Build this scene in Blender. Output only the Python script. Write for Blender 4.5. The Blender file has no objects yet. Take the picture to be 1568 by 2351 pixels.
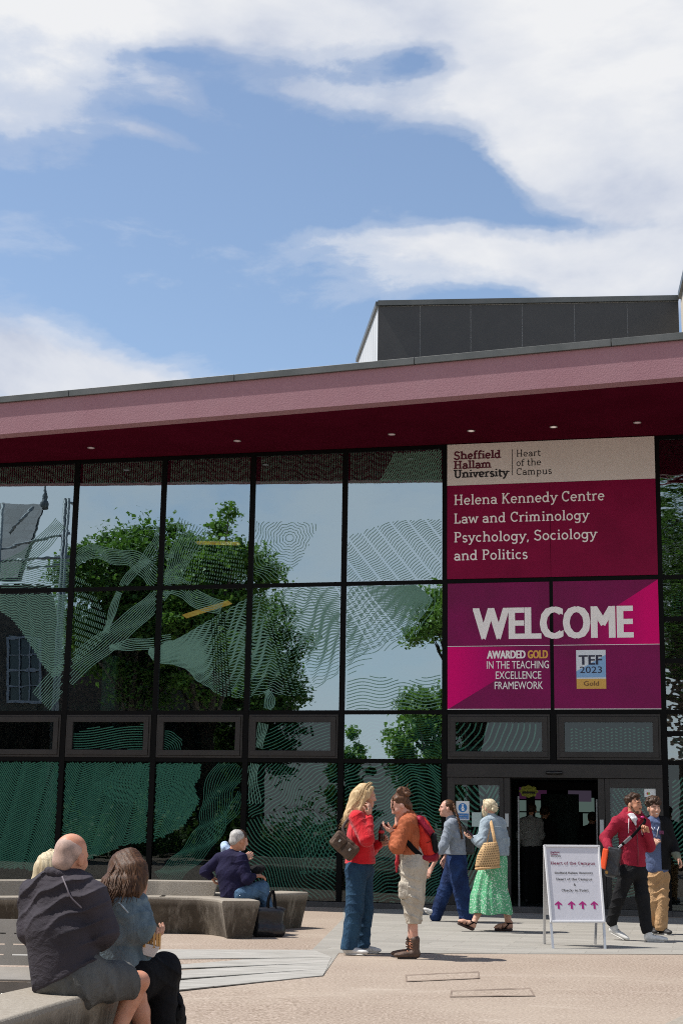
import bpy, bmesh, math, random
import numpy as np
from mathutils import Vector, Matrix
from math import radians, sin, cos, pi

SC = bpy.context.scene
COL = SC.collection

# ---------------------------------------------------------------- camera
CH, CF, PITCH, ROLL = 1.3108, 3436.0, 0.20597, 0.016027      # height, focal (in 1568x2351 units), tilt, roll
_fw = np.array([0, cos(PITCH), sin(PITCH)]); _r = np.array([1., 0, 0]); _u = np.cross(_r, _fw)
CR = cos(ROLL) * _r + sin(ROLL) * _u; CU = -sin(ROLL) * _r + cos(ROLL) * _u
cam_data = bpy.data.cameras.new("camera"); cam = bpy.data.objects.new("camera", cam_data); COL.objects.link(cam)
M = Matrix.Identity(4)
for i in range(3):
    M[i][0], M[i][1], M[i][2] = CR[i], CU[i], -_fw[i]
M[2][3] = CH
cam.matrix_world = M
cam_data.sensor_fit = 'VERTICAL'; cam_data.sensor_height = 24.0; cam_data.lens = 24.0 * CF / 2351.0
cam_data.clip_start = 0.1; cam_data.clip_end = 3000
SC.camera = cam
SC.view_settings.view_transform = 'Standard'; SC.view_settings.look = 'None'
SC.cycles.filter_width = 1.05; SC.cycles.use_denoising = False
SC.view_settings.gamma = 1.0; SC.view_settings.use_curve_mapping = False
SC.view_settings.exposure = 0.32

def ray(px, py):                      # survey helper: photo pixel (1568 wide) -> direction
    return (px - 784.0) / CF * CR - (py - 1175.5) / CF * CU + _fw
def at_y(px, py, Y):
    d = ray(px, py); return Vector(d * (Y / d[1])) + Vector((0, 0, CH))
def at_z(px, py, z=0.0):
    d = ray(px, py); return Vector(d * ((z - CH) / d[2])) + Vector((0, 0, CH))

# ---------------------------------------------------------------- node helpers
def new_mat(name):
    m = bpy.data.materials.new(name); m.use_nodes = True
    nt = m.node_tree; nt.nodes.clear()
    return m, nt
def nd(nt, t, **kw):
    n = nt.nodes.new(t)
    for k, v in kw.items():
        if k.startswith('i_'):
            n.inputs[k[2:].replace('_', ' ')].default_value = v
        else:
            setattr(n, k, v)
    return n
def mth(nt, op, a, b=None, c=None, clamp=False):
    n = nt.nodes.new('ShaderNodeMath'); n.operation = op; n.use_clamp = clamp
    for i, v in enumerate((a, b, c)):
        if v is None: continue
        if isinstance(v, (int, float)): n.inputs[i].default_value = v
        else: nt.links.new(v, n.inputs[i])
    return n.outputs[0]
def ramp(nt, fac, stops, interp='LINEAR'):
    n = nt.nodes.new('ShaderNodeValToRGB'); n.color_ramp.interpolation = interp
    e = n.color_ramp.elements
    while len(e) < len(stops): e.new(0.5)
    for k, (p, c) in enumerate(stops):
        e[k].position = p; e[k].color = (c[0], c[1], c[2], 1) if not isinstance(c, (int, float)) else (c, c, c, 1)
    nt.links.new(fac, n.inputs[0]); return n.outputs[0]
def noise(nt, vec, scale, detail=4, rough=0.55, dist=0.0, dims='3D'):
    n = nt.nodes.new('ShaderNodeTexNoise'); n.noise_dimensions = dims
    n.inputs['Scale'].default_value = scale; n.inputs['Detail'].default_value = detail
    n.inputs['Roughness'].default_value = rough; n.inputs['Distortion'].default_value = dist
    if vec is not None: nt.links.new(vec, n.inputs['Vector'])
    return n.outputs[0]
def mixc(nt, fac, a, b, mode='MIX'):
    n = nt.nodes.new('ShaderNodeMix'); n.data_type = 'RGBA'; n.blend_type = mode
    for s, v in ((0, fac), (6, a), (7, b)):
        if isinstance(v, (int, float)): n.inputs[s].default_value = v
        elif isinstance(v, (tuple, list)): n.inputs[s].default_value = (v[0], v[1], v[2], 1)
        else: nt.links.new(v, n.inputs[s])
    return n.outputs[2]
def mapping(nt, src, scale=(1, 1, 1), rot=(0, 0, 0), loc=(0, 0, 0)):
    n = nt.nodes.new('ShaderNodeMapping')
    n.inputs['Scale'].default_value = scale; n.inputs['Rotation'].default_value = rot; n.inputs['Location'].default_value = loc
    nt.links.new(src, n.inputs['Vector']); return n.outputs[0]

# ---------------------------------------------------------------- sun and sky
SUN_EL = radians(60.0); SUN_H = Vector((-0.990, 0.045, 0)).normalized()
SUN_DIR = Vector((SUN_H.x * cos(SUN_EL), SUN_H.y * cos(SUN_EL), sin(SUN_EL)))
sd = bpy.data.lights.new("sun", 'SUN'); sd.energy = 5.0; sd.angle = radians(0.53); sd.color = (1.0, 0.955, 0.89)
so = bpy.data.objects.new("sun", sd); COL.objects.link(so)
so.rotation_euler = SUN_DIR.to_track_quat('Z', 'Y').to_euler(); so.location = (-40, 10, 60)

world = bpy.data.worlds.new("World"); SC.world = world; world.use_nodes = True
wt = world.node_tree; wt.nodes.clear()
sky = nd(wt, 'ShaderNodeTexSky', sky_type='NISHITA', sun_disc=False)
sky.sun_elevation = SUN_EL; sky.sun_rotation = math.atan2(SUN_H.x, SUN_H.y)
sky.altitude = 100; sky.air_density = 1.0; sky.dust_density = 0.6; sky.ozone_density = 1.3
bg1 = nd(wt, 'ShaderNodeBackground'); bg1.inputs['Strength'].default_value = 0.127
tc = nd(wt, 'ShaderNodeTexCoord'); gen = tc.outputs['Generated']
sep = nd(wt, 'ShaderNodeSeparateXYZ'); wt.links.new(gen, sep.inputs[0])
dx, dy, dz = sep.outputs
dyc = mth(wt, 'MAXIMUM', dy, 0.12)
gx = mth(wt, 'DIVIDE', dx, dyc); gz = mth(wt, 'DIVIDE', dz, dyc)
# cloud banks: (x, y, rx, ry, rotation, weight) located in the sky ahead
BANKS = [(180, 10, 620, 105, -4, 1.1), (700, 20, 400, 115, -3, 0.9), (100, 190, 300, 110, 6, 0.72), (40, 310, 300, 60, 5, 0.58), (420, 205, 150, 60, 25, 0.40), (720, 175, 200, 45, 6, 0.45), (420, 130, 120, 30, 0, -0.45), (980, 140, 90, 55, 0, -0.6), (1130, 400, 120, 60, 30, -0.45),
         (390, 335, 170, 34, 16, 0.52), (110, 410, 220, 45, 5, 0.32), (940, 225, 200, 55, 4, 0.45), (1410, 510, 300, 22, 2, -0.35),
         (1340, 60, 470, 220, 10, 1.3), (1260, 330, 190, 150, 40, 0.6), (1520, 270, 380, 230, 22, 1.2), (1170, 250, 150, 90, 35, 0.45), (1560, 450, 260, 120, 14, 0.8),
         (1330, 600, 430, 80, 2, 1.05), (980, 585, 190, 36, 6, 0.45), (1500, 640, 350, 95, 0, 0.7), (1030, 665, 300, 34, 0, 0.30),
         (20, 830, 420, 125, 16, 1.15), (300, 890, 320, 75, 14, 0.55), (700, 850, 300, 50, 0, 0.20), (650, 420, 420, 130, 0, -0.35), (1090, 420, 170, 70, 20, -0.4)]
tot = None
warp = noise(wt, mapping(wt, gen, (1, 1, 1.6)), 5.0, 6, 0.6)
warp2 = noise(wt, mapping(wt, gen, (1, 1, 1.6), loc=(3.1, 1.7, .4)), 5.0, 6, 0.6)
gxw = mth(wt, 'ADD', gx, mth(wt, 'MULTIPLY', mth(wt, 'SUBTRACT', warp, 0.5), 0.10))
gzw = mth(wt, 'ADD', gz, mth(wt, 'MULTIPLY', mth(wt, 'SUBTRACT', warp2, 0.5), 0.075))
for (px, py, rx, ry, rot, w) in BANKS:
    d = ray(px, py); cx, cz = d[0] / d[1], d[2] / d[1]
    a = radians(rot); k = 1.08 / CF
    ex = mth(wt, 'SUBTRACT', gxw, cx); ez = mth(wt, 'SUBTRACT', gzw, cz)
    p = mth(wt, 'ADD', mth(wt, 'MULTIPLY', ex, cos(a) / (rx * k)), mth(wt, 'MULTIPLY', ez, -sin(a) / (rx * k)))
    q = mth(wt, 'ADD', mth(wt, 'MULTIPLY', ex, sin(a) / (ry * k)), mth(wt, 'MULTIPLY', ez, cos(a) / (ry * k)))
    r2 = mth(wt, 'ADD', mth(wt, 'MULTIPLY', p, p), mth(wt, 'MULTIPLY', q, q))
    g = mth(wt, 'MULTIPLY', mth(wt, 'EXPONENT', mth(wt, 'MULTIPLY', r2, -1.1)), w)
    tot = g if tot is None else mth(wt, 'ADD', tot, g)
puff = noise(wt, mapping(wt, gen, (1, 1, 1.9), loc=(.3, .2, .9)), 7.5, 12, 0.62, 0.35)
fine = noise(wt, mapping(wt, gen, (1, 1, 2.6), rot=(0, .15, 0)), 22, 8, 0.62, 0.4)
dens = mth(wt, 'ADD', tot, mth(wt, 'ADD', mth(wt, 'MULTIPLY', mth(wt, 'SUBTRACT', puff, 0.5), 1.35),
                               mth(wt, 'MULTIPLY', mth(wt, 'SUBTRACT', fine, 0.5), 0.62)))
front = ramp(wt, dens, [(0.10, 0.0), (0.34, 0.22), (0.60, 0.66), (1.05, 1.0)], 'EASE')
# the sky behind the photographer: broken bright cloud
rear_n = noise(wt, mapping(wt, gen, (1, 1, 1.8), loc=(1.2, .4, .1)), 3.2, 10, 0.6, 0.3)
rear = ramp(wt, rear_n, [(0.36, 0.22), (0.58, 0.88)], 'EASE')
side = ramp(wt, mth(wt, 'ADD', mth(wt, 'MULTIPLY', dy, 0.5), 0.5), [(0.56, 0.0), (0.72, 1.0)])
low = ramp(wt, dz, [(0.42, 1.0), (0.62, 0.12)])               # overhead it opens to blue
mask = mth(wt, 'ADD', mth(wt, 'MULTIPLY', front, side), mth(wt, 'MULTIPLY', mth(wt, 'MULTIPLY', rear, low), mth(wt, 'SUBTRACT', 1.0, side)), clamp=True)
shade = noise(wt, mapping(wt, gen, (1, 1, 2.2), loc=(2.3, .1, .7)), 4.5, 7, 0.55, 0.3)
thick = mth(wt, 'ADD', shade, mth(wt, 'ADD', mth(wt, 'MULTIPLY', mth(wt, 'SUBTRACT', dens, 0.8), 0.05), mth(wt, 'MULTIPLY', mth(wt, 'SUBTRACT', 1.0, side), 0.26)))
ccol = ramp(wt, thick, [(0.37, (0.50, 0.56, 0.70)), (0.50, (0.71, 0.745, 0.82)), (0.64, (0.87, 0.88, 0.90))])
bg2 = nd(wt, 'ShaderNodeBackground'); bg2.inputs['Strength'].default_value = 0.80
wt.links.new(ccol, bg2.inputs['Color'])
haze_mix = mixc(wt, 1.0, sky.outputs[0], (1.0, 1.0, 0.985), 'MULTIPLY')
haze_mix = mixc(wt, 0.035, haze_mix, (4.6, 4.8, 5.0))
wt.links.new(haze_mix, bg1.inputs['Color'])
mx = nd(wt, 'ShaderNodeMixShader'); wt.links.new(mask, mx.inputs[0])
wt.links.new(bg1.outputs[0], mx.inputs[1]); wt.links.new(bg2.outputs[0], mx.inputs[2])
wo = nd(wt, 'ShaderNodeOutputWorld'); wt.links.new(mx.outputs[0], wo.inputs[0])

# ---------------------------------------------------------------- materials
def mat(name, col, rough=0.6, col2=None, scale=8.0, detail=5, bump=0.0, bscale=40.0, metal=0.0, spec=0.5, stretch=(1, 1, 1), sheen=0.0, lo=0.35, hi=0.65, coat=0.0):
    m, nt = new_mat(name)
    b = nd(nt, 'ShaderNodeBsdfPrincipled'); o = nd(nt, 'ShaderNodeOutputMaterial'); nt.links.new(b.outputs[0], o.inputs[0])
    b.inputs['Base Color'].default_value = (*col, 1); b.inputs['Roughness'].default_value = rough
    b.inputs['Metallic'].default_value = metal; b.inputs['Specular IOR Level'].default_value = spec
    if coat: b.inputs['Coat Weight'].default_value = coat
    if sheen:
        b.inputs['Sheen Weight'].default_value = sheen; b.inputs['Sheen Roughness'].default_value = 0.5
    t = nd(nt, 'ShaderNodeTexCoord').outputs['Object']
    tv = mapping(nt, t, stretch)
    if col2 is not None:
        n = noise(nt, tv, scale, detail, 0.6)
        nt.links.new(ramp(nt, n, [(lo, col), (hi, col2)]), b.inputs['Base Color'])
    if bump:
        n = noise(nt, tv, bscale, 4, 0.6)
        bn = nd(nt, 'ShaderNodeBump'); bn.inputs['Strength'].default_value = bump; bn.inputs['Distance'].default_value = 0.01
        nt.links.new(n, bn.inputs['Height']); nt.links.new(bn.outputs[0], b.inputs['Normal'])
    m['bsdf'] = 1
    return m
def bsdf(m): return next(n for n in m.node_tree.nodes if n.type == 'BSDF_PRINCIPLED')

# ---------------------------------------------------------------- mesh helpers
class MB:
    """collects shapes; build() links them as ONE mesh object"""
    def __init__(s): s.v = []; s.f = []; s.mi = []; s.cm = 0
    def add(s, vs, fs):
        o = len(s.v); s.v += [tuple(v) for v in vs]; s.f += [tuple(i + o for i in f) for f in fs]; s.mi += [s.cm] * len(fs)
    def box(s, c, sx, sy, sz, R=None):
        c = Vector(c); vs = []
        for k in (-1, 1):
            for j in (-1, 1):
                for i in (-1, 1):
                    d = Vector((i * sx / 2, j * sy / 2, k * sz / 2))
                    vs.append(c + (R @ d if R else d))
        s.add(vs, [(0, 2, 3, 1), (4, 5, 7, 6), (0, 1, 5, 4), (2, 6, 7, 3), (0, 4, 6, 2), (1, 3, 7, 5)])
    def hexa(s, b, t):                 # bottom 4 corners, top 4 corners (same order, ccw from above)
        s.add(list(b) + list(t), [(3, 2, 1, 0), (4, 5, 6, 7), (0, 1, 5, 4), (1, 2, 6, 5), (2, 3, 7, 6), (3, 0, 4, 7)])
    def prism(s, pts, h0, h1):         # plan polygon (ccw) extruded in z
        n = len(pts)
        vs = [(p[0], p[1], h0) for p in pts] + [(p[0], p[1], h1) for p in pts]
        s.add(vs, [tuple(range(n - 1, -1, -1)), tuple(range(n, 2 * n))] + [(i, (i + 1) % n, n + (i + 1) % n, n + i) for i in range(n)])
    def tube(s, pts, rad, n=8, cap=True, flat=1.0, up=None):
        pts = [Vector(p) for p in pts]
        if isinstance(rad, (int, float)): rad = [rad] * len(pts)
        rings = []; prev = None
        for i, p in enumerate(pts):
            t = (pts[min(i + 1, len(pts) - 1)] - pts[max(i - 1, 0)]).normalized()
            ref = up or prev or (Vector((0, 0, 1)) if abs(t.z) < .9 else Vector((1, 0, 0)))
            a = t.cross(ref)
            if a.length < 1e-5: a = t.orthogonal()
            a.normalize(); b = a.cross(t).normalized(); prev = b
            rings.append([p + (a * cos(2 * pi * k / n) + b * (flat * sin(2 * pi * k / n))) * rad[i] for k in range(n)])
        vs = [v for r in rings for v in r]; fs = []
        for i in range(len(pts) - 1):
            for k in range(n):
                fs.append((i * n + k, i * n + (k + 1) % n, (i + 1) * n + (k + 1) % n, (i + 1) * n + k))
        if cap:
            fs.append(tuple(range(n - 1, -1, -1))); fs.append(tuple((len(pts) - 1) * n + k for k in range(n)))
        s.add(vs, fs)
    def lathe(s, prof, n=16, M4=None):  # profile [(r, z)]
        vs = []
        for r, z in prof:
            for k in range(n):
                v = Vector((r * cos(2 * pi * k / n), r * sin(2 * pi * k / n), z)); vs.append(M4 @ v if M4 else v)
        fs = [(i * n + k, i * n + (k + 1) % n, (i + 1) * n + (k + 1) % n, (i + 1) * n + k) for i in range(len(prof) - 1) for k in range(n)]
        fs.append(tuple(range(n - 1, -1, -1))); fs.append(tuple((len(prof) - 1) * n + k for k in range(n)))
        s.add(vs, fs)
    def build(s, name, m, parent=None, smooth=False, bevel=0.0, seg=2, recalc=True):
        me = bpy.data.meshes.new(name); me.from_pydata(s.v, [], s.f); me.validate()
        ms = m if isinstance(m, (list, tuple)) else [m]
        for x in ms: me.materials.append(x)
        if len(ms) > 1: me.polygons.foreach_set('material_index', s.mi)
        if recalc:
            bm = bmesh.new(); bm.from_mesh(me); bmesh.ops.recalc_face_normals(bm, faces=bm.faces); bm.to_mesh(me); bm.free()
        if smooth: me.polygons.foreach_set('use_smooth', [True] * len(me.polygons))
        o = bpy.data.objects.new(name, me); COL.objects.link(o)
        if bevel:
            b = o.modifiers.new('bevel', 'BEVEL'); b.width = bevel; b.segments = seg; b.limit_method = 'ANGLE'; b.angle_limit = radians(40)
        if parent is not None:
            o.parent = parent
            o.matrix_parent_inverse = parent.matrix_world.inverted() if parent.type == 'EMPTY' else Matrix.Identity(4)
        return o
def thing(name, label, cat, loc=(0, 0, 0), group=None):
    o = bpy.data.objects.new(name, None); COL.objects.link(o); o.empty_display_size = 0.2
    o.location = loc; o.matrix_world = Matrix.Translation(Vector(loc))
    o['label'] = label; o['category'] = cat
    if group: o['group'] = group
    return o
def tag(o, label, cat, group=None):
    o['label'] = label; o['category'] = cat
    if group: o['group'] = group
    return o
def struct(o): o['kind'] = 'structure'; return o

# the facade plane: u runs along it, v up, w out towards the square
FT, FD = 0.232494, 25.062
FN = Vector((-sin(FT), -cos(FT), 0)); FU = Vector((cos(FT), -sin(FT), 0))
FR = Matrix((FU, -FN, Vector((0, 0, 1)))).transposed()     # columns u, inward, up
def F(u, v, w=0.0): return Vector((u * cos(FT), FD - u * sin(FT), v)) + FN * w
def fuv(px, py):
    d = Vector(ray(px, py)); n = -FN; s = FD * cos(FT) / d.dot(n); X = d * s
    return X.x / cos(FT), X.z + CH
def fbox(mb, u0, u1, v0, v1, w0, w1):
    b = [F(u0, v0, w1), F(u1, v0, w1), F(u1, v0, w0), F(u0, v0, w0)]
    t = [F(u0, v1, w1), F(u1, v1, w1), F(u1, v1, w0), F(u0, v1, w0)]
    mb.hexa(b, t)
def fquad(mb, u0, u1, v0, v1, w):
    mb.add([F(u0, v0, w), F(u1, v0, w), F(u1, v1, w), F(u0, v1, w)], [(0, 1, 2, 3)])
def mirror(p):
    n = -FN; return p - 2 * (p.dot(n) - FD * cos(FT)) * n
def nrm(v): v = Vector(v); return v.normalized()
def frame(fwd, up=(0, 0, 1)):                       # columns: right, forward, up
    f = nrm(fwd); r = f.cross(Vector(up)).normalized(); u = r.cross(f); return Matrix((r, f, u)).transposed()
# ================================================================ GROUND
def ss(a, b, x):
    t = min(1, max(0, (x - a) / (b - a))); return t * t * (3 - 2 * t)
def step_y(x): return 13.85 + 0.72 * (x + 0.1)            # front edge of the lowest tread
def gh(x, y):                                              # the square dips gently towards the foot of the steps
    dip = 0.05 * min(max(-0.1 - x, 0), 2.4)
    ya = step_y(x)
    return -dip * (1 - ss(ya + 0.1, ya + 2.6, y)) * ss(ya - 5, ya - 1, y)
xs = [-900, -300, -90, -40, -20, -12, -8] + [-6 + .25 * i for i in range(29)] + [2, 4, 8, 12, 20, 40, 90, 300, 900]
ys = [-900, -300, -120, -60, -30, -12, 0, 4, 7] + [8 + .25 * i for i in range(45)] + [20, 22, 26, 34, 50, 90, 300, 900]
mb = MB()
vs = [(x, y, gh(x, y)) for y in ys for x in xs]; n = len(xs)
mb.add(vs, [(j * n + i, j * n + i + 1, (j + 1) * n + i + 1, (j + 1) * n + i) for j in range(len(ys) - 1) for i in range(n - 1)])
m_gravel, nt = new_mat('resin_gravel')
b = nd(nt, 'ShaderNodeBsdfPrincipled'); o = nd(nt, 'ShaderNodeOutputMaterial'); nt.links.new(b.outputs[0], o.inputs[0])
oc = nd(nt, 'ShaderNodeTexCoord').outputs['Object']
n1 = noise(nt, oc, 42, 3, 0.75); n2 = noise(nt, oc, 0.5, 5, 0.6); n3 = noise(nt, oc, 13, 6, 0.7); n4 = noise(nt, oc, 2.6, 6, 0.7); n5 = noise(nt, mapping(nt, oc, (.35, 1, 1), rot=(0, 0, .3)), 1.3, 8, 0.75, 1.0)
c1 = ramp(nt, n1, [(0.30, (0.11, 0.078, 0.058)), (0.46, (0.25, 0.195, 0.15)), (0.58, (0.365, 0.295, 0.242)), (0.74, (0.525, 0.44, 0.375))])
c2 = mixc(nt, ramp(nt, n2, [(0.35, 0.0), (0.65, 0.55)]), c1, (0.37, 0.31, 0.25), 'MIX')
c3 = mixc(nt, ramp(nt, n3, [(0.56, 0.0), (0.72, 0.38)]), c2, (0.19, 0.14, 0.105))
c4 = mixc(nt, ramp(nt, n4, [(0.50, 0.0), (0.75, 0.35)]), c3, (0.24, 0.185, 0.145))
c4 = mixc(nt, ramp(nt, n5, [(0.54, 0.0), (0.70, 0.42)]), c4, (0.46, 0.40, 0.335))
vg_ = nd(nt, 'ShaderNodeTexVoronoi'); vg_.inputs['Scale'].default_value = 1.7; nt.links.new(oc, vg_.inputs['Vector'])
c4 = mixc(nt, ramp(nt, vg_.outputs['Distance'], [(0.030, 0.6), (0.045, 0.0)]), c4, (0.09, 0.075, 0.065))
nt.links.new(c4, b.inputs['Base Color']); b.inputs['Roughness'].default_value = 0.9; b.inputs['Specular IOR Level'].default_value = 0.2
bn = nd(nt, 'ShaderNodeBump'); bn.inputs['Strength'].default_value = 0.6; bn.inputs['Distance'].default_value = 0.012
nt.links.new(n1, bn.inputs['Height']); nt.links.new(bn.outputs[0], b.inputs['Normal'])
struct(mb.build('ground', m_gravel))

m_pave, nt = new_mat('stone_paving')
b = nd(nt, 'ShaderNodeBsdfPrincipled'); o = nd(nt, 'ShaderNodeOutputMaterial'); nt.links.new(b.outputs[0], o.inputs[0])
oc = nd(nt, 'ShaderNodeTexCoord').outputs['Object']
mv = mapping(nt, oc, (1, 1, 1), rot=(0, 0, FT))
br = nd(nt, 'ShaderNodeTexBrick'); nt.links.new(mv, br.inputs['Vector'])
br.inputs['Scale'].default_value = 1.0; br.inputs['Brick Width'].default_value = 0.9; br.inputs['Row Height'].default_value = 0.3
br.inputs['Mortar Size'].default_value = 0.006; br.inputs['Mortar Smooth'].default_value = 0.3; br.offset = 0.37
br.inputs['Color1'].default_value = (0.245, 0.232, 0.205, 1); br.inputs['Color2'].default_value = (0.305, 0.288, 0.255, 1)
br.inputs['Mortar'].default_value = (0.20, 0.185, 0.16, 1)
n1 = noise(nt, mv, 55, 4, 0.7); n2 = noise(nt, mapping(nt, mv, (0.5, 2.5, 1)), 2.2, 7, 0.7)
c = mixc(nt, ramp(nt, n2, [(0.42, 0.0), (0.72, 0.6)]), br.outputs[0], (0.17, 0.16, 0.14))
c = mixc(nt, ramp(nt, n1, [(0.48, 0.0), (0.75, 0.45)]), c, (0.42, 0.40, 0.36))
nt.links.new(c, b.inputs['Base Color']); b.inputs['Roughness'].default_value = 0.8
bn = nd(nt, 'ShaderNodeBump'); bn.inputs['Strength'].default_value = 0.35; bn.inputs['Distance'].default_value = 0.006
nt.links.new(n1, bn.inputs['Height']); nt.links.new(bn.outputs[0], b.inputs['Normal'])
pv = MB()
A = [(-0.098, 13.78), (0.045, 16.2), (1.04, 16.33), (3.74, 16.72), (8.0, 17.35), (14, 18.2), (14, 20.9)]
Bp = F(0.12, 0); A += [(Bp.x + .0, Bp.y - .10), (0.12, 22.1), (-0.242, 16.49)]
pv.add([(x, y, 0.004) for x, y in A], [tuple(range(len(A)))])
struct(pv.build('paved_path', m_pave))
# shallow stone treads running up from the dip, each front edge a few centimetres proud at the left
Rb = lambda x, y: (x * .32226 + 336.9, y * .32226 + 1960)
edges = [((195, 752), (1318, 742)), ((195, 806), (1296, 780)), ((195, 866), (1282, 824)), ((180, 934), (1255, 872))]
def line_at(e, x):
    p, q = at_z(*Rb(*e[0])), at_z(*Rb(*e[1])); t = (x - p.x) / (q.x - p.x); return p.y + t * (q.y - p.y), q
m_tread = mat('tread_stone', (0.25, 0.24, 0.215), 0.75, (0.37, 0.355, 0.325), 5, 8, 0.3, 60, stretch=(.5, 2, 1))
m_riser = mat('shaded_riser', (0.045, 0.04, 0.034), 0.9, (0.09, 0.08, 0.068), 6, 5)  # dark colour stands for the shade under each nosing
back = ((60, 685), (1190, 688))
allE = [back] + edges
for i in range(4):
    mb = MB(); k = 3 - i
    xl = -3.2; qb = line_at(allE[i], 0)[1]; qf = line_at(allE[i + 1], 0)[1]
    ztop = lambda x, k=i: 0.006 + i * .0004 - (0.0135 * i) * min(max(-0.1 - x, 0), 2.4)
    X = [xl, -2.4, -1.6, -1.0, -0.55]
    T = [];
    for j, x in enumerate(X + [None]):
        if x is None: pb, pf = Vector((qb.x, qb.y, 0.006 + i * .0004)), Vector((qf.x, qf.y, 0.006 + i * .0004))
        else:
            pb = Vector((x, line_at(allE[i], x)[0] - .004, ztop(x))); pf = Vector((x, line_at(allE[i + 1], x)[0], ztop(x)))
        T.append((pb, pf))
    for (b0, f0), (b1, f1) in zip(T[:-1], T[1:]):
        mb.add([f0, f1, b1, b0], [(0, 1, 2, 3)])
        dn = Vector((0, 0, -0.12))
        lip = Vector((0, -.012, 0)); th = Vector((0, 0, -.007))      # a thin nosing over the darkened riser
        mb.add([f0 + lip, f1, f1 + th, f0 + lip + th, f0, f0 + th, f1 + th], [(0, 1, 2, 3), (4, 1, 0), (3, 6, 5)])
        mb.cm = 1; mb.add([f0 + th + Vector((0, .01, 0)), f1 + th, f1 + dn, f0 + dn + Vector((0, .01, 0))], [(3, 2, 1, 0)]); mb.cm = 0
    struct(mb.build('stone_step', [m_tread, m_riser], recalc=False))

# ================================================================ BUILDING
bld = thing('building', 'modern campus building with dark patterned glass front under a deep maroon canopy', 'building', F(0, 0, -6))
m_frame = mat('mullion_black', (0.0015, 0.0015, 0.0018), 0.6, spec=0.12)
m_grey = mat('frame_grey', (0.022, 0.020, 0.019), 0.5, (0.030, 0.027, 0.025), 3, 4, spec=.35)
m_maroon, nt = new_mat('sunwashed_fascia')  # grazing sun glare coloured in: dusty pink instead of the soffit's maroon
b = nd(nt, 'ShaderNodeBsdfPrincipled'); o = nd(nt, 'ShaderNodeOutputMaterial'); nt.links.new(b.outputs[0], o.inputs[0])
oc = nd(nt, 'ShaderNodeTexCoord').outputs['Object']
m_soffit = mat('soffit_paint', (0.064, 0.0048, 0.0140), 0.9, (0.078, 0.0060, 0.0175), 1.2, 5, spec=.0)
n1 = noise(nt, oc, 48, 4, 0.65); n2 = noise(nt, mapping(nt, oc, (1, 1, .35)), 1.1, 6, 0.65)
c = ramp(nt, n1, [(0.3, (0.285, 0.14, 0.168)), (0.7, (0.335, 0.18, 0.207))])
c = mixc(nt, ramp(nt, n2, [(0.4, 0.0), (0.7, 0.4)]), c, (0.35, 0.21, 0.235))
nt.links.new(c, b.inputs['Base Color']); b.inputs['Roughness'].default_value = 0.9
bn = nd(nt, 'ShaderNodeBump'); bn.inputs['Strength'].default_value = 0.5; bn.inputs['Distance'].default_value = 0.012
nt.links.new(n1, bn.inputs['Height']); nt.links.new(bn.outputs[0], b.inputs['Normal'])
m_coping = mat('zinc_coping', (0.085, 0.092, 0.088), 0.42, (0.12, 0.125, 0.12), 2, 5, metal=0.3)
m_panel = mat('grey_panel', (0.042, 0.042, 0.042), 0.55, (0.052, 0.051, 0.05), 1.5, 6)
m_white_clad = mat('pale_cladding', (0.55, 0.56, 0.56), 0.6)
m_beige_clad = mat('beige_cladding', (0.55, 0.50, 0.42), 0.6)
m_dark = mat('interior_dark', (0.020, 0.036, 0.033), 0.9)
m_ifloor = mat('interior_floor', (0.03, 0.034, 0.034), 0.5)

US = [-9.83, -8.18, -6.53, -4.875, -3.22, -1.587, .06, 1.79, 3.55, 5.29, 7.03, 8.78, 10.5]
VT = 7.66                                                   # soffit level
# --- canopy: fascia swings away from the facade, so the soffit is deep on the right
fa = Vector((-5.77, 24.40, 0)); fb = Vector((4.845, 20.50, 0)); fdir = (fb - fa).normalized()
fn = Vector((fdir.y, -fdir.x, 0)).normalized()
if fn.y > 0: fn = -fn
p0 = fa - fdir * 8; p1 = fb + fdir * 9
def fascia(mb, z0, z1, w0, w1, a=p0, bq=p1):
    mb.hexa([a + fn * w1 + Vector((0, 0, z0)), bq + fn * w1 + Vector((0, 0, z0)), bq + fn * w0 + Vector((0, 0, z0)), a + fn * w0 + Vector((0, 0, z0))],
            [a + fn * w1 + Vector((0, 0, z1)), bq + fn * w1 + Vector((0, 0, z1)), bq + fn * w0 + Vector((0, 0, z1)), a + fn * w0 + Vector((0, 0, z1))])
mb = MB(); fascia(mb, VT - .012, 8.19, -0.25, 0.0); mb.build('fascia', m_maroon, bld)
mb = MB()                                                   # coping in lengths with fine joints
L = (p1 - p0).length; s = 0.35
while s < L:
    e = min(s + 2.98, L)
    fascia(mb, 8.192, 8.30, -0.32, 0.045, p0 + fdir * s, p0 + fdir * e); s = e + 0.012
cp = mb.build('coping', m_coping, bld, bevel=.004)
mb = MB()
back0, back1 = F(US[0], 0, -0.2), F(US[-1], 0, -0.2)
mb.hexa([p0 + fn * -.26 + Vector((0, 0, VT)), p1 + fn * -.26 + Vector((0, 0, VT)), back1 + Vector((0, 0, VT)), back0 + Vector((0, 0, VT))],
        [p0 + fn * -.26 + Vector((0, 0, VT + .3)), p1 + fn * -.26 + Vector((0, 0, VT + .3)), back1 + Vector((0, 0, VT + .3)), back0 + Vector((0, 0, VT + .3))])
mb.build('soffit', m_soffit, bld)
mb = MB()
rb0, rb1 = F(US[0], 0, -14), F(US[-1], 0, -14)
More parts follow.
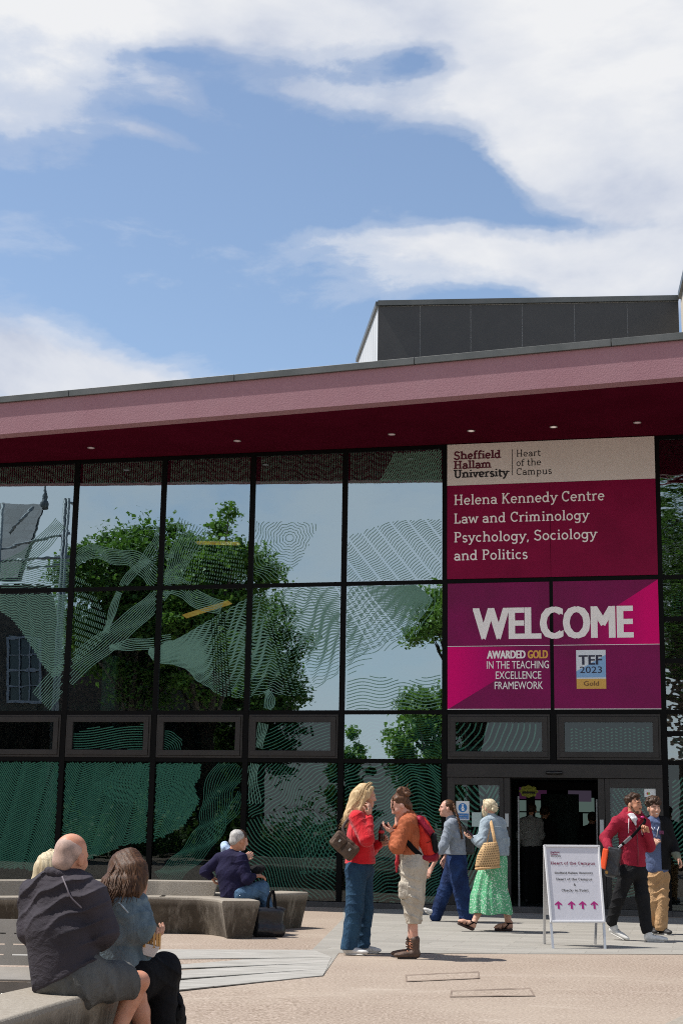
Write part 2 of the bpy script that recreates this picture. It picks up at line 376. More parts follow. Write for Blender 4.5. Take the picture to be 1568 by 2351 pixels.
mb.hexa([p0 + fn * -.33 + Vector((0, 0, 8.0)), p1 + fn * -.33 + Vector((0, 0, 8.0)), rb1 + Vector((0, 0, 8.0)), rb0 + Vector((0, 0, 8.0))],
        [p0 + fn * -.33 + Vector((0, 0, 8.12)), p1 + fn * -.33 + Vector((0, 0, 8.12)), rb1 + Vector((0, 0, 8.12)), rb0 + Vector((0, 0, 8.12))])
mb.build('roof', m_coping, bld)
# --- recessed downlights in the soffit
m_lamp_rim = mat('lamp_rim', (0.28, 0.25, 0.25), 0.45)
m_lamp_glow, nt = new_mat('lamp_lens')
e_ = nd(nt, 'ShaderNodeEmission'); e_.inputs['Color'].default_value = (1, .82, .72, 1); e_.inputs['Strength'].default_value = 0.5
o_ = nd(nt, 'ShaderNodeOutputMaterial'); nt.links.new(e_.outputs[0], o_.inputs[0])
m_lamp_dim, nt = new_mat('lamp_lens_dim')
e_ = nd(nt, 'ShaderNodeEmission'); e_.inputs['Color'].default_value = (1, .7, .68, 1); e_.inputs['Strength'].default_value = 0.22
o_ = nd(nt, 'ShaderNodeOutputMaterial'); nt.links.new(e_.outputs[0], o_.inputs[0])
for i, (px, py) in enumerate([(210, 1027), (545, 1011), (899, 996), (1081, 988), (1270, 979), (1462, 969)]):
    p = at_z(px, py, VT); M4 = Matrix.Translation(p)
    mb = MB(); mb.lathe([(.050, -.004), (.060, -.004), (.066, -.010), (.062, -.016), (.050, -.014), (.049, -.004)], 20, M4)
    rim = mb.build('downlight', m_lamp_rim, bld, smooth=True)
    mb = MB(); mb.lathe([(.048, -.003), (.048, -.009)], 16, M4); mb.build('lens', m_lamp_glow if i in (3, 4) else m_lamp_dim, rim)

# --- frame grid
for u in US:
    mb = MB(); fbox(mb, u - .045, u + .045, 2.31 if abs(u - 3.55) < .01 else 0.06, VT - .012, -0.12, 0.028); mb.build('mullion', m_frame, bld)
def fbar(name, m, *a):
    mb = MB(); fbox(mb, *a); return mb.build(name, m, bld)
for i in range(len(US) - 1):
    a, b_ = US[i] + .0452, US[i + 1] - .0452
    door = 7 <= i <= 8
    for v in (2.345, 3.14, 5.30):
        fbar('transom', m_frame, a, b_, v - .034, v + .034, -0.11, 0.022)
    fbar('transom', m_frame, a, b_, 7.585, VT - .012, -0.11, 0.022)
    if not door: fbar('transom', m_frame, a, b_, 0.0, 0.095, -0.11, 0.024)
    if i >= 9:
        for v in (4.62, 3.95, 2.80): fbar('transom', m_frame, a, b_, v - .04, v + .04, -0.09, 0.012)
m_plinth = mat('plinth_grey', (0.050, 0.047, 0.045), 0.6, (0.075, 0.07, 0.066), 4, 5)
mb = MB(); fbox(mb, US[0], 1.745, 0, .085, 0.028, 0.075); fbox(mb, 1.745, 5.335, 0, .09, -0.16, 0.08); fbox(mb, 5.335, US[-1], 0, .085, 0.028, 0.075)
mb.build('plinth', m_plinth, bld, bevel=.006)

# --- glass: tinted solar-control panes
def glass_mat(name, refl, tint, rc=(0.80, 0.93, 1.0), wav=0.012):
    m, nt = new_mat(name)
    o = nd(nt, 'ShaderNodeOutputMaterial'); mx = nd(nt, 'ShaderNodeMixShader')
    tr = nd(nt, 'ShaderNodeBsdfTransparent'); tr.inputs['Color'].default_value = (*tint, 1)
    gl = nd(nt, 'ShaderNodeBsdfGlossy'); gl.inputs['Color'].default_value = (*rc, 1); gl.inputs['Roughness'].default_value = 0.0
    oc = nd(nt, 'ShaderNodeTexCoord').outputs['Object']
    h = noise(nt, mapping(nt, oc, (1, 1, 2.6)), 2.3, 2, 0.5)
    bn = nd(nt, 'ShaderNodeBump'); bn.inputs['Strength'].default_value = wav; bn.inputs['Distance'].default_value = 0.2
    nt.links.new(h, bn.inputs['Height']); nt.links.new(bn.outputs[0], gl.inputs['Normal'])
    lw = nd(nt, 'ShaderNodeLayerWeight'); lw.inputs['Blend'].default_value = 0.25
    f = mth(nt, 'ADD', mth(nt, 'MULTIPLY', lw.outputs['Fresnel'], 0.35), refl, clamp=True)
    nt.links.new(f, mx.inputs[0]); nt.links.new(tr.outputs[0], mx.inputs[1]); nt.links.new(gl.outputs[0], mx.inputs[2])
    nt.links.new(mx.outputs[0], o.inputs[0]); return m
m_glass = glass_mat('solar_glass', 0.47, (0.56, 0.78, 0.71), rc=(.72, .90, 1.0), wav=.0013)
m_glass_low = glass_mat('clear_green_glass', 0.06, (0.52, 0.71, 0.65), wav=.0013)
m_glass_side = glass_mat('side_glass', 0.36, (0.40, 0.60, 0.55), wav=0.03)
PANES = []                                                  # (u0,u1,v0,v1,object)
rnd = random.Random(4)
def pane(u0, u1, v0, v1, m, w=0.0, name='glass_pane'):
    mb = MB(); a, b_ = rnd.uniform(-.0016, .0016), rnd.uniform(-.0016, .0016)
    mb.add([F(u0, v0, w), F(u1, v0, w + a), F(u1, v1, w + a + b_), F(u0, v1, w + b_)], [(0, 1, 2, 3)])
    o = mb.build(name, m, bld, recalc=False); PANES.append((u0, u1, v0, v1, w, o)); return o
m_win = m_grey
def win_frame(u0, u1, v0, v1):
    """opening light: stepped grey casement"""
    mb = MB()
    for (t0, t1, d0, d1) in ((0.0, 0.035, -.02, 0.032), (0.037, 0.125, -.02, 0.048)):
        fbox(mb, u0 + t0, u1 - t0, v0 + t0, v0 + t1, d0, d1); fbox(mb, u0 + t0, u1 - t0, v1 - t1, v1 - t0, d0, d1)
        fbox(mb, u0 + t0, u0 + t1, v0 + t1, v1 - t1, d0, d1); fbox(mb, u1 - t1, u1 - t0, v0 + t1, v1 - t1, d0, d1)
    return mb.build('window_frame', m_win, bld, bevel=.004)
for i in range(len(US) - 1):
    a, b_ = US[i] + .046, US[i + 1] - .046
    sign = i in (7, 8); g = m_glass_side if i >= 9 else m_glass
    if not sign:
        pane(a, b_, 5.335, 7.584, g); pane(a, b_, 3.175, 5.265, g)
        pane(a, b_, 0.096, 2.310, m_glass_low)
    if i in (6,) or i >= 9: pane(a, b_, 2.380, 3.105, g)
    else:
        win_frame(a + .008, b_ - .008, 2.382, 3.103); pane(a + .133, b_ - .133, 2.507, 2.978, m_glass_low, w=0.012)

# --- interior seen through the glass
def floorquad(name, m, u0, u1, w0, w1, v):
    mb = MB(); mb.add([F(u0, v, w0), F(u1, v, w0), F(u1, v, w1), F(u0, v, w1)], [(0, 1, 2, 3)]); return mb.build(name, m, bld)
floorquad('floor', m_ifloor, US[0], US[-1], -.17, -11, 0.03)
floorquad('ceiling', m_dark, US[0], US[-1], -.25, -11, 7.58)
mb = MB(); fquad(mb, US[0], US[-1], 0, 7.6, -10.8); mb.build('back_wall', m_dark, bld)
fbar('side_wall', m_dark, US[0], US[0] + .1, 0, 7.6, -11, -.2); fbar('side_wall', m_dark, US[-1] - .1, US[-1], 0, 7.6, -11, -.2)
mb = MB(); fbox(mb, US[0] + .12, 1.2, 3.35, 3.75, -10.7, -5.5); mb.build('gallery', m_dark, bld)
m_igreen = mat('interior_panel', (0.10, 0.17, 0.15), 0.7)
for (u0, u1, v0, v1) in ((-3.0, -2.0, 4.2, 4.6), (-3.6, -2.5, 3.9, 4.15), (-5.9, -5.6, 3.3, 4.6), (5.6, 6.6, 3.0, 3.3)): fbar('wall_panel', m_igreen, u0, u1, v0, v1, -4.2, -4.1)
m_amber, nt = new_mat('amber_baffle')  # wooden baffles; the light on them is put in as emission
e_ = nd(nt, 'ShaderNodeEmission'); e_.inputs['Strength'].default_value = 0.5
o_ = nd(nt, 'ShaderNodeOutputMaterial'); nt.links.new(e_.outputs[0], o_.inputs[0])
oc = nd(nt, 'ShaderNodeTexCoord').outputs['Object']
nt.links.new(ramp(nt, noise(nt, mapping(nt, oc, (1, 1, 6)), 6, 4), [(.35, (.75, .33, .06)), (.65, (1.0, .55, .16))]), e_.inputs['Color'])
for (a, c, h) in (((455, 1246), (546, 1248), .10), ((428, 1414), (524, 1384), .14)):
    p, q = at_y(*a, 28.5), at_y(*c, 28.0)
    mb = MB(); d = (q - p).normalized(); mb.tube([p, q], h, 4, True, 0.35); mb.build('ceiling_baffle', m_amber, bld)

# --- entrance
mb = MB()
def px_u(x, y): return fuv(x, y)[0]
uD = lambda x: px_u(x, 1950)
vD = lambda y, x=1270: fuv(x, y)[1]
hd0, hd1 = vD(1786), 2.309
fbox(mb, 1.836, 5.245, hd0, hd1, -0.10, 0.05)
mb.build('door_header', m_grey, bld, bevel=.006)
def leaf(u0, u1, v0, v1, ug0, ug1, vg0, vg1):
    mb = MB()
    fbox(mb, u0, ug0, v0, v1, -.05, .035); fbox(mb, ug1, u1, v0, v1, -.05, .035)
    fbox(mb, ug0, ug1, v0, vg0, -.05, .034); fbox(mb, ug0, ug1, vg1, v1, -.05, .034)
    d = mb.build('door', m_grey, bld, bevel=.004)
    mb = MB(); mb.add([F(ug0, vg0, 0), F(ug1, vg0, 0), F(ug1, vg1, 0), F(ug0, vg1, 0)], [(0, 1, 2, 3)])
    g = mb.build('glass_pane', m_glass_low, d, recalc=False); PANES.append((ug0, ug1, vg0, vg1, 0.0, g)); return d
LD = leaf(1.838, uD(1156.5), .092, hd0 - .004, uD(1044), uD(1147), .18, vD(1802, 1100))
RD = leaf(uD(1391), 5.243, .092, hd0 - .004, uD(1402), uD(1508), .27, vD(1809, 1450))
for j0, j1 in ((1157.6, 1171.5), (1374.6, 1390)):
    mb = MB(); fbox(mb, uD(j0), uD(j1), .092, hd0 - .002, -.14, .025); mb.build('door_jamb', m_grey, bld, bevel=.004)
mb = MB(); fbox(mb, uD(1171.6), uD(1374.5), vD(1790), hd0 - .002, -.13, -.02); mb.build('door_track', m_frame, bld)
mb = MB(); c0, c1 = px_u(1254, 1773), px_u(1291, 1773); vc = vD(1774.5)
mb.tube([F(c0, vc, .075), F((c0 + c1) / 2, vc, .085), F(c1, vc, .075)], .026, 10); fbox(mb, c0 + .03, c1 - .03, vc - .028, vc + .028, .05, .075)
mb.build('door_sensor', mat('sensor_black', (.01, .01, .01), .25), bld, smooth=True)
m_brush = mat('door_edge_strip', (.30, .31, .30), .5, (.10, .10, .10), 60, 3)
for xa, y0, y1, w_ in ((1189, 1828, 2108, -.10), (1370, 1835, 2050, -.10)):
    mb = MB(); uu = uD(xa); fbox(mb, uu - .012, uu + .012, vD(y1, xa), vD(y0, xa), w_, w_ + .02); mb.build('door_edge_strip', m_brush, bld)
for xa, ya, yb in ((1164, 1868, 1898), (1382, 1882, 1915)):
    mb = MB(); uu = uD(xa); fbox(mb, uu - .028, uu + .028, vD(yb, xa), vD(ya, xa), .0255, .0275); mb.build('door_sticker', mat('sticker', (.42, .45, .45), .6), bld)
# lobby: inner screen door frame and the pale hall beyond
mb = MB()
li, ri = uD(1193), uD(1361)
fbox(mb, uD(1171.6), li, .04, hd0, -2.4, -2.32); fbox(mb, ri, uD(1378), .04, hd0, -2.4, -2.32); fbox(mb, li, ri, vD(1806), hd0, -2.4, -2.32)
mb.build('inner_door_frame', m_frame, bld)
mb = MB(); fbox(mb, 1.4, 5.7, 2.45, 2.6, -10, -.2); fbox(mb, 1.3, 1.4, .04, 2.6, -10, -.2); fbox(mb, 5.7, 5.8, .04, 2.6, -10, -.2)
mb.build('lobby_wall', m_dark, bld)
def lit(name, col, s):
    m, nt = new_mat(name); e = nd(nt, 'ShaderNodeEmission'); e.inputs['Color'].default_value = (*col, 1); e.inputs['Strength'].default_value = s
    o = nd(nt, 'ShaderNodeOutputMaterial'); nt.links.new(e.outputs[0], o.inputs[0]); return m
def inner(px0, py0, px1, py1, Y, name, m, th=.03):
    a = at_y(px0, py1, Y); b_ = at_y(px1, py0, Y); mb = MB()
    mb.box(((a.x + b_.x) / 2, Y, (a.z + b_.z) / 2), abs(b_.x - a.x), th, abs(b_.z - a.z)); return mb.build(name, m, bld)
m_panel_glow = lit('panel_glow', (.40, .58, .52), 0.14)  # pale lobby wall panels with an added glow of their own
inner(1190, 1838, 1248, 1862, 29.6, 'glow_panel', m_panel_glow); inner(1190, 1866, 1250, 1905, 29.6, 'glow_panel', m_panel_glow)
inner(1325, 1832, 1363, 1864, 29.6, 'glow_panel', m_panel_glow); inner(1338, 1868, 1363, 1896, 29.6, 'glow_panel', m_panel_glow)
inner(1304, 1810, 1356, 1840, 28.9, 'wall_screen', lit('screen_glow', (.22, .17, .26), 0.14))
inner(1192, 1808, 1254, 1834, 28.9, 'wall_screen', lit('screen_glow_purple', (.17, .05, .15), 0.14))
inner(1246, 1824, 1324, 2000, 28.4, 'column', m_dark, .4)

# --- penthouse on the roof
def wedge(corner_l, corner_r, zt, zb, bx, by, zback, name, mfront, mside, seams, copz=0.11):
    """roof box whose top slopes down to the back; front face panelled"""
    a, c = Vector(corner_l), Vector(corner_r)
    d = (c - a).normalized(); nrm = Vector((d.y, -d.x, 0))
    if nrm.y > 0: nrm = -nrm
    bl = Vector((bx, by, 0)); brr = c + (bl - a)
    Z = lambda p, z: Vector((p.x, p.y, z))
    mb = MB()
    mb.hexa([Z(a, zb), Z(c, zb), Z(brr, zb), Z(bl, zb)], [Z(a, zt), Z(c, zt), Z(brr, zback), Z(bl, zback)])
    body = mb.build('roof_block', mside, bld)
    fr = MB(); t = [0] + seams + [1]
    for s0, s1 in zip(t[:-1], t[1:]):
        L = (c - a).length; g = .008 / L
        q0, q1 = a + (c - a) * (s0 + g), a + (c - a) * (s1 - g)
        fr.hexa([Z(q0 + nrm * .03, zb), Z(q1 + nrm * .03, zb), Z(q1 + nrm * .003, zb), Z(q0 + nrm * .003, zb)],
                [Z(q0 + nrm * .03, zt - .02), Z(q1 + nrm * .03, zt - .02), Z(q1 + nrm * .003, zt - .02), Z(q0 + nrm * .003, zt - .02)])
    fr.build('front_panel', mfront, body)
    cp = MB()
    cp.hexa([Z(a + nrm * .07, zt - .02 + .02), Z(c + nrm * .07, zt), Z(c - nrm * .1, zt), Z(a - nrm * .1, zt)],
            [Z(a + nrm * .07, zt + copz), Z(c + nrm * .07, zt + copz), Z(c - nrm * .1, zt + copz), Z(a - nrm * .1, zt + copz)])
    sd_ = Vector((-.05, 0, 0))
    cp.hexa([Z(a + sd_, zt), Z(a - sd_, zt), Z(bl - sd_, zback), Z(bl + sd_, zback)],
            [Z(a + sd_, zt + copz), Z(a - sd_, zt + copz), Z(bl - sd_, zback + copz), Z(bl + sd_, zback + copz)])
    cp.build('verge', m_coping, body)
    return body
ptl = at_y(868, 697, 30.0); ptr = at_y(1556, 684, 29.39)
bk = at_y(821, 836, 37.0)
seams = [(x - 868) / (1556 - 868) for x in (966, 1083, 1201, 1320, 1440)]
m_ribbed, nt = new_mat('ribbed_pale_cladding')
b = nd(nt, 'ShaderNodeBsdfPrincipled'); o = nd(nt, 'ShaderNodeOutputMaterial'); nt.links.new(b.outputs[0], o.inputs[0])
oc = nd(nt, 'ShaderNodeTexCoord').outputs['Object']
wv = nd(nt, 'ShaderNodeTexWave'); wv.bands_direction = 'Y'; wv.inputs['Scale'].default_value = 0.45; nt.links.new(oc, wv.inputs['Vector'])
nt.links.new(ramp(nt, wv.outputs[1], [(0.0, (.22, .22, .22)), (0.12, (.56, .57, .57))]), b.inputs['Base Color'])
wedge((ptl.x, ptl.y, 0), (ptr.x, ptr.y, 0), 12.02, 8.0, bk.x, bk.y, bk.z + .05, 'roof_block', m_panel, m_ribbed, seams)
r0 = at_y(1556, 687, 29.3); r1 = at_y(1585, 590, 25.5)
mb = MB(); Z = lambda p, z: Vector((p.x, p.y, z))
q0, q1 = Vector((r0.x + .05, 29.3, 0)), Vector((r1.x, 25.5, 0)); off = Vector((3.5, .8, 0))
mb.hexa([Z(q1, 8), Z(q1 + off, 8), Z(q0 + off, 8), Z(q0, 8)], [Z(q1, r1.z), Z(q1 + off, r1.z), Z(q0 + off, r0.z), Z(q0, r0.z)])
rbk = mb.build('roof_block', m_beige_clad, bld)
mb = MB(); e = Vector((-.06, -.02, 0))
mb.hexa([Z(q1 + e, r1.z), Z(q1 - e, r1.z), Z(q0 - e, r0.z), Z(q0 + e, r0.z)], [Z(q1 + e, r1.z + .14), Z(q1 - e, r1.z + .14), Z(q0 - e, r0.z + .14), Z(q0 + e, r0.z + .14)])
mb.build('verge', m_coping, rbk)
# ================================================================ LETTERING
def arc(cx, cy, rx, ry, a0, a1, n=14):
    return [(cx + rx * cos(radians(a0 + (a1 - a0) * i / n)), cy + ry * sin(radians(a0 + (a1 - a0) * i / n))) for i in range(n + 1)]
GL = {   # slab-serif alphabet drawn as pen strokes, cap height 1: advance, [strokes]
 'S': (.72, 'a .36 .73 .22 .22 25 270;a .36 .26 .24 .25 90 -155;v .57 .80 .95;v .13 .06 .22'),
 'H': (.90, 'v .20 0 1;v .70 0 1;h .2 .7 .5;s .2 0;s .7 0;s .2 1;s .7 1'),
 'U': (.88, 'v .20 .32 1;v .69 .32 1;a .445 .32 .245 .28 180 360;s .2 1;s .69 1'),
 'C': (.78, 'a .43 .5 .31 .45 48 318;v .65 .70 .97'),
 'K': (.82, 'v .20 0 1;l .64 .98 .22 .45;l .36 .60 .66 .02;s .2 0;s .2 1;s .64 1;s .68 0'),
 'L': (.66, 'v .20 0 1;h .2 .6 .05;v .58 .05 .28;s .2 1;s .2 0'),
 'P': (.72, 'v .20 0 1;a .40 .73 .21 .22 90 -90;h .2 .4 .95;h .2 .4 .51;s .2 0;t .2 1'),
 'h': (.76, 'v .18 0 1;a .39 .42 .20 .21 180 0;v .59 0 .42;s .18 0;s .59 0;t .18 1'),
 'e': (.64, 'a .33 .33 .23 .29 0 318;h .10 .56 .34'),
 'f': (.46, 'v .20 0 .78;a .37 .77 .17 .18 180 50;h .04 .42 .62;s .2 0'),
 'i': (.36, 'v .19 0 .64;s .19 0;t .19 .64;d .18 .88'),
 'l': (.36, 'v .19 0 1;s .19 0;t .19 1'),
 'd': (.74, 'a .32 .32 .22 .28 0 360;v .54 0 1;t .54 1;r .54 0'),
 'a': (.66, 'a .31 .43 .20 .18 160 0;v .51 .05 .43;a .31 .19 .20 .16 0 360;r .51 0'),
 'm': (1.12, 'v .18 0 .64;a .36 .44 .17 .18 180 0;v .53 0 .44;a .71 .44 .18 .18 180 0;v .89 0 .44;s .18 0;s .53 0;s .89 0;t .18 .64'),
 'n': (.76, 'v .18 0 .64;a .39 .42 .20 .20 180 0;v .59 0 .42;s .18 0;s .59 0;t .18 .64'),
 'v': (.64, 'l .10 .64 .32 .02;l .54 .64 .32 .02;s .1 .64;s .54 .64'),
 'r': (.52, 'v .18 0 .64;a .38 .42 .19 .20 175 55;s .18 0;t .18 .64'),
 's': (.54, 'a .27 .47 .15 .15 25 270;a .27 .17 .17 .15 90 -155'),
 't': (.46, 'v .19 .16 .86;a .33 .17 .14 .14 180 310;h .03 .42 .61'),
 'y': (.64, 'l .10 .64 .33 .04;l .56 .64 .33 .04 .22 -.20 .08 -.24;s .1 .64;s .56 .64'),
 'o': (.66, 'a .33 .32 .23 .29 0 360'),
 'p': (.74, 'v .18 -.30 .64;a .39 .32 .21 .28 0 360;s .18 -.30;t .18 .64'),
 'u': (.76, 'v .17 .22 .64;a .37 .22 .20 .2 180 360;v .57 0 .64;t .17 .64;t .57 .64;r .57 0'),
 'w': (.90, 'l .09 .64 .26 .02 .45 .60 .63 .02 .80 .64;s .09 .64;s .8 .64'),
 'c': (.60, 'a .33 .32 .23 .28 48 312'),
 'g': (.72, 'a .32 .34 .22 .27 0 360;v .54 -.08 .64;a .33 -.07 .21 .18 0 -150;r .54 .64'),
 'k': (.72, 'v .18 0 1;l .52 .62 .2 .28;l .30 .38 .56 .02;s .18 0;t .18 1;s .54 .64;s .58 0'),
 '-': (.36, 'h .05 .32 .3'), ',': (.30, 'l .16 .06 .09 -.16'), '.': (.3, 'd .14 .06'), ' ': (.32, ''),
 '&': (.78, 'a .32 .76 .15 .18 0 360;l .20 .66 .66 .02;a .32 .25 .22 .23 80 335;l .50 .22 .66 .46')}
def glyph_strokes(ch, w):
    adv, src = GL[ch]; out = []
    sh, th = w * .95, w * .62
    for tok in filter(None, src.split(';')):
        k, *a = tok.split(); a = [float(x) for x in a]
        if k == 'v': out.append(([(a[0], a[1]), (a[0], a[2])], w))
        elif k == 'h': out.append(([(a[0], a[2]), (a[1], a[2])], w * .72))
        elif k == 'l':
            q = list(zip(a[::2], a[1::2]))
            for (xa, ya), (xb, yb) in zip(q[:-1], q[1:]):
                L = math.hypot(xb - xa, yb - ya); e = w * .12 / L; out.append(([(xa - (xb - xa) * e, ya - (yb - ya) * e), (xb + (xb - xa) * e, yb + (yb - ya) * e)], w * .88))
        elif k == 'a': out.append((arc(*a), w * .92))
        elif k == 'd': out.append(([(a[0], a[1] - .07), (a[0], a[1] + .07)], w * 1.15))
        else:
            y = a[1]; yy = y + (th / 2 if y < .1 else -th / 2)
            x0, x1 = {'s': (a[0] - sh, a[0] + sh), 't': (a[0] - sh, a[0] + w * .3), 'r': (a[0] - w * .3, a[0] + sh)}[k]
            out.append(([(x0, yy), (x1, yy)], th))
    return adv, out
def slab_text(mb, text, place, u0, v0, cap, u1=None, w=.16, track=0.0, mat_i=0):
    """writes text as flat ribbons; place(x, y, lift) gives the point on the board"""
    nat = sum(GL[c][0] + track for c in text) - track
    sx = (u1 - u0) / nat if u1 is not None else cap
    x = 0; lift = 0; mb.cm = mat_i
    for c in text:
        adv, st = glyph_strokes(c, w)
        for pts, t in st:
            P = [Vector((u0 + (x + a) * sx, v0 + b * cap)) for a, b in pts]
            closed = (P[0] - P[-1]).length < 1e-4 * cap
            L, R = [], []; n = len(P); h = t * cap / 2
            for i in range(n):
                if closed: d = P[(i + 1) % (n - 1)] - P[(i - 1) % (n - 1)]
                else: d = P[min(i + 1, n - 1)] - P[max(i - 1, 0)]
                d.normalize(); nn = Vector((-d.y, d.x)) * h
                L.append(P[i] + nn); R.append(P[i] - nn)
            lf = 0.0003 * (lift % 7); lift += 1
            vs = [place(p.x, p.y, lf) for p in L] + [place(p.x, p.y, lf) for p in R]
            mb.add(vs, [(n + i, n + i + 1, i + 1, i) for i in range(n - 1)])
        x += adv + track
    mb.cm = 0
def sans_mesh(text, bold=0.0, space=1.0):
    cu = bpy.data.curves.new('tmp', 'FONT'); cu.body = text; cu.size = 1.0; cu.offset = bold; cu.space_character = space
    cu.resolution_u = 3
    o = bpy.data.objects.new('tmp', cu); COL.objects.link(o)
    dg = bpy.context.evaluated_depsgraph_get(); dg.update()
    me = bpy.data.meshes.new_from_object(o.evaluated_get(dg)); bpy.data.objects.remove(o); bpy.data.curves.remove(cu)
    v = [tuple(x.co) for x in me.vertices]; f = [tuple(p.vertices) for p in me.polygons]; bpy.data.meshes.remove(me); return v, f
def sans_text(mb, text, place, u0, v0, u1, v1, bold=0.0, space=1.0, mat_i=0):
    emb = bold * 1.6; v, f = sans_mesh(text, 0, space)
    x0, x1 = min(p[0] for p in v), max(p[0] for p in v); y0, y1 = min(p[1] for p in v), max(p[1] for p in v)
    mb.cm = mat_i; e = emb * (v1 - v0)
    offs = [(0, 0)] if not emb else [(-e, -e * .4), (-e, e * .4), (-e * .33, 0), (e * .33, 0), (e, -e * .4), (e, e * .4)]
    for k, (ox, oy) in enumerate(offs):
        mb.add([place(u0 + e + ox + (p[0] - x0) / (x1 - x0) * (u1 - u0 - 2 * e), v0 + oy + (p[1] - y0) / (y1 - y0) * (v1 - v0), .0004 * k) for p in v], f)
    mb.cm = 0

# ================================================================ SIGNS ON THE FACADE
R4 = lambda x, y: fuv(x * .5 + 784, y * .5 + 957)
m_sign_white = mat('sign_white', (0.66, 0.61, 0.58), 0.45, (0.70, 0.65, 0.62), 2, 4)
m_sign_maroon = mat('sign_maroon', (0.185, 0.002, 0.038), 0.5, (0.225, 0.003, 0.046), 1.5, 4, spec=.12)
m_ink_maroon = mat('ink_maroon', (0.10, 0.004, 0.022), 0.5)
m_ink_black = mat('ink_black', (0.012, 0.010, 0.012), 0.5)
m_ink_white = mat('ink_white', (0.88, 0.86, 0.85), 0.5)
m_ink_gold = mat('ink_gold', (0.72, 0.38, 0.06), 0.5)
m_magenta = mat('print_magenta', (0.70, 0.001, 0.165), 0.5, spec=.12)
m_purple = mat('print_purple', (0.165, 0.012, 0.074), 0.5, (0.225, 0.010, 0.095), 0.9, 3, spec=.12)
uL, uR = 1.832, 5.262
vt, vm = fuv(1024, 1023)[1], fuv(1026, 1117)[1]
sg = thing('name_sign', 'white and maroon building name sign above the entrance listing the departments', 'sign', F(3.5, 5.3, .02))
mb = MB(); fbox(mb, uL, uR, vm + .002, vt, -.02, .045); pw = mb.build('white_panel', m_sign_white, sg)
mb = MB(); um = (uL + uR) / 2
fbox(mb, uL, um - .003, 5.338, vm - .002, -.02, .045); fbox(mb, um + .003, uR, 5.338, vm - .002, -.02, .045); pm = mb.build('maroon_panel', m_sign_maroon, sg)
pl = lambda u, v, l: F(u, v, .047 + l)
def sline(mb, text, xl, base, xr, capy, w, mi=0):
    u0, v0 = R4(xl, base); u1 = R4(xr, base)[0]; c = R4(xl, capy)[1] - v0
    slab_text(mb, text, pl, u0 - .05 * c, v0, c, u1, w, mat_i=mi)
mb = MB()
sline(mb, 'Sheffield', 518, 200, 733, 163, .215); sline(mb, 'Hallam', 518, 243, 690, 206, .215)
sline(mb, 'University', 518, 284, 767, 247, .215, 1)
sline(mb, 'Heart', 803, 187, 915, 155, .12, 1); sline(mb, 'of the', 803, 229, 917, 197, .12, 1); sline(mb, 'Campus', 803, 271, 967, 239, .12, 1)
a, b_ = R4(785, 271), R4(785, 153); mb.cm = 1; fquad(mb, a[0] - .005, a[0] + .005, a[1], b_[1], .0475)
mb.build('lettering', [m_ink_maroon, m_ink_black], pw, recalc=False)
mb = MB()
for t, base, xr, cap in (('Helena Kennedy Centre', 408, 1208, 361), ('Law and Criminology', 493, 1137, 447), ('Psychology, Sociology', 579, 1173, 532), ('and Politics', 662, 857, 615)):
    sline(mb, t, 518, base, xr, cap, .135)
mb.build('lettering', m_ink_white, pm, recalc=False)

wl = thing('welcome_sign', 'purple and magenta welcome banner over the entrance doors with an award badge', 'sign', F(3.5, 3.2, .02))
W0, W1, V0, V1 = 1.838, 5.256, 3.181, 5.262
uj = 3.545
mb = MB(); fbox(mb, W0, uj - .03, V0, V1, -.02, .03); wp0 = mb.build('printed_panel', m_purple, wl)
mb = MB(); fbox(mb, uj + .03, W1, V0, V1, -.02, .03); wp = mb.build('printed_panel', m_purple, wl)
mb = MB(); fbox(mb, uj - .0295, uj + .0295, V0, V1, -.02, .026); mb.build('joint_strip', m_frame, wl)
mb = MB()
def fade_print(xa, xb, name):
    m, nt = new_mat(name); b = nd(nt, 'ShaderNodeBsdfPrincipled'); o = nd(nt, 'ShaderNodeOutputMaterial'); nt.links.new(b.outputs[0], o.inputs[0])
    sx = nd(nt, 'ShaderNodeSeparateXYZ'); nt.links.new(nd(nt, 'ShaderNodeTexCoord').outputs['Object'], sx.inputs[0])
    f = mth(nt, 'DIVIDE', mth(nt, 'SUBTRACT', sx.outputs[0], xa), xb - xa, clamp=True)
    nt.links.new(ramp(nt, f, [(0.0, (.70, .001, .165)), (.35, (.52, .003, .145)), (1.0, (.20, .011, .088))]), b.inputs['Base Color']); b.inputs['Roughness'].default_value = .5; b.inputs['Specular IOR Level'].default_value = .12; return m
UV = lambda pts: [(min(max(u, W0), W1), min(max(v, V0), V1)) for u, v in (R4(*p) for p in pts)]
X4 = lambda x: F(R4(x, 1100)[0], 0).x
mb.add([F(u, v, .0315) for u, v in UV([(480, 1058), (936, 1056), (936, 1072), (480, 1354)])], [(3, 2, 1, 0)]); mb.build('triangle_print', fade_print(X4(520), X4(840), 'left_fade'), wp0); mb = MB()
mb.add([F(u, v, .0315) for u, v in UV([(1464, 746), (1470, 1045), (985, 1048)])], [(2, 1, 0)])
mb.build('triangle_print', fade_print(X4(1400), X4(1080), 'right_fade'), wp)
vl = fuv(1270, 1482)[1]  # lichen stains on the sides, strengthened to carry the shade there too
mb = MB(); fquad(mb, W0, uj - .03, vl - .004, vl + .004, .032); fquad(mb, uj + .03, W1, vl - .004, vl + .004, .032); fquad(mb, W0, uj - .03, V0, V0 + .01, .032); fquad(mb, uj + .03, W1, V0, V0 + .01, .032)
plw = lambda u, v, l: F(u, v, .0335 + l)
def sans(mb, t, x0, base, x1, cap, bold, mi=0, place=plw, space=1.0):
    u0, v0 = R4(x0, base); u1 = R4(x1, base)[0]; v1 = R4(x0, cap)[1]
    sans_text(mb, t, place, u0, v0, u1, v1, bold, space, mi)
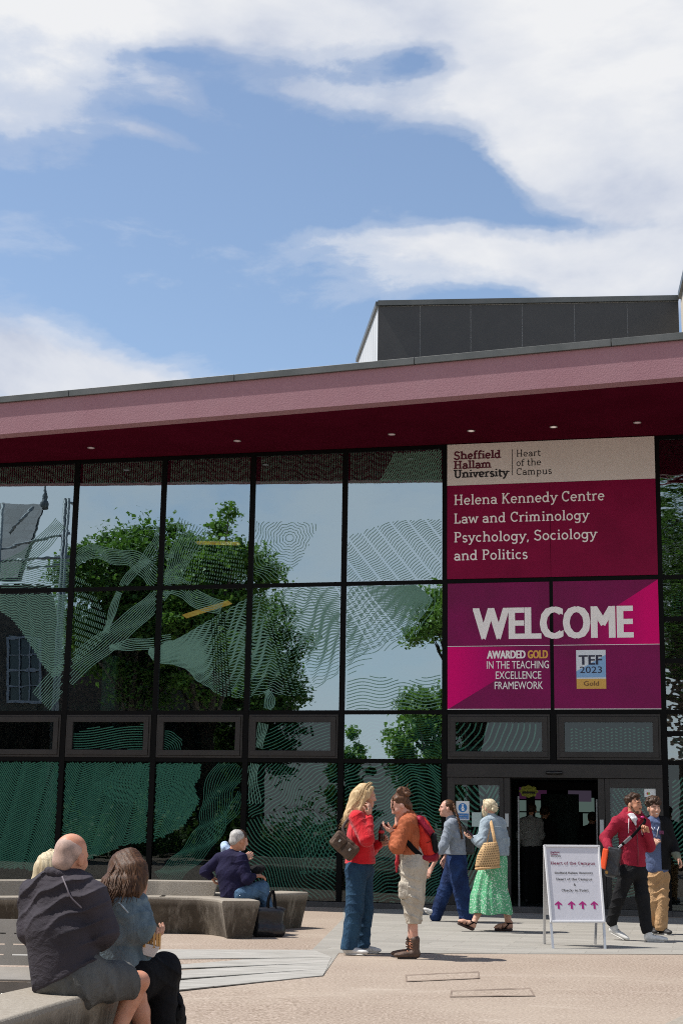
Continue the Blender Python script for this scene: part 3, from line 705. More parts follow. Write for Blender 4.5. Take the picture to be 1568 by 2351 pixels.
def split_text(mb, t, x0, base, x1, cap, bold):
    sans(mb, t, x0, base, x1, cap, bold)
split_text(mb, 'WELCOME', 603, 1022, 1341, 882, .034)
sans(mb, 'AWARDED', 668, 1111, 845, 1076, .034); sans(mb, 'GOLD', 854, 1110, 948, 1074, .034, 1)
sans(mb, 'IN THE TEACHING', 667, 1158, 952, 1123, .004); sans(mb, 'EXCELLENCE', 708, 1205, 917, 1170, .004); sans(mb, 'FRAMEWORK', 703, 1252, 925, 1217, .004)
mb.build('lettering', [m_ink_white, m_ink_gold], wp, recalc=False)
# award badge
mb = MB(); u0, v0 = R4(1079, 1250); u1, v1 = R4(1211, 1071); vg = R4(1079, 1204)[1]
fbox(mb, u0, u1, vg, v1, .03, .036); bg_ = mb.build('award_badge', mat('badge_white', (.66, .72, .78), .45), wp)
mb = MB(); fbox(mb, u0, u1, v0, vg - .001, .03, .036); mb.cm = 0; mb.build('gold_band', mat('badge_gold', (.62, .36, .07), .45), bg_)
mb = MB(); ut = R4(1140, 1100)[0]
mb.add([F(u0, vg + .02, .0375), F(u1, vg + .02, .0375), F(u1, v1 - .08, .0375), F(u0, vg + .12, .0375)], [(0, 1, 2, 3)])
mb.build('blue_print', mat('badge_blue', (.21, .40, .66), .45), bg_)
mb = MB(); pb = lambda u, v, l: F(u, v, .039 + l)
sans(mb, 'TEF', 1088, 1139, 1196, 1097, .03, 0, pb); sans(mb, '2023', 1094, 1178, 1195, 1148, .003, 0, pb); sans(mb, 'Gold', 1112, 1236, 1181, 1215, .006, 1, pb)
mb.build('lettering', [mat('ink_navy', (.012, .014, .045), .5), mat('ink_brown', (.16, .07, .02), .5)], bg_, recalc=False)

# small notices on the doors
def notice(x0, y0, x1, y1, m, label, w=.0055, th=.003):
    u0, v1 = fuv(x0, y0); u1, v0 = fuv(x1, y1)
    mb = MB(); fbox(mb, u0, u1, v0, v1, w, w + th); o = mb.build('notice', m)
    tag(o, label, 'notice'); return o, u0, u1, v0, v1
m_paper = mat('paper', (.70, .72, .72), .6)
o, u0, u1, v0, v1 = notice(1047, 1839, 1077, 1883, m_paper, 'white notice with a blue hand sanitiser pictogram on the door glass')
mb = MB(); cu, cv = (u0 + u1) / 2, v1 - .105; R_ = .072; lw_ = .0095
mb.add([F(cu + R_ * cos(t * pi / 12), cv + R_ * sin(t * pi / 12), lw_) for t in range(24)], [tuple(range(24))])
mb.cm = 1
for (a, b_, c, d) in ((-.018, .018, -.005, .018), (-.008, .008, .018, .045), (-.02, .02, .042, .052), (-.03, .03, -.022, -.012), (-.018, .024, -.05, -.024)): fquad(mb, cu + a, cu + b_, cv + c, cv + d, lw_ + .001)
mb.cm = 0; fquad(mb, u0 + .012, u1 - .012, v0 + .012, v0 + .105, lw_)
plx = lambda u, v, l: F(u, v, .011)
sans_text(mb, 'Please use', plx, u0 + .03, v0 + .062, u1 - .03, v0 + .092, .01, 1, 1); sans_text(mb, 'hand sanitiser', plx, u0 + .03, v0 + .022, u1 - .03, v0 + .05, .01, 1, 1)
mb.build('pictogram', [mat('notice_blue', (.02, .17, .46), .5), m_ink_white], o, recalc=False)
notice(1083, 1865, 1105, 1898, mat('paper_dull', (.42, .52, .49), .7), 'blank pale sheet of paper taped to the left door glass')
o, u0, u1, v0, v1 = notice(1478, 1811, 1508, 1830, m_paper, 'small white card with a coloured emblem on the right door glass')
mb = MB()
for k, (cx_, c) in enumerate(((.26, 0), (.36, 1))):
    mb.cm = c; uu = u0 + (u1 - u0) * cx_; vv = v0 + (v1 - v0) * .42
    mb.add([F(uu + .018 * cos(t * pi / 8), vv + .02 * sin(t * pi / 8), .0095 + k * .0006) for t in range(16)], [tuple(range(16))])
mb.build('emblem', [mat('emblem_red', (.55, .05, .04), .5), mat('emblem_green', (.25, .35, .05), .5)], o, recalc=False)
ys = thing('hanging_sign', 'yellow scalloped sign hanging inside the lobby near the door', 'sign', at_y(1213, 1820, 26.4))
c = at_y(1213, 1817, 26.4); mb = MB(); P = []
for t in range(40):
    a = 2 * pi * t / 40; r = 1 + .10 * cos(8 * a); P.append((c.x + .155 * r * cos(a), c.z + .10 * r * sin(a)))
mb.add([(x, 26.40, z) for x, z in P] + [(x, 26.42, z) for x, z in P], [tuple(range(40)), tuple(range(79, 39, -1))] + [(i, 40 + i, 40 + (i + 1) % 40, (i + 1) % 40) for i in range(40)])
mb.build('board', mat('sign_yellow', (.55, .58, .06), .5), ys)
mb = MB(); mb.box((c.x, 26.39, c.z - .02), .22, .006, .035); mb.build('dark_stripe', m_ink_black, ys)

# ================================================================ PRINTED LINE ART ON THE GLASS
m_frit = mat('printed_ink', (0.165, 0.325, 0.26), 0.7, spec=.2)
bsdf(m_frit).inputs['Alpha'].default_value = .74
m_frit_low = mat('printed_ink_low', (0.155, 0.30, 0.255), 0.7, spec=.2)
QS = []
def seg(a, b, h):
    d = (b[0] - a[0], b[1] - a[1]); L = math.hypot(*d)
    if L < 1e-5: return
    n = (-d[1] / L * h / 2, d[0] / L * h / 2)
    QS.append(((a[0] + n[0], a[1] + n[1]), (a[0] - n[0], a[1] - n[1]), (b[0] - n[0], b[1] - n[1]), (b[0] + n[0], b[1] + n[1])))
def inside(poly, x, y):
    c = False; j = len(poly) - 1
    for i in range(len(poly)):
        xi, yi = poly[i]; xj, yj = poly[j]
        if (yi > y) != (yj > y) and x < (xj - xi) * (y - yi) / (yj - yi) + xi: c = not c
        j = i
    return c
def field(polyD, ang, sp, w, off=lambda s, t: 0.0, ds=.035, wf=None, hole=None, dash=None):
    """family of near-parallel lines over a region given in photo pixels; off bends them"""
    P = [fuv(*p) for p in polyD]; a = radians(ang); ca, sa = cos(a), sin(a)
    cx = sum(p[0] for p in P) / len(P); cy = sum(p[1] for p in P) / len(P)
    Q = [((x - cx) * ca + (y - cy) * sa, -(x - cx) * sa + (y - cy) * ca) for x, y in P]
    s0, s1 = min(q[0] for q in Q), max(q[0] for q in Q); t0, t1 = min(q[1] for q in Q) - .8, max(q[1] for q in Q) + .8
    t = t0
    while t < t1:
        prev = None; s = s0; k = 0
        while s <= s1:
            tt = t + off(s, t); x, y = cx + s * ca - tt * sa, cy + s * sa + tt * ca
            ok = inside(P, x, y)
            if ok and hole and inside(hole, x, y): ok = False
            if ok and prev and not (dash and k % dash == 0): seg(prev, (x, y), w * (wf(s, t) if wf else 1))
            prev = (x, y) if ok else None; s += ds; k += 1
        t += sp
def spline(pts, n=10):
    out = []
    for i in range(len(pts) - 1):
        p0, p1, p2, p3 = pts[max(i - 1, 0)], pts[i], pts[i + 1], pts[min(i + 2, len(pts) - 1)]
        for k in range(n):
            t = k / n
            out.append(tuple(.5 * (2 * b + (c - a) * t + (2 * a - 5 * b + 4 * c - d) * t * t + (3 * b - a - 3 * c + d) * t ** 3) for a, b, c, d in zip(p0, p1, p2, p3)))
    return out + [tuple(pts[-1])]
R3 = lambda x, y: (x * .5, y * .5 + 995.3)
R5 = lambda x, y: (x * .5, y * .5 + 1569.5)
def branch(pts, nl, w, wob=.012):
    """pts: (x, y, width) in photo px; parallel lines following a limb"""
    S = spline([(*fuv(x, y), wd / 140.0) for x, y, wd in pts], 9)
    for k in range(nl):
        f = k / (nl - 1) - .5; pr = None
        for i, (x, y, wd) in enumerate(S):
            a, b = S[max(i - 1, 0)], S[min(i + 1, len(S) - 1)]; d = math.hypot(b[0] - a[0], b[1] - a[1]) or 1
            n = (-(b[1] - a[1]) / d, (b[0] - a[0]) / d); o = f * wd + wob * sin(i * .55 + k * .5)
            p = (x + n[0] * o, y + n[1] * o)
            if pr: seg(pr, p, w)
            pr = p
LW = .013
br3 = lambda L: [(*R3(x, y), wd) for x, y, wd in L]
branch(br3([(190, 1230, 64), (330, 1080, 60), (480, 965, 56), (620, 850, 50), (730, 745, 42), (800, 640, 46), (845, 530, 60), (900, 420, 90)]), 12, LW)
branch(br3([(505, 985, 14), (600, 970, 24), (720, 965, 30), (790, 950, 34)]), 7, LW)
branch(br3([(490, 915, 14), (520, 810, 16), (570, 690, 18), (650, 600, 22), (715, 510, 26), (738, 430, 12)]), 6, LW)
branch(br3([(345, 580, 36), (430, 540, 32), (520, 565, 34), (610, 575, 40), (680, 630, 44), (740, 690, 44), (830, 705, 40), (900, 760, 38), (1020, 800, 34)]), 10, LW)
branch(br3([(280, 410, 36), (190, 510, 40), (90, 590, 40), (-40, 660, 46)]), 9, LW)
branch(br3([(640, 600, 10), (720, 575, 14), (800, 560, 10)]), 4, LW * .8)
branch(br3([(1225, 1180, 14), (1240, 1230, 22), (1215, 1320, 20), (1190, 1430, 22), (1160, 1560, 24), (1160, 1700, 40)]), 7, LW)
# big shaded leaf at the left
leafL = [R3(*p) for p in ((-20, 735), (330, 735), (318, 900), (300, 1090), (245, 1130), (190, 1060), (130, 960), (60, 860), (0, 815), (-20, 810))]
field(leafL, 12, .030, .017, lambda s, t: .03 * sin(s * 6) + .012 * sin(s * 31), dash=None)
field([R3(*p) for p in ((338, 640), (420, 690), (500, 860), (470, 950), (345, 1060))], 70, .036, .012, lambda s, t: .02 * sin(s * 9), dash=3)
field([R3(*p) for p in ((0, 600), (330, 570), (330, 715), (0, 715))], 6, .036, .011, lambda s, t: .02 * sin(s * 7))
field([R3(*p) for p in ((860, 480), (1100, 480), (1150, 700), (830, 700))], 80, .045, .014, lambda s, t: .02 * sin(s * 5), dash=2)
# ginkgo fan: contours swept from the stalk round to the right
O = spline([R3(*p) for p in ((690, 985), (684, 1010), (720, 1050), (800, 1062), (865, 1088), (905, 1135), (960, 1165), (1005, 1198), (1075, 1210), (1140, 1212), (1230, 1188), (1310, 1202), (1400, 1195), (1480, 1150), (1560, 1095), (1640, 1030), (1720, 985), (1840, 930), (1930, 850), (1990, 760))], 7)
I_ = spline([R3(*p) for p in ((740, 985), (760, 960), (800, 950), (850, 925), (900, 895), (960, 860), (1020, 825), (1080, 790), (1140, 755), (1200, 730), (1280, 720), (1380, 705), (1480, 710), (1600, 700), (1740, 700), (1900, 690))], 9)
def samp(L, t):
    x = t * (len(L) - 1); i = min(int(x), len(L) - 2); f = x - i
    return (L[i][0] * (1 - f) + L[i + 1][0] * f, L[i][1] * (1 - f) + L[i + 1][1] * f)
NL = 38
for k in range(NL + 1):
    tk = k / NL; pr = None
    for i in range(241):
        s = i / 240; rip = .035 * sin(s * 62 + tk * 2) * sin(tk * pi) + .012 * sin(s * 150 + k)
        f = min(1, max(0, tk + rip)); a, b = samp(I_, s), samp(O, s)
        p = fuv(a[0] * (1 - f) + b[0] * f, a[1] * (1 - f) + b[1] * f)
        fold = .5 + .5 * sin(s * 26 + 1.0)
        h = LW * (1.0 + 1.5 * fold * max(0, 1 - abs(tk - .45) * 2)) * (.75 if tk > .82 else 1)
        if pr and not (s > .3 and fold < .25 and i % 3 == 0): seg(pr, p, h)
        pr = p
# feathery lines and arcs in the panes with the open sky
def arcs(cx, cy, r0, r1, n, poly, w, wob=.02, a0=0, a1=360, ripn=9):
    P = [fuv(*p) for p in poly]; c = fuv(cx, cy)
    for k in range(n):
        r = (r0 + (r1 - r0) * k / (n - 1)) / 140.; pr = None
        for i in range(121):
            a = radians(a0 + (a1 - a0) * i / 120); rr = r * (1 + wob * sin(a * ripn + k * .35))
            p = (c[0] + rr * cos(a), c[1] + rr * sin(a) * .9); ok = inside(P, *p)
            if ok and pr: seg(pr, p, w)
            pr = p if ok else None
arcs(665, 1235, 10, 130, 17, [(584, 1196), (735, 1200), (690, 1290), (640, 1335), (582, 1335)], .010, .05)
field([(795, 1230), (900, 1195), (1018, 1190), (1018, 1335), (795, 1335)], 38, .045, .011, lambda s, t: .05 * sin(s * 5 + t * 3) + .012 * sin(s * 23), dash=7)
arcs(760, 1330, 20, 330, 26, [(794, 1345), (1015, 1345), (1000, 1400), (940, 1480), (870, 1500), (794, 1560)], .011, .018, -80, 20, 16)
field([(792, 1562), (860, 1548), (930, 1562), (1018, 1545), (1018, 1632), (792, 1632)], 0, .055, .014, lambda s, t: .035 * sin(s * 9) + .02 * sin(s * 4 + 1))
arcs(600, 1480, 40, 190, 14, [(584, 1346), (784, 1346), (784, 1440), (700, 1380)], .010, .02, -40, 60, 12)
for x0, x1 in ((-10, 178), (190, 376), (390, 580), (596, 788), (800, 1018)):  # added dashes put a greenish reflection tone over the top band
    field([(x0, 1040), (x1, 1020), (x1, 1108), (x0, 1112)], 0, .021, .0062, lambda s, t: .012 * sin(s * 6 + t * 4) + .006 * sin(s * 17), dash=2, ds=.021)
field([(870, 1108), (905, 1040), (1018, 1030), (1018, 1108)], 60, .034, .016, lambda s, t: .02 * sin(s * 8))
QS_UP = QS; QS = []
LW2 = .012
# ground-floor panes
zig = lambda p, a: (lambda x: a * abs(((x / p) % 2) - 1))
z1 = zig(.55, .45); z2 = zig(.24, .06)
lowpoly = [R5(*p) for p in ((-20, 345), (925, 345), (920, 420), (895, 480), (920, 540), (895, 590), (850, 655), (760, 705), (690, 730), (580, 742), (500, 778), (395, 815), (260, 862), (190, 872), (90, 850), (-20, 850))]
field(lowpoly, -14, .042, .0235, lambda s, t: z1(s + .4) + .02 * sin(s * 3 + t * 2) + z2(s) * .5, ds=.03)
field([R5(*p) for p in ((415, 470), (590, 365), (925, 365), (920, 430), (890, 480), (915, 545), (840, 650), (700, 590), (560, 560))], 88, .054, .026, lambda s, t: .05 * sin(s * 9 + t) + .03 * sin(s * 4), ds=.03)
branch([(*R5(x, y), w) for x, y, w in ((1085, 366, 70), (1010, 470, 70), (985, 590, 66), (960, 680, 60), (880, 780, 52), (800, 860, 50), (740, 910, 50))], 15, LW2, .02)
branch([(*R5(x, y), w) for x, y, w in ((1110, 500, 20), (1080, 570, 26), (1010, 650, 24), (940, 720, 30))], 6, LW2, .01)
wavy = lambda s, t: .09 * sin(s * 2.6 + t * 1.3) + .05 * sin(s * 6.1 - t * 2.0) + .02 * sin(s * 15 + t * 5)
field([R5(*p) for p in ((1135, 365), (1560, 365), (1560, 620), (1350, 560), (1135, 620))], 38, .050, .016, wavy)
field([R5(*p) for p in ((1135, 622), (1350, 562), (1560, 622), (1560, 990), (1100, 990), (950, 900), (1010, 800), (1100, 700))], -52, .054, .019, lambda s, t: .14 * abs(((s * 1.1 + t * .6) % 2) - 1) + .04 * sin(s * 7))
arcs(830, 2010, 30, 330, 30, [(690, 1900), (784, 1870), (784, 2070), (690, 2072)], .018, .03, 60, 180, 10)
E5 = [(790, 1648), (1020, 1648), (1020, 2078), (790, 2074)]
field(E5, 2, .050, .019, lambda s, t: .20 * sin(s * 2.4 + t * .9 + .6) + .07 * sin(s * 5.2 - t * 2.2) + .018 * sin(s * 19 + t * 7), ds=.022)
# casement panes
field([(166, 1684), (215, 1668), (270, 1668), (335, 1661), (335, 1727), (166, 1727)], 4, .042, .016, lambda s, t: .03 * sin(s * 4))
arcs(372, 1730, 10, 60, 10, [(372, 1660), (420, 1690), (418, 1727), (372, 1727)], .013, .02, 0, 90)
field([(600, 1690), (640, 1660), (766, 1656), (766, 1727), (600, 1727)], 24, .052, .013, lambda s, t: .03 * sin(s * 5))
arcs(1010, 1640, 20, 300, 22, [(1044, 1658), (1230, 1660), (1250, 1730), (1044, 1728)], .022, .008, -80, 10, 14)
field([(1300, 1672), (1505, 1668), (1505, 1722), (1300, 1726)], 0, .05, .016, lambda s, t: .02 * sin(s * 30), dash=2)
# door panes
arcs(1160, 1760, 40, 170, 12, [(1044, 1802), (1122, 1802), (1080, 1900), (1044, 1925)], .030, .01, 150, 290)
field([(1124, 1802), (1147, 1802), (1147, 2075), (1044, 2075), (1044, 1930), (1084, 1900)], 66, .058, .028, lambda s, t: .02 * sin(s * 4))
field([(1403, 1809), (1507, 1809), (1507, 1900), (1403, 1900)], 35, .036, .018, lambda s, t: .02 * sin(s * 21), ds=.03, dash=2)
field([(1403, 1900), (1507, 1900), (1507, 2078), (1403, 2078)], 14, .042, .016, lambda s, t: .03 * sin(s * 8))
field([(1540, 1790), (1700, 1760), (1700, 2040), (1540, 1980)], 25, .055, .022, lambda s, t: .12 * sin(s * 3.2 + t) + .02 * sin(s * 14))
field([(1536, 1360), (1700, 1340), (1700, 1420), (1536, 1420)], 0, .04, .014, lambda s, t: .02 * sin(s * 24), dash=3)
field([(1530, 1690), (1700, 1690), (1700, 1740), (1530, 1740)], 0, .04, .014, lambda s, t: .02 * sin(s * 24), dash=3)
QS_LO = QS
for low, Q in ((0, QS_UP), (1, QS_LO)):
    buckets = {}
    for q in Q:
        mxu = (q[0][0] + q[2][0]) / 2; mxv = (q[0][1] + q[2][1]) / 2
        for k, (u0, u1, v0, v1, w, o) in enumerate(PANES):
            if u0 + .012 < mxu < u1 - .012 and v0 + .008 < mxv < v1 - .008 and all(u0 < p[0] < u1 and v0 < p[1] < v1 for p in q):
                buckets.setdefault(k, []).append(q); break
    for k, L in buckets.items():
        u0, u1, v0, v1, w, o = PANES[k]; mb = MB(); n = 0
        for q in L:
            ww = (w - .008 - .00012 * (n % 23)) if low else (w + .005 + .00012 * (n % 23)); n += 1
            mb.add([F(p[0], p[1], ww) for p in q], [(0, 1, 2, 3)])
        mb.build('line_print', m_frit_low if low else m_frit, o, recalc=False)

# ================================================================ WHAT THE GLASS REFLECTS: trees and an old house across the square
m_bark = mat('bark', (0.06, 0.045, 0.032), 0.9, (0.12, 0.09, 0.065), 6, 6, .5, 30, stretch=(1, 1, .25))
def leafmat(name, c0, c1):
    m, nt = new_mat(name); b = nd(nt, 'ShaderNodeBsdfPrincipled'); o = nd(nt, 'ShaderNodeOutputMaterial')
    oi = nd(nt, 'ShaderNodeNewGeometry').outputs['Random Per Island']
    oc = nd(nt, 'ShaderNodeTexCoord').outputs['Object']
    f = mth(nt, 'ADD', mth(nt, 'MULTIPLY', oi, .6), mth(nt, 'MULTIPLY', noise(nt, oc, .7, 3), .5))
    nt.links.new(ramp(nt, f, [(.2, c0), (.8, c1)]), b.inputs['Base Color']); b.inputs['Roughness'].default_value = .55
    tl = nd(nt, 'ShaderNodeBsdfTranslucent'); tl.inputs['Color'].default_value = (c1[0] * 1.3, c1[1] * 1.4, c1[2], 1)
    mx = nd(nt, 'ShaderNodeMixShader'); mx.inputs[0].default_value = .25
    nt.links.new(b.outputs[0], mx.inputs[1]); nt.links.new(tl.outputs[0], mx.inputs[2]); nt.links.new(mx.outputs[0], o.inputs[0]); return m
m_leaf = leafmat('leaves', (0.065, 0.14, 0.025), (0.18, 0.31, 0.05))
m_leaf2 = leafmat('leaves_dark', (0.05, 0.115, 0.024), (0.13, 0.24, 0.04))
def make_tree(name, label, base, height, crown_r, crown_z0, m, seed, leaf=.16, nleaf=150, clumps=70, group=None, squash=1.0):
    r = random.Random(seed); T = thing(name, label, 'tree', base, group); bx = Vector(base)
    tr = MB(); top = bx + Vector((r.uniform(-.3, .3), r.uniform(-.3, .3), height * .62))
    tr.tube([bx, bx + Vector((.05, 0, height * .2)), bx + Vector((-.05, .1, height * .42)), top], [height * .028, height * .021, height * .016, height * .007], 9)
    lf = MB(); cz = (crown_z0 + height) / 2; hz = (height - crown_z0) / 2
    for k in range(clumps):
        while True:
            d = Vector((r.uniform(-1, 1), r.uniform(-1, 1), r.uniform(-1, 1)))
            if .25 < d.length < 1: break
        d *= (.75 + .25 * r.random()) * (1 + .14 * sin(5 * math.atan2(d.y, d.x) + seed))
        c = bx + Vector((d.x * crown_r, d.y * crown_r * squash, cz + d.z * hz))
        if d.length > .45 and r.random() < .7:
            s = bx + Vector((0, 0, min(c.z - .5, height * r.uniform(.3, .6)))); mid = (s + c) / 2 + Vector((0, 0, .2))
            tr.tube([s, mid, c], [height * .010, height * .006, .012], 5)
        cr = crown_r * r.uniform(.14, .27)
        for i in range(int(nleaf * r.uniform(.6, 1.3))):
            g = Vector((r.gauss(0, .55), r.gauss(0, .55), r.gauss(0, .42))) * cr
            p = c + g; n = Vector((r.gauss(0, .6), r.gauss(0, .6), 1)).normalized(); t = n.orthogonal().normalized(); t.rotate(Matrix.Rotation(r.uniform(0, 6.28), 3, n)); bb = n.cross(t)
            L = leaf * r.uniform(.7, 1.3); dr = n * L * -.15
            lf.add([p - t * L * .5, p - t * .1 * L + bb * .42 * L + dr, p + t * .15 * L + bb * .2 * L, p + t * .55 * L + dr, p + t * .15 * L - bb * .2 * L, p - t * .1 * L - bb * .42 * L + dr], [(0, 5, 4, 3, 2, 1)])
    tr.build('trunk', m_bark, T, smooth=True); lf.build('crown', m, T, recalc=False); return T
def vpoint(px, py, Y):                         # a thing seen in the mirror of the glass at virtual depth Y
    return mirror(at_y(px, py, Y))
def vbase(px, Y):
    p = vpoint(px, 1860, Y); return (p.x, p.y, 0)
def vz(px, py, Y): return at_y(px, py, Y).z
make_tree('broadleaf_tree', 'tall round broadleaf tree across the square mirrored in the second pane', vbase(285, 58), vz(285, 1150, 58), 3.3, 5.3, m_leaf2, 11, .19, 300, 120)
make_tree('broadleaf_tree', 'spreading leafy tree across the square mirrored in the middle panes', vbase(470, 57), vz(480, 1165, 57), 2.45, 5.0, m_leaf, 5, .19, 300, 120)
make_tree('broadleaf_tree', 'lower broad leafy tree across the square mirrored beside the plain pane', vbase(585, 62), vz(600, 1345, 62), 2.15, 2.0, m_leaf2, 23, .18, 240, 95)
make_tree('broadleaf_tree', 'near leafy tree whose hanging branches are mirrored left of the sign', vbase(1085, 47), vz(960, 1330, 47), 2.5, vz(960, 1490, 47), m_leaf, 8, .15, 220, 50)
make_tree('broadleaf_tree', 'dense bushy tree mirrored low in the pane left of the sign', vbase(985, 60), vz(980, 1545, 60), 1.9, 1.0, m_leaf, 31, .17, 260, 80)
make_tree('broadleaf_tree', 'small bright bushy tree mirrored in the low pane beside the casements', vbase(810, 64), vz(810, 1675, 64), 1.2, .6, m_leaf, 41, .17, 200, 50)
make_tree('broadleaf_tree', 'leafy tree mirrored at the right edge beyond the welcome banner', vbase(1575, 52), vz(1570, 1085, 52), 2.3, 5.2, m_leaf2, 17, .17, 240, 70)
hd = MB(); r = random.Random(3)
a, c = Vector(vbase(30, 60)), Vector(vbase(800, 66))
for i in range(9000):
    t = r.random(); p = a.lerp(c, t) + Vector((r.gauss(0, .7), r.gauss(0, .5), 0)); z = min(3.2, abs(r.gauss(0, 1.0)) + .05) * (.75 + .35 * sin(t * 23)); p.z = max(.05, z)
    n = Vector((r.gauss(0, .6), r.gauss(0, .6), 1)).normalized(); tt = n.orthogonal().normalized(); tt.rotate(Matrix.Rotation(r.uniform(0, 6.28), 3, n)); bb = n.cross(tt); L = .24
    hd.add([p - tt * L * .5, p + bb * L * .35, p + tt * L * .5, p - bb * L * .35], [(0, 1, 2, 3)])
hg = hd.build('hedge', m_leaf2, recalc=False); tag(hg, 'long dark hedge across the square under the mirrored trees', 'hedge'); hg['kind'] = 'stuff'
tb0, tb1 = Vector(vbase(-260, 68)), Vector(vbase(600, 70))
tw = thing('brick_building', 'long dark brick building behind the mirrored trees', 'building', tb0)
m_brick = mat('dark_brick', (.035, .026, .022), .9, (.065, .045, .036), 5, 6)
m_dimw = mat('dim_window', (.03, .035, .04), .15)
d_ = (tb1 - tb0).normalized(); n_ = Vector((-d_.y, d_.x, 0)) * 2.5; hz_ = Vector((0, 0, vz(300, 1500, 68)))
mb = MB(); mb.hexa([tb0 - n_, tb1 - n_, tb1 + n_, tb0 + n_], [tb0 - n_ + hz_, tb1 - n_ + hz_, tb1 + n_ + hz_, tb0 + n_ + hz_]); wl_ = mb.build('wall', m_brick, tw)
for s_ in (-1, 1):
    for k in range(9):
        for zz in (1.4, 4.4):
            c_ = tb0 + (tb1 - tb0) * ((k + .5) / 9) + n_ * (1.004 * s_) + Vector((0, 0, zz + .7)); mb = MB(); mb.box(c_, 1.1, .08, 1.5, frame(n_)); mb.build('window', m_dimw, tw)
# old stone house with slate roof
m_slate, nt = new_mat('slate_roof')
b = nd(nt, 'ShaderNodeBsdfPrincipled'); o = nd(nt, 'ShaderNodeOutputMaterial'); nt.links.new(b.outputs[0], o.inputs[0])
oc = nd(nt, 'ShaderNodeTexCoord').outputs['Object']
wv = nd(nt, 'ShaderNodeTexBrick'); wv.inputs['Scale'].default_value = 1.0; wv.inputs['Brick Width'].default_value = .5; wv.inputs['Row Height'].default_value = .3
sx = nd(nt, 'ShaderNodeSeparateXYZ'); nt.links.new(oc, sx.inputs[0]); cx_ = nd(nt, 'ShaderNodeCombineXYZ'); nt.links.new(sx.outputs[0], cx_.inputs[0]); nt.links.new(sx.outputs[2], cx_.inputs[1]); nt.links.new(cx_.outputs[0], wv.inputs['Vector'])
wv.inputs['Color1'].default_value = (.035, .04, .045, 1); wv.inputs['Color2'].default_value = (.075, .08, .088, 1); wv.inputs['Mortar'].default_value = (.03, .03, .035, 1)
nt.links.new(wv.outputs[0], b.inputs['Base Color']); b.inputs['Roughness'].default_value = .6
m_stone = mat('old_stone', (0.030, 0.026, 0.022), .9, (0.055, 0.047, 0.04), 3, 8, .4, 12)
ho = thing('stone_house', 'old dark stone house with slate roof and spire finial mirrored in the left panes', 'house', vbase(-40, 52))
Yh = 52.0
def VP(px, py, dY=0): return vpoint(px, py, Yh + dY)
ridge_l, ridge_r = VP(-160, 1160), VP(100, 1165); eave_l, eave_r = VP(-160, 1400, -2.5), VP(20, 1400, -2.5)
hip = VP(150, 1400, 2.0)
ew = [VP(-160, 1400, -2.2), VP(10, 1400, -2.2)]
mb = MB(); lo = lambda p: Vector((p.x, p.y, 0)); hi = lambda p, z=None: Vector((p.x, p.y, z if z else p.z))
far = VP(118, 1400, 4.0)
zt = VP(20, 1345, -2.2).z
for p, q_ in ((ew[0], VP(98, 1400, -2.2)), (VP(98, 1400, -2.2), far)):
    d = (q_ - p).normalized(); nn = Vector((-d.y, d.x, 0)) * .2
    mb.hexa([lo(p) - nn, lo(q_) - nn, lo(q_) + nn, lo(p) + nn], [hi(p, zt) - nn, hi(q_, zt) - nn, hi(q_, zt) + nn, hi(p, zt) + nn])
mb.build('wall', m_stone, ho)
mb = MB(); th = Vector((0, 0, .12)); e2 = VP(38, 1335, -2.6); el = VP(-160, 1335, -2.6); e3 = VP(48, 1335, 6); el3 = VP(-160, 1335, 6)
mb.add([el, e2, ridge_r, ridge_l, e3, el3, el + th, e2 + th, ridge_r + th, ridge_l + th, e3 + th, el3 + th], [(0, 1, 2, 3), (1, 4, 2), (3, 2, 4, 5), (6, 7, 8, 9), (7, 10, 8), (9, 8, 10, 11), (0, 1, 7, 6), (1, 4, 10, 7), (4, 5, 11, 10)])
mb.build('roof', m_slate, ho)
mb = MB(); fp = ridge_r + Vector((0, 0, -.1)); mb.lathe([(.14, 0), (.16, .25), (.10, .3), (.11, .42), (.05, .6), (.012, 1.1)], 10, Matrix.Translation(fp)); mb.build('finial', mat('lead_grey', (.10, .11, .11), .6), ho, smooth=True)
m_wframe = mat('sash_paint', (.16, .18, .21), .6)
def vrect(px0, py0, px1, py1, dY):
    return [VP(px0, py1, dY), VP(px1, py1, dY), VP(px1, py0, dY), VP(px0, py0, dY)]
wz = -2.45
def vbar(mb, px0, py0, px1, py1):
    a = vrect(px0, py0, px1, py1, wz); b2 = vrect(px0, py0, px1, py1, wz - .08); mb.add(a + b2, [(0, 1, 2, 3), (7, 6, 5, 4), (0, 4, 5, 1), (1, 5, 6, 2), (2, 6, 7, 3), (3, 7, 4, 0)])
mb = MB()
for r_ in ((14, 1460, 20, 1612), (88, 1460, 94, 1612), (20, 1606, 88, 1612), (20, 1460, 88, 1466), (20, 1534, 88, 1540), (42, 1466, 45, 1606), (65, 1466, 68, 1606), (20, 1500, 88, 1503), (20, 1572, 88, 1575)): vbar(mb, *r_)
wf_ = mb.build('window_frame', m_wframe, ho)
mb = MB(); mb.add(vrect(20, 1466, 88, 1606, wz + .03), [(0, 1, 2, 3)]); mb.build('pane', mat('old_glass', (.02, .025, .03), .1), wf_)
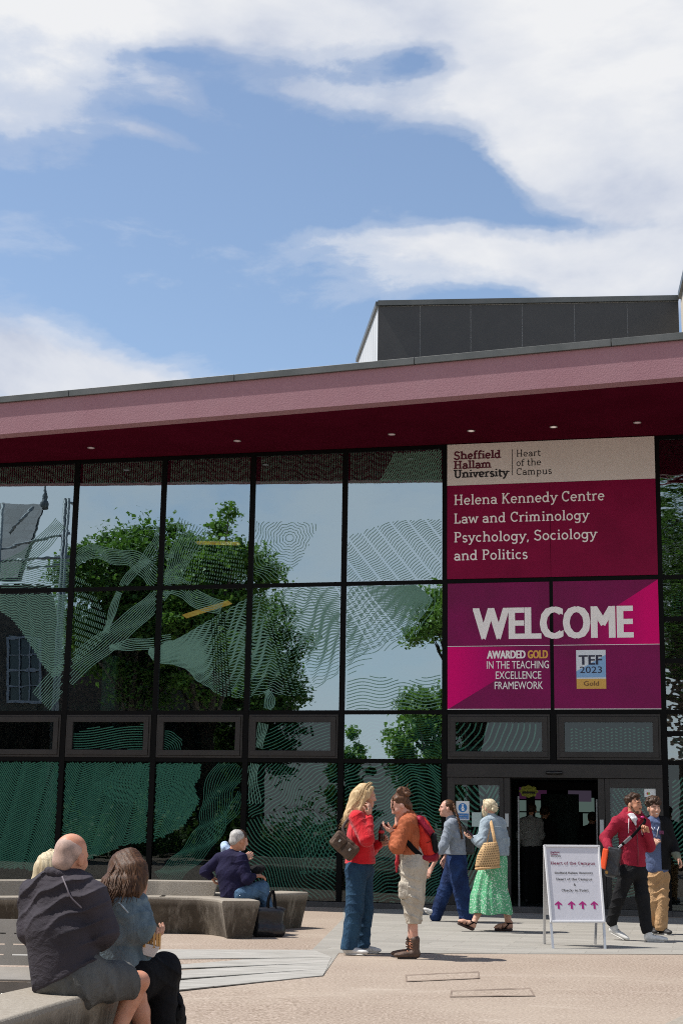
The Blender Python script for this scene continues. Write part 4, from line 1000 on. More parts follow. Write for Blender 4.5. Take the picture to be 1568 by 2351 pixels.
# scaffold beside it
scf = thing('scaffold', 'grey tube scaffold standing against the mirrored stone house', 'scaffold', vbase(155, 49))
m_tube = mat('scaffold_steel', (.17, .19, .20), .55, metal=.2)
for px in (148, 156, 5):
    mb = MB(); p = vpoint(px, 1146 if px > 100 else 1158, 49); mb.tube([(p.x, p.y, 0), p], .06, 8); mb.build('upright', m_tube, scf, smooth=True)
for (x0, y0, x1, y1) in ((-10, 1265, 160, 1225), (-10, 1290, 160, 1280), (20, 1225, 75, 1165), (60, 1305, 160, 1295), (150, 1152, 176, 1160)):
    mb = MB(); mb.tube([vpoint(x0, y0, 49), vpoint(x1, y1, 49)], .045, 8); mb.build('rail', m_tube, scf, smooth=True)
# ================================================================ FIGURES: signed-distance modelling, one continuous surface per part
def V3(p): return np.array([p[0], p[1], p[2]], float)
class SDF:
    def __init__(s, vox=.008): s.P = []; s.vox = vox; s.cuts = []; s.wr = None
    def cap(s, a, b, ra, rb, k=.02): s.P.append(('c', V3(a), V3(b), ra, rb, k, None, 1, 1)); return s
    def lim(s, a, b, ra, rb, ax, k=.03):          # limb with an elliptic section: ra, rb = (along ax, across)
        s.P.append(('c', V3(a), V3(b), ra[1], rb[1], k, V3(ax) / np.linalg.norm(V3(ax)), ra[0] / ra[1], rb[0] / rb[1])); return s
    def ell(s, c, r, R=None, k=.02): s.P.append(('e', V3(c), np.array(r, float), R, k)); return s
    def box(s, c, h, R=None, rd=.01, k=.01): s.P.append(('b', V3(c), np.array(h, float), R, rd, k)); return s
    def chain(s, pts, rr, k=.02):
        for i in range(len(pts) - 1): s.cap(pts[i], pts[i + 1], rr[i], rr[i + 1], k)
        return s
    def sub(s, kind, *a): s.cuts.append((kind, tuple(V3(x) if isinstance(x, Vector) else x for x in a))); return s
    @staticmethod
    def _eval(pr, X, Y, Z):
        t = pr[0]
        if t == 'c':
            _, a, b, ra, rb, k, ax, qa, qb = pr
            d = b - a; L2 = max(d @ d, 1e-9)
            x, y, z = X - a[0], Y - a[1], Z - a[2]
            h = np.clip((x * d[0] + y * d[1] + z * d[2]) / L2, 0, 1)
            x, y, z = x - h * d[0], y - h * d[1], z - h * d[2]
            r = ra + (rb - ra) * h
            if ax is not None:
                q = qa + (qb - qa) * h; al = x * ax[0] + y * ax[1] + z * ax[2]; m = al * (1 - 1 / q)
                x, y, z = x - m * ax[0], y - m * ax[1], z - m * ax[2]
            return np.sqrt(x * x + y * y + z * z) - r
        if t == 'e':
            _, c, r, R, k = pr
            x, y, z = X - c[0], Y - c[1], Z - c[2]
            if R is not None:
                R = np.array(R); x, y, z = (x * R[0, i] + y * R[1, i] + z * R[2, i] for i in range(3))
            k0 = np.sqrt((x / r[0]) ** 2 + (y / r[1]) ** 2 + (z / r[2]) ** 2)
            k1 = np.sqrt((x / r[0] ** 2) ** 2 + (y / r[1] ** 2) ** 2 + (z / r[2] ** 2) ** 2) + 1e-9
            return k0 * (k0 - 1) / k1
        _, c, h, R, rd, k = pr
        x, y, z = X - c[0], Y - c[1], Z - c[2]
        if R is not None:
            R = np.array(R); x, y, z = (x * R[0, i] + y * R[1, i] + z * R[2, i] for i in range(3))
        x, y, z = abs(x) - h[0] + rd, abs(y) - h[1] + rd, abs(z) - h[2] + rd
        return np.sqrt(np.maximum(x, 0) ** 2 + np.maximum(y, 0) ** 2 + np.maximum(z, 0) ** 2) + np.minimum(np.maximum(x, np.maximum(y, z)), 0) - rd
    @staticmethod
    def _bb(pr):
        if pr[0] == 'c':
            r = max(pr[3] * max(1, pr[7]), pr[4] * max(1, pr[8])); return np.minimum(pr[1], pr[2]) - r, np.maximum(pr[1], pr[2]) + r
        r = np.linalg.norm(pr[2]) if pr[3] is not None else pr[2]; return pr[1] - r, pr[1] + r
    def grid(s):
        lo = np.min([s._bb(p)[0] for p in s.P], 0) - .04; hi = np.max([s._bb(p)[1] for p in s.P], 0) + .04
        n = np.ceil((hi - lo) / s.vox).astype(int) + 1
        g = [lo[i] + s.vox * np.arange(n[i]) for i in range(3)]
        D = np.full(n, .3, np.float32)
        for p in s.P:
            k = p[5] if p[0] in 'cb' else p[4]
            a, b = s._bb(p); m = k + 3 * s.vox
            i0 = np.maximum(((a - m - lo) / s.vox).astype(int), 0); i1 = np.minimum(((b + m - lo) / s.vox).astype(int) + 2, n)
            sl = tuple(slice(i0[i], i1[i]) for i in range(3))
            d = s._eval(p, g[0][sl[0]][:, None, None], g[1][sl[1]][None, :, None], g[2][sl[2]][None, None, :])
            o = D[sl]
            if k > 0:
                h = np.maximum(k - np.abs(o - d), 0) / k; D[sl] = np.minimum(o, d) - h * h * k * .25
            else: D[sl] = np.minimum(o, d)
        X, Y, Z = g[0][:, None, None], g[1][None, :, None], g[2][None, None, :]
        if s.wr:
            for amp, f in s.wr: D += (amp * f(X, Y, Z)).astype(np.float32)
        for kind, a in s.cuts:
            if kind == 'half':                       # keep the side the normal points away from
                p, nn = V3(a[0]), V3(a[1]); D = np.maximum(D, (X - p[0]) * nn[0] + (Y - p[1]) * nn[1] + (Z - p[2]) * nn[2])
            else:
                pr = (kind,) + tuple(a); a_, b_ = s._bb(pr); m = 3 * s.vox
                i0 = np.clip(((a_ - m - lo) / s.vox).astype(int), 0, n); i1 = np.clip(((b_ + m - lo) / s.vox).astype(int) + 2, 0, n)
                if (i1 <= i0).any(): continue
                sl = tuple(slice(i0[i], i1[i]) for i in range(3))
                D[sl] = np.maximum(D[sl], -s._eval(pr, g[0][sl[0]][:, None, None], g[1][sl[1]][None, :, None], g[2][sl[2]][None, None, :]))
        return D, lo
    def mesh(s):
        D, lo = s.grid(); S = D < 0; n = D.shape
        c = np.zeros([n[0] - 1, n[1] - 1, n[2] - 1], np.int8)
        for i in (0, 1):
            for j in (0, 1):
                for k in (0, 1): c += S[i:n[0] - 1 + i, j:n[1] - 1 + j, k:n[2] - 1 + k]
        act = (c > 0) & (c < 8); I = np.argwhere(act); idx = np.full(act.shape, -1, np.int32); idx[act] = np.arange(len(I))
        acc = np.zeros((len(I), 3)); cnt = np.zeros(len(I))
        cor = [(0, 0, 0), (1, 0, 0), (0, 1, 0), (1, 1, 0), (0, 0, 1), (1, 0, 1), (0, 1, 1), (1, 1, 1)]
        val = [D[I[:, 0] + a, I[:, 1] + b, I[:, 2] + d] for a, b, d in cor]
        for e0, e1 in ((0, 1), (2, 3), (4, 5), (6, 7), (0, 2), (1, 3), (4, 6), (5, 7), (0, 4), (1, 5), (2, 6), (3, 7)):
            a, b = val[e0], val[e1]; m = (a < 0) != (b < 0); t = np.where(m, a / np.where(m, a - b, 1), 0)
            p0, p1 = np.array(cor[e0]), np.array(cor[e1])
            acc += m[:, None] * (p0 + t[:, None] * (p1 - p0)); cnt += m
        Vt = lo + s.vox * (I + acc / cnt[:, None])
        Fs = []
        for ax in range(3):
            sl0 = [slice(None)] * 3; sl1 = [slice(None)] * 3; sl0[ax] = slice(0, n[ax] - 1); sl1[ax] = slice(1, n[ax])
            E = S[tuple(sl0)] != S[tuple(sl1)]; A = np.argwhere(E)
            u, v = (ax + 1) % 3, (ax + 2) % 3
            A = A[(A[:, u] > 0) & (A[:, v] > 0) & (A[:, u] < n[u] - 1) & (A[:, v] < n[v] - 1)]
            du = np.eye(3, dtype=int)[u]; dv = np.eye(3, dtype=int)[v]
            q = np.stack([idx[tuple((A - du - dv).T)], idx[tuple((A - dv).T)], idx[tuple(A.T)], idx[tuple((A - du).T)]], 1)
            ins = S[tuple(A.T)]
            q = np.where(ins[:, None], q, q[:, ::-1]); Fs.append(q)
        Fq = np.concatenate(Fs); return Vt, Fq[(Fq >= 0).all(1)]
    def build(s, name, m, parent):
        Vt, Fq = s.mesh()
        me = bpy.data.meshes.new(name); me.vertices.add(len(Vt)); me.vertices.foreach_set('co', Vt.ravel())
        me.loops.add(Fq.size); me.loops.foreach_set('vertex_index', Fq.ravel().astype(np.int32))
        me.polygons.add(len(Fq)); me.polygons.foreach_set('loop_start', np.arange(0, Fq.size, 4, dtype=np.int32))
        me.polygons.foreach_set('loop_total', np.full(len(Fq), 4, np.int32)); me.polygons.foreach_set('use_smooth', np.ones(len(Fq), bool))
        me.update(); me.validate(); me.materials.append(m)
        o = bpy.data.objects.new(name, me); COL.objects.link(o)
        if parent is not None:
            o.parent = parent
            if parent.type == 'EMPTY': o.matrix_parent_inverse = parent.matrix_world.inverted()
        return o
def folds(seed, f=38, amp=.0035, zs=1.0):
    """cloth folds: warped waves plus sharp creases that come and go"""
    r = np.random.RandomState(seed); K = r.normal(0, 1, (6, 3)); K[:, 2] *= 1.5 * zs; K = K / np.linalg.norm(K, axis=1)[:, None]; ph = r.uniform(0, 6.3, 16)
    def fn(X, Y, Z):
        wx = .045 * np.sin(7 * Z + 5 * Y + ph[8]) + .022 * np.sin(19 * Y - 15 * Z + ph[9]); wy = .045 * np.sin(8 * X - 6 * Z + ph[10]) + .022 * np.sin(17 * Z + 13 * X + ph[11]); wz = .05 * np.sin(9 * X + 7 * Y + ph[12]) + .025 * np.sin(21 * X - 12 * Z + ph[13])
        X, Y, Z = X + wx, Y + wy, Z + wz; o = 0
        for i in range(4): o = o + np.sin((X * K[i, 0] + Y * K[i, 1] + Z * K[i, 2]) * f * (.5 + .33 * i) + ph[i]) * (1 - .18 * i)
        m = 0
        for i in (4, 5):
            g = np.clip(np.sin((X * K[i - 3, 0] - Y * K[i - 2, 2] + Z * K[i - 4, 1]) * f * .42 + ph[i + 8]) * .5 + .55, 0, 1)
            m = m + g * g * (1 - 2 * np.sqrt(np.abs(np.sin((X * K[i, 0] + Y * K[i, 1] + Z * K[i, 2]) * f * (.75 + .45 * (i - 4)) + ph[i] + .35 * o))))
        return o * .45 + m * .75
    return [(amp, fn)]
def drapes(seed, d=(.25, .1, 1), wl=.10, amp=.006):
    """broad soft rolls raised as narrow ridges, coming and going over the garment"""
    r = np.random.RandomState(seed); d = V3(d) / np.linalg.norm(V3(d)); ph = r.uniform(0, 6.3, 8)
    def fn(X, Y, Z):
        p = X * d[0] + Y * d[1] + Z * d[2] + .020 * np.sin(11 * X + 7 * Z + ph[0]) + .016 * np.sin(14 * Y - 6 * Z + ph[1]) + .008 * np.sin(31 * X - 23 * Y + ph[2])
        m = np.clip(.55 + .55 * np.sin(9 * X + 5 * Y + 7 * Z + ph[3]) + .3 * np.sin(6 * X - 13 * Z + ph[4]), 0, 1)
        q = np.abs(np.sin(p * math.pi / wl + ph[5])); return m * (.35 - 1.35 * (1 - q) ** 2)
    return [(amp, fn)]
def ribs(a, d, f, amp):
    d = V3(d) / np.linalg.norm(V3(d)); a = V3(a)
    return [(amp, lambda X, Y, Z: np.sin(((X - a[0]) * d[0] + (Y - a[1]) * d[1] + (Z - a[2]) * d[2]) * f))]
# ---- skin, hair and cloth
def skin(name, c):
    m = mat(name, c, .5, (c[0] * .86, c[1] * .74, c[2] * .68), 14, 4, .12, 90, spec=.35)
    bsdf(m).inputs['Subsurface Weight'].default_value = .08; bsdf(m).inputs['Subsurface Radius'].default_value = (.01, .004, .002); return m
def hairmat(name, c0, c1, st=(60, 60, 5)):
    m, nt = new_mat(name); b = nd(nt, 'ShaderNodeBsdfPrincipled'); o = nd(nt, 'ShaderNodeOutputMaterial'); nt.links.new(b.outputs[0], o.inputs[0])
    oc = nd(nt, 'ShaderNodeTexCoord').outputs['Object']; n = noise(nt, mapping(nt, oc, st), 1.6, 5, .65, .6)
    nt.links.new(ramp(nt, n, [(.32, c0), (.66, c1)]), b.inputs['Base Color']); b.inputs['Roughness'].default_value = .5; b.inputs['Specular IOR Level'].default_value = .22
    bn = nd(nt, 'ShaderNodeBump'); bn.inputs['Strength'].default_value = .4; bn.inputs['Distance'].default_value = .008
    nt.links.new(n, bn.inputs['Height']); nt.links.new(bn.outputs[0], b.inputs['Normal']); return m
def cloth(name, c, c2=None, wr=.55, scale=7, weave=420, rough=.85, sheen=.0, stretch=(1, 1, .55)):
    m, nt = new_mat(name); b = nd(nt, 'ShaderNodeBsdfPrincipled'); o = nd(nt, 'ShaderNodeOutputMaterial'); nt.links.new(b.outputs[0], o.inputs[0])
    oc = nd(nt, 'ShaderNodeTexCoord').outputs['Object']
    n1 = noise(nt, mapping(nt, oc, stretch), scale, 5, .6, .8); n2 = noise(nt, oc, weave, 2, .5); n3 = noise(nt, mapping(nt, oc, stretch, rot=(.5, .3, .2)), 19, 3, .55, 1.2)
    c2 = c2 or (c[0] * .72, c[1] * .72, c[2] * .72)
    col = ramp(nt, mth(nt, 'ADD', mth(nt, 'MULTIPLY', n1, .75), mth(nt, 'MULTIPLY', n2, .25)), [(.36, c2), (.62, c)])
    nt.links.new(col, b.inputs['Base Color']); b.inputs['Roughness'].default_value = rough; b.inputs['Specular IOR Level'].default_value = .2
    if sheen: b.inputs['Sheen Weight'].default_value = sheen
    b1 = nd(nt, 'ShaderNodeBump'); b1.inputs['Strength'].default_value = wr; b1.inputs['Distance'].default_value = .03
    h = mth(nt, 'ADD', n3, mth(nt, 'MULTIPLY', n2, .06)); nt.links.new(h, b1.inputs['Height']); nt.links.new(b1.outputs[0], b.inputs['Normal']); return m
m_skin = skin('skin_fair', (.56, .33, .24)); m_skin2 = skin('skin_tanned', (.50, .25, .155)); m_skin3 = skin('skin_pink', (.60, .35, .27))
m_white_eye = mat('eye_white', (.72, .70, .68), .3); m_iris = mat('iris_dark', (.03, .02, .015), .2); m_lip = mat('lip', (.42, .13, .11), .5)
def add_hand(S, wrist, d, pn, curl=30, ts=1, sc=1.0, spread=.5):
    """palm, four unequal jointed fingers and a thumb from the side of the palm; pn = palm side"""
    f = nrm(d); n = Vector(pn); n = (n - f * n.dot(f)).normalized(); sd = f.cross(n); w = Vector(wrist)
    for i, (o, L, kn) in enumerate(((-.030, .066, .080), (-.0105, .076, .086), (.0105, .071, .084), (.029, .056, .076))):
        k0 = w + (sd * o * .62 + f * .012) * sc; kk = w + (sd * o + f * kn) * sc
        S.cap(k0, kk, .0155 * sc, .0125 * sc, .012)
        p = kk; dr = f + sd * o * spread * 2.2; dr.normalize(); a = radians(curl * (.75 + .1 * i))
        ax = dr.cross(n).normalized()
        for seg_, (fr, rr) in enumerate(((.46, .0100), (.31, .0092), (.23, .0082))):
            dr = Matrix.Rotation(a * (.7 if seg_ == 0 else 1.0), 3, ax) @ dr
            q = p + dr * L * fr * 1.12 * sc; S.cap(p, q, rr * sc * 1.06, rr * sc * .96, .004); p = q
    t0 = w + (sd * -.022 * ts + f * .020 + n * .006) * sc; dr = (f * .72 - sd * .62 * ts + n * .35).normalized()
    t1 = t0 + dr * .040 * sc; dr = (f * .9 - sd * .22 * ts + n * .4).normalized(); t2 = t1 + dr * .031 * sc; t3 = t2 + (dr + n * .3).normalized() * .024 * sc
    S.cap(t0, t1, .0165 * sc, .0125 * sc, .010); S.cap(t1, t2, .0115 * sc, .0105 * sc, .005); S.cap(t2, t3, .0102 * sc, .0085 * sc, .004)
def add_head(S, c, fwd, up=(0, 0, 1), sc=1.0, jaw=1.0, ears=True):
    R = frame(fwd, up); c = Vector(c); h = lambda x, y, z: c + R @ Vector((x, y, z)) * sc
    E = lambda p, r, k=.02: S.ell(h(*p), [q * sc for q in r], R, k * sc)
    E((0, -.014, .034), (.074, .093, .083)); E((0, .022, -.022), (.061, .068, .083), .03); E((0, .040, -.080), (.044 * jaw, .042, .034), .03)
    S.cap(h(0, .086, .012), h(0, .104, -.030), .0075 * sc, .0125 * sc, .012); S.ell(h(0, .097, -.036), [.0165 * sc, .013 * sc, .010 * sc], R, .008)
    S.cap(h(-.030, .076, .022), h(.030, .076, .022), .013 * sc, .013 * sc, .02)
    for sx in (-1, 1):
        E((sx * .038, .058, -.028), (.026, .024, .024), .025)
        if ears: S.ell(h(sx * .078, -.008, -.012), [.011 * sc, .021 * sc, .033 * sc], R, .010)
        S.sub('e', h(sx * .031, .098, .002), np.array([.014, .015, .009]) * sc, R, 0)
    S.cap(h(-.019, .083, -.066), h(.019, .083, -.066), .0085 * sc, .0085 * sc, .010); S.cap(h(-.015, .080, -.078), h(.015, .080, -.078), .009 * sc, .009 * sc, .01)
    E((0, .074, -.098), (.021, .018, .016), .02)
    S.sub('c', h(-.018, .096, -.072), h(.018, .096, -.072), .0028 * sc, .0028 * sc, 0, None, 1, 1)
    return h, R
def face_parts(T, body, h, R, sc, brow, smile=False):
    for sx in (-1, 1):
        mb = MB(); c = h(sx * .031, .072, .002); M4 = Matrix.Translation(c) @ R.to_4x4()
        mb.lathe([(.001, -.0115), (.006, -.0095), (.0105, -.004), (.0115, 0), (.0105, .004), (.006, .0095), (.001, .0115)], 10, M4 @ Matrix.Scale(sc, 4))
        mb.cm = 1; p = c + R @ Vector((0, .0105 * sc, 0)); mb.lathe([(.0005, -.0045), (.004, -.003), (.0055, 0), (.004, .003), (.0005, .0045)], 8, Matrix.Translation(p) @ R.to_4x4() @ Matrix.Scale(sc, 4))
        mb.build('eye', [m_white_eye, m_iris], body, smooth=True)
        mb = MB(); mb.tube([h(sx * .014, .090, .021), h(sx * .030, .092, .027), h(sx * .047, .078, .021)], [.004 * sc, .005 * sc, .003 * sc], 6); mb.build('eyebrow', brow, body, smooth=True)
    mb = MB()
    if smile:
        mb.tube([h(-.024, .080, -.064), h(0, .0925, -.070), h(.024, .080, -.064)], [.002 * sc, .0075 * sc, .002 * sc], 8, flat=1.0); mb.build('teeth', m_white_eye, body, smooth=True)
    else:
        mb.tube([h(-.024, .080, -.072), h(0, .0925, -.072), h(.024, .080, -.072)], [.002 * sc, .0055 * sc, .002 * sc], 8); mb.build('mouth', m_lip, body, smooth=True)
def shoe(T, heel, d, L, m_up, m_sole, pitch=0, collar=.0, w=1.0, sole_h=.024, laces=None, name='shoe'):
    """heel = ground point under the heel; d = plan direction; pitch>0 lifts the toe"""
    f = nrm((d[0], d[1], 0)); R = frame(f); R = R @ Matrix.Rotation(radians(pitch), 3, 'X'); s = L / .28; hp = Vector(heel)
    q = lambda x, y, z: hp + R @ Vector((x, y, z)) * s
    S = SDF(.006)
    S.ell(q(0, .045, .055), [.037 * s * w, .055 * s, .050 * s], R, .03); S.ell(q(0, .135, .047), [.040 * s * w, .075 * s, .036 * s], R, .04); S.ell(q(0, .215, .040), [.043 * s * w, .062 * s, .027 * s], R, .03)
    S.cap(q(0, .045, .06), q(0, .050, .095 + collar), .038 * s, .042 * s if collar < .05 else .052 * s, .02)
    S.wr = folds(7, 60, .002); S.sub('half', q(0, 0, .012), R @ Vector((0, 0, -1)))
    o = S.build(name, m_up, T)
    S = SDF(.006)
    S.lim(q(0, .042, sole_h * .5), q(0, .225, sole_h * .5), (.040 * s * w, sole_h * .52), (.045 * s * w, sole_h * .5), R @ Vector((1, 0, 0)), .01)
    S.sub('half', q(0, 0, sole_h), R @ Vector((0, 0, 1))); S.build('sole', m_sole, o)
    if laces is not None:
        mb = MB()
        for k in range(4):
            y = .105 + k * .024; z = .088 - k * .010 + (collar * .6 if k == 0 else 0)
            mb.tube([q(-.028, y, z - .004), q(0, y + .006, z + .006), q(.028, y, z - .004)], (.0045 if collar < .05 else .007) * s, 5)
        if collar > .05:
            for k in range(4):
                z = .105 + k * .026; mb.tube([q(-.034, .080, z), q(0, .106, z + .008), q(.034, .080, z)], .007 * s, 5)
        mb.build('laces', laces, o, smooth=True)
    return o
def strands(mb, roots, paths, n, r, seed, jit=.012):
    """tapered locks following guide paths"""
    rr = random.Random(seed)
    for k in range(n):
        g = paths[k % len(paths)]; f = rr.random(); g2 = paths[min(k % len(paths) + 1, len(paths) - 1)]
        pts = []; off = Vector((rr.gauss(0, jit), rr.gauss(0, jit), rr.gauss(0, jit)))
        for i in range(len(g)):
            t = i / (len(g) - 1); pts.append(Vector(g[i]).lerp(Vector(g2[i]), f) + off * (.5 + 1.2 * t) + Vector((rr.gauss(0, .003), rr.gauss(0, .003), 0)))
        sp = [Vector(p) for p in spline([tuple(p) for p in pts], 4)]
        mb.tube(sp, [r * (1 - .75 * (i / (len(sp) - 1)) ** 2) for i in range(len(sp))], 5)
def person(label, base, group=None):
    return thing('person', label, 'person', base, group)
def zoomer(sx, ox, oy, Y): return lambda x, y, d=0.0: at_y(x * sx + ox, y * sx + oy, Y + d)
ZA = lambda Y: zoomer(.19542, 735, 1776.25, Y)
ZB = lambda Y: zoomer(.19531, 949.4, 1806.9, Y)
ZC = lambda Y: zoomer(.16285, 1347.5, 1791.6, Y)
ZD = lambda Y: zoomer(.27344, 0, 1898.75, Y)
ZE = lambda Y: zoomer(.19531, 428.75, 1883.4, Y)
ZF = lambda Y: zoomer(.3418, 1010.6, 1730.3, Y)
ZG = lambda Y: zoomer(.12695, 1225, 1914.1, Y)
def gz(p, z=0.0): return Vector((p[0], p[1], z))
def figure(label, base, J, sk, top, bot, hair=None, vox=.007, brow=None, face=True, smile=False, seed=1):
    """J: joints. Builds the body and the main garments; returns (thing, body, head frame fn, R)"""
    T = person(label, base); sc = J.get('hs', 1.0)
    shl, shr = J['arms'][0][0], J['arms'][1][0]; ax = Vector(shr) - Vector(shl)
    B = SDF(vox)
    h, R = add_head(B, J['head'], J['fwd'], J.get('up', (0, 0, 1)), sc, J.get('jaw', 1))
    nb = Vector(J['neck']); B.cap(h(0, -.022, -.05), nb, .052 * sc, .058 * sc, .03)
    tor = [Vector(p[0]) for p in J['torso']]
    for (p, rx, ry), (q, rx2, ry2) in zip(J['torso'][:-1], J['torso'][1:]):
        B.lim(p, q, (rx * .82, ry * .78), (rx2 * .82, ry2 * .78), ax, .03)
    for arm in J['arms']:
        s, e, w_ = arm[0], arm[1], arm[2]
        B.cap(nb, s, .045, .045, .03); B.cap(s, e, .044, .036, .02); B.cap(e, w_, .037, .025, .02)
        if len(arm) > 4 and arm[4]: add_hand(B, w_, *arm[4])
    for leg in J['legs']:
        hp, kn, an = leg[0], leg[1], leg[2]
        B.cap(tor[-1], hp, .07, .075, .03); B.cap(hp, kn, .075, .052, .02)
        mid = Vector(kn).lerp(Vector(an), .3); bk = leg[4] if len(leg) > 4 else (0, 0, 0)
        B.cap(kn, mid + Vector(bk), .050, .054, .02); B.cap(mid + Vector(bk), an, .054, .034, .02)
    body = B.build('body', sk, T)
    if face: face_parts(T, body, h, R, sc, brow or hair or m_iris, smile)
    if top:
        S = SDF(vox)
        for (p, rx, ry), (q, rx2, ry2) in zip(J['torso'][:-1], J['torso'][1:]): S.lim(p, q, (rx, ry), (rx2, ry2), ax, .03)
        for arm in J['arms']:
            rr = arm[3]; s, e, w_ = (Vector(x) for x in arm[:3])
            S.cap(Vector(J['torso'][0][0]).lerp(s, .35), s, rr[0], rr[0], .04); S.cap(s, e, rr[0], rr[1], .03)
            if len(rr) > 2 and rr[2] > 0:
                S.cap(e, e.lerp(w_, .8), rr[1], rr[2], .03); S.cap(e.lerp(w_, .84), w_ - (w_ - e).normalized() * .006, rr[2] * .9, rr[2] * .82, .01)
        S.cap(nb + Vector((0, 0, -.03)), nb + (h(0, -.02, -.06) - nb) * top.get('collar', .25), .072, .066, .02)
        S.wr = folds(seed, top.get('ff', 34), top.get('amp', .006) * .55) + top.get('extra', drapes(seed, (.35 * (-1) ** seed, .2, 1), .085, top.get('dr', .006)))
        if 'hem' in top: S.sub('half', top['hem'], (0, 0, -1))
        for c in top.get('cuts', []): S.sub(*c)
        for c in top.get('adds', []): S.cap(*c)
        topo = S.build(top['name'], top['mat'], T)
    if bot:
        S = SDF(vox); pv = Vector(J['pelvis'][0])
        S.lim(Vector(tor[-1]), pv, (J['pelvis'][1] * .95, J['pelvis'][2] * .95), J['pelvis'][1:], ax, .03)
        for leg in J['legs']:
            hp, kn, an = (Vector(x) for x in leg[:3]); r = leg[3]
            S.lim(pv, hp, (r[0] * 1.05, r[0] * 1.05), (r[0], r[0]), ax, .04); S.cap(hp, kn, r[0], r[1], .03)
            if len(r) > 2: S.cap(kn, an, r[1], r[2], .03)
        S.wr = folds(seed + 9, bot.get('ff', 30), bot.get('amp', .006) * .6) + drapes(seed + 4, (.4 * (-1) ** (seed // 2), .3, 1), .095, bot.get('dr', .007))
        for c in bot.get('cuts', []): S.sub(*c)
        for c in bot.get('adds', []): S.cap(*c)
        S.build(bot['name'], bot['mat'], T)
    return T, body, h, R
# ================================================================ PEOPLE
m_denim = cloth('denim_dark', (.026, .070, .125), (.009, .028, .060), .8, 5, 500)
m_denim_blue = cloth('denim_indigo', (.018, .044, .135), (.006, .014, .050), .8, 5, 500)
m_denim_light = cloth('denim_pale', (.32, .38, .42), (.20, .255, .30), .5, 9, 500)
m_denim_mid = cloth('denim_worn', (.15, .20, .23), (.055, .085, .11), .5, 6, 500)
m_jean_mid = cloth('jean_mid', (.09, .17, .28), (.035, .075, .14), .6, 6, 500)
m_red = cloth('red_fleece', (.58, .012, .022), (.42, .006, .014), .5, 5, 300, sheen=.2)
m_orange = cloth('orange_knit', (.40, .118, .052), (.27, .072, .032), .3, 6, 200)
m_sand = cloth('sand_cotton', (.50, .45, .37), (.37, .33, .27), .75, 8, 400)
m_bluegrey = cloth('blue_grey_knit', (.26, .29, .335), (.18, .205, .245), .35, 20, 160)
m_maroonh = cloth('maroon_fleece', (.31, .018, .042), (.21, .009, .024), .5, 5, 300)
m_black = cloth('black_cotton', (.012, .012, .013), (.006, .006, .007), .6, 6, 300)
m_black2 = cloth('black_jersey', (.007, .007, .009), (.004, .004, .005), .4, 6, 300)
m_tan = cloth('tan_cotton', (.48, .30, .155), (.33, .195, .095), .8, 7, 400)
m_bluetee = cloth('blue_jersey', (.105, .140, .245), (.07, .095, .18), .45, 6, 300)
m_navy = cloth('navy_knit', (.014, .012, .045), (.008, .007, .026), .35, 6, 250)
m_charcoal = cloth('charcoal_fleece', (.046, .040, .050), (.030, .027, .034), .35, 3, 350, stretch=(.7, .7, 1.3))
m_greyshort = cloth('grey_shorts', (.12, .12, .115), (.065, .065, .065), .6, 6, 350)
m_paleblue = cloth('pale_blue_fleece', (.42, .52, .68), (.30, .40, .56), .5, 6, 300)
m_white_cloth = cloth('white_cotton', (.70, .68, .68), (.55, .54, .56), .5, 6, 300)
m_hair_blonde = hairmat('hair_blonde', (.30, .19, .085), (.66, .50, .29))
m_hair_pale = hairmat('hair_pale_blonde', (.34, .27, .16), (.70, .60, .42))
m_hair_brown = hairmat('hair_brown', (.020, .009, .0045), (.115, .052, .023))
m_hair_dark = hairmat('hair_dark', (.016, .009, .006), (.075, .040, .024), (30, 30, 30))
m_hair_auburn = hairmat('hair_auburn', (.030, .014, .008), (.16, .075, .038), (35, 35, 20))
m_hair_grey = hairmat('hair_grey', (.20, .19, .18), (.60, .58, .55), (50, 50, 12))
m_shoe_white = mat('shoe_white', (.66, .65, .62), .55, (.50, .49, .47), 14, 4); m_sole_white = mat('sole_white', (.60, .58, .54), .6, (.40, .38, .35), 12, 4)
m_boot = mat('boot_leather', (.045, .024, .015), .6, (.105, .058, .036), 14, 5, .5, 60); m_sole_dark = mat('sole_dark', (.03, .024, .02), .8)
m_lace = mat('lace_grey', (.30, .29, .28), .8); m_lace_red = mat('lace_rust', (.32, .13, .07), .8)
m_strap = mat('strap_black', (.006, .006, .007), .9, spec=.08); m_phone = mat('phone_black', (.010, .011, .013), .15)
m_shoe_dark = mat('shoe_dark', (.02, .02, .022), .6)
def strap(mb, pts, w, n=6, flat=.28, up=None): mb.tube([Vector(p) for p in spline([tuple(p) for p in pts], n)], w / 2, 8, True, flat, up)

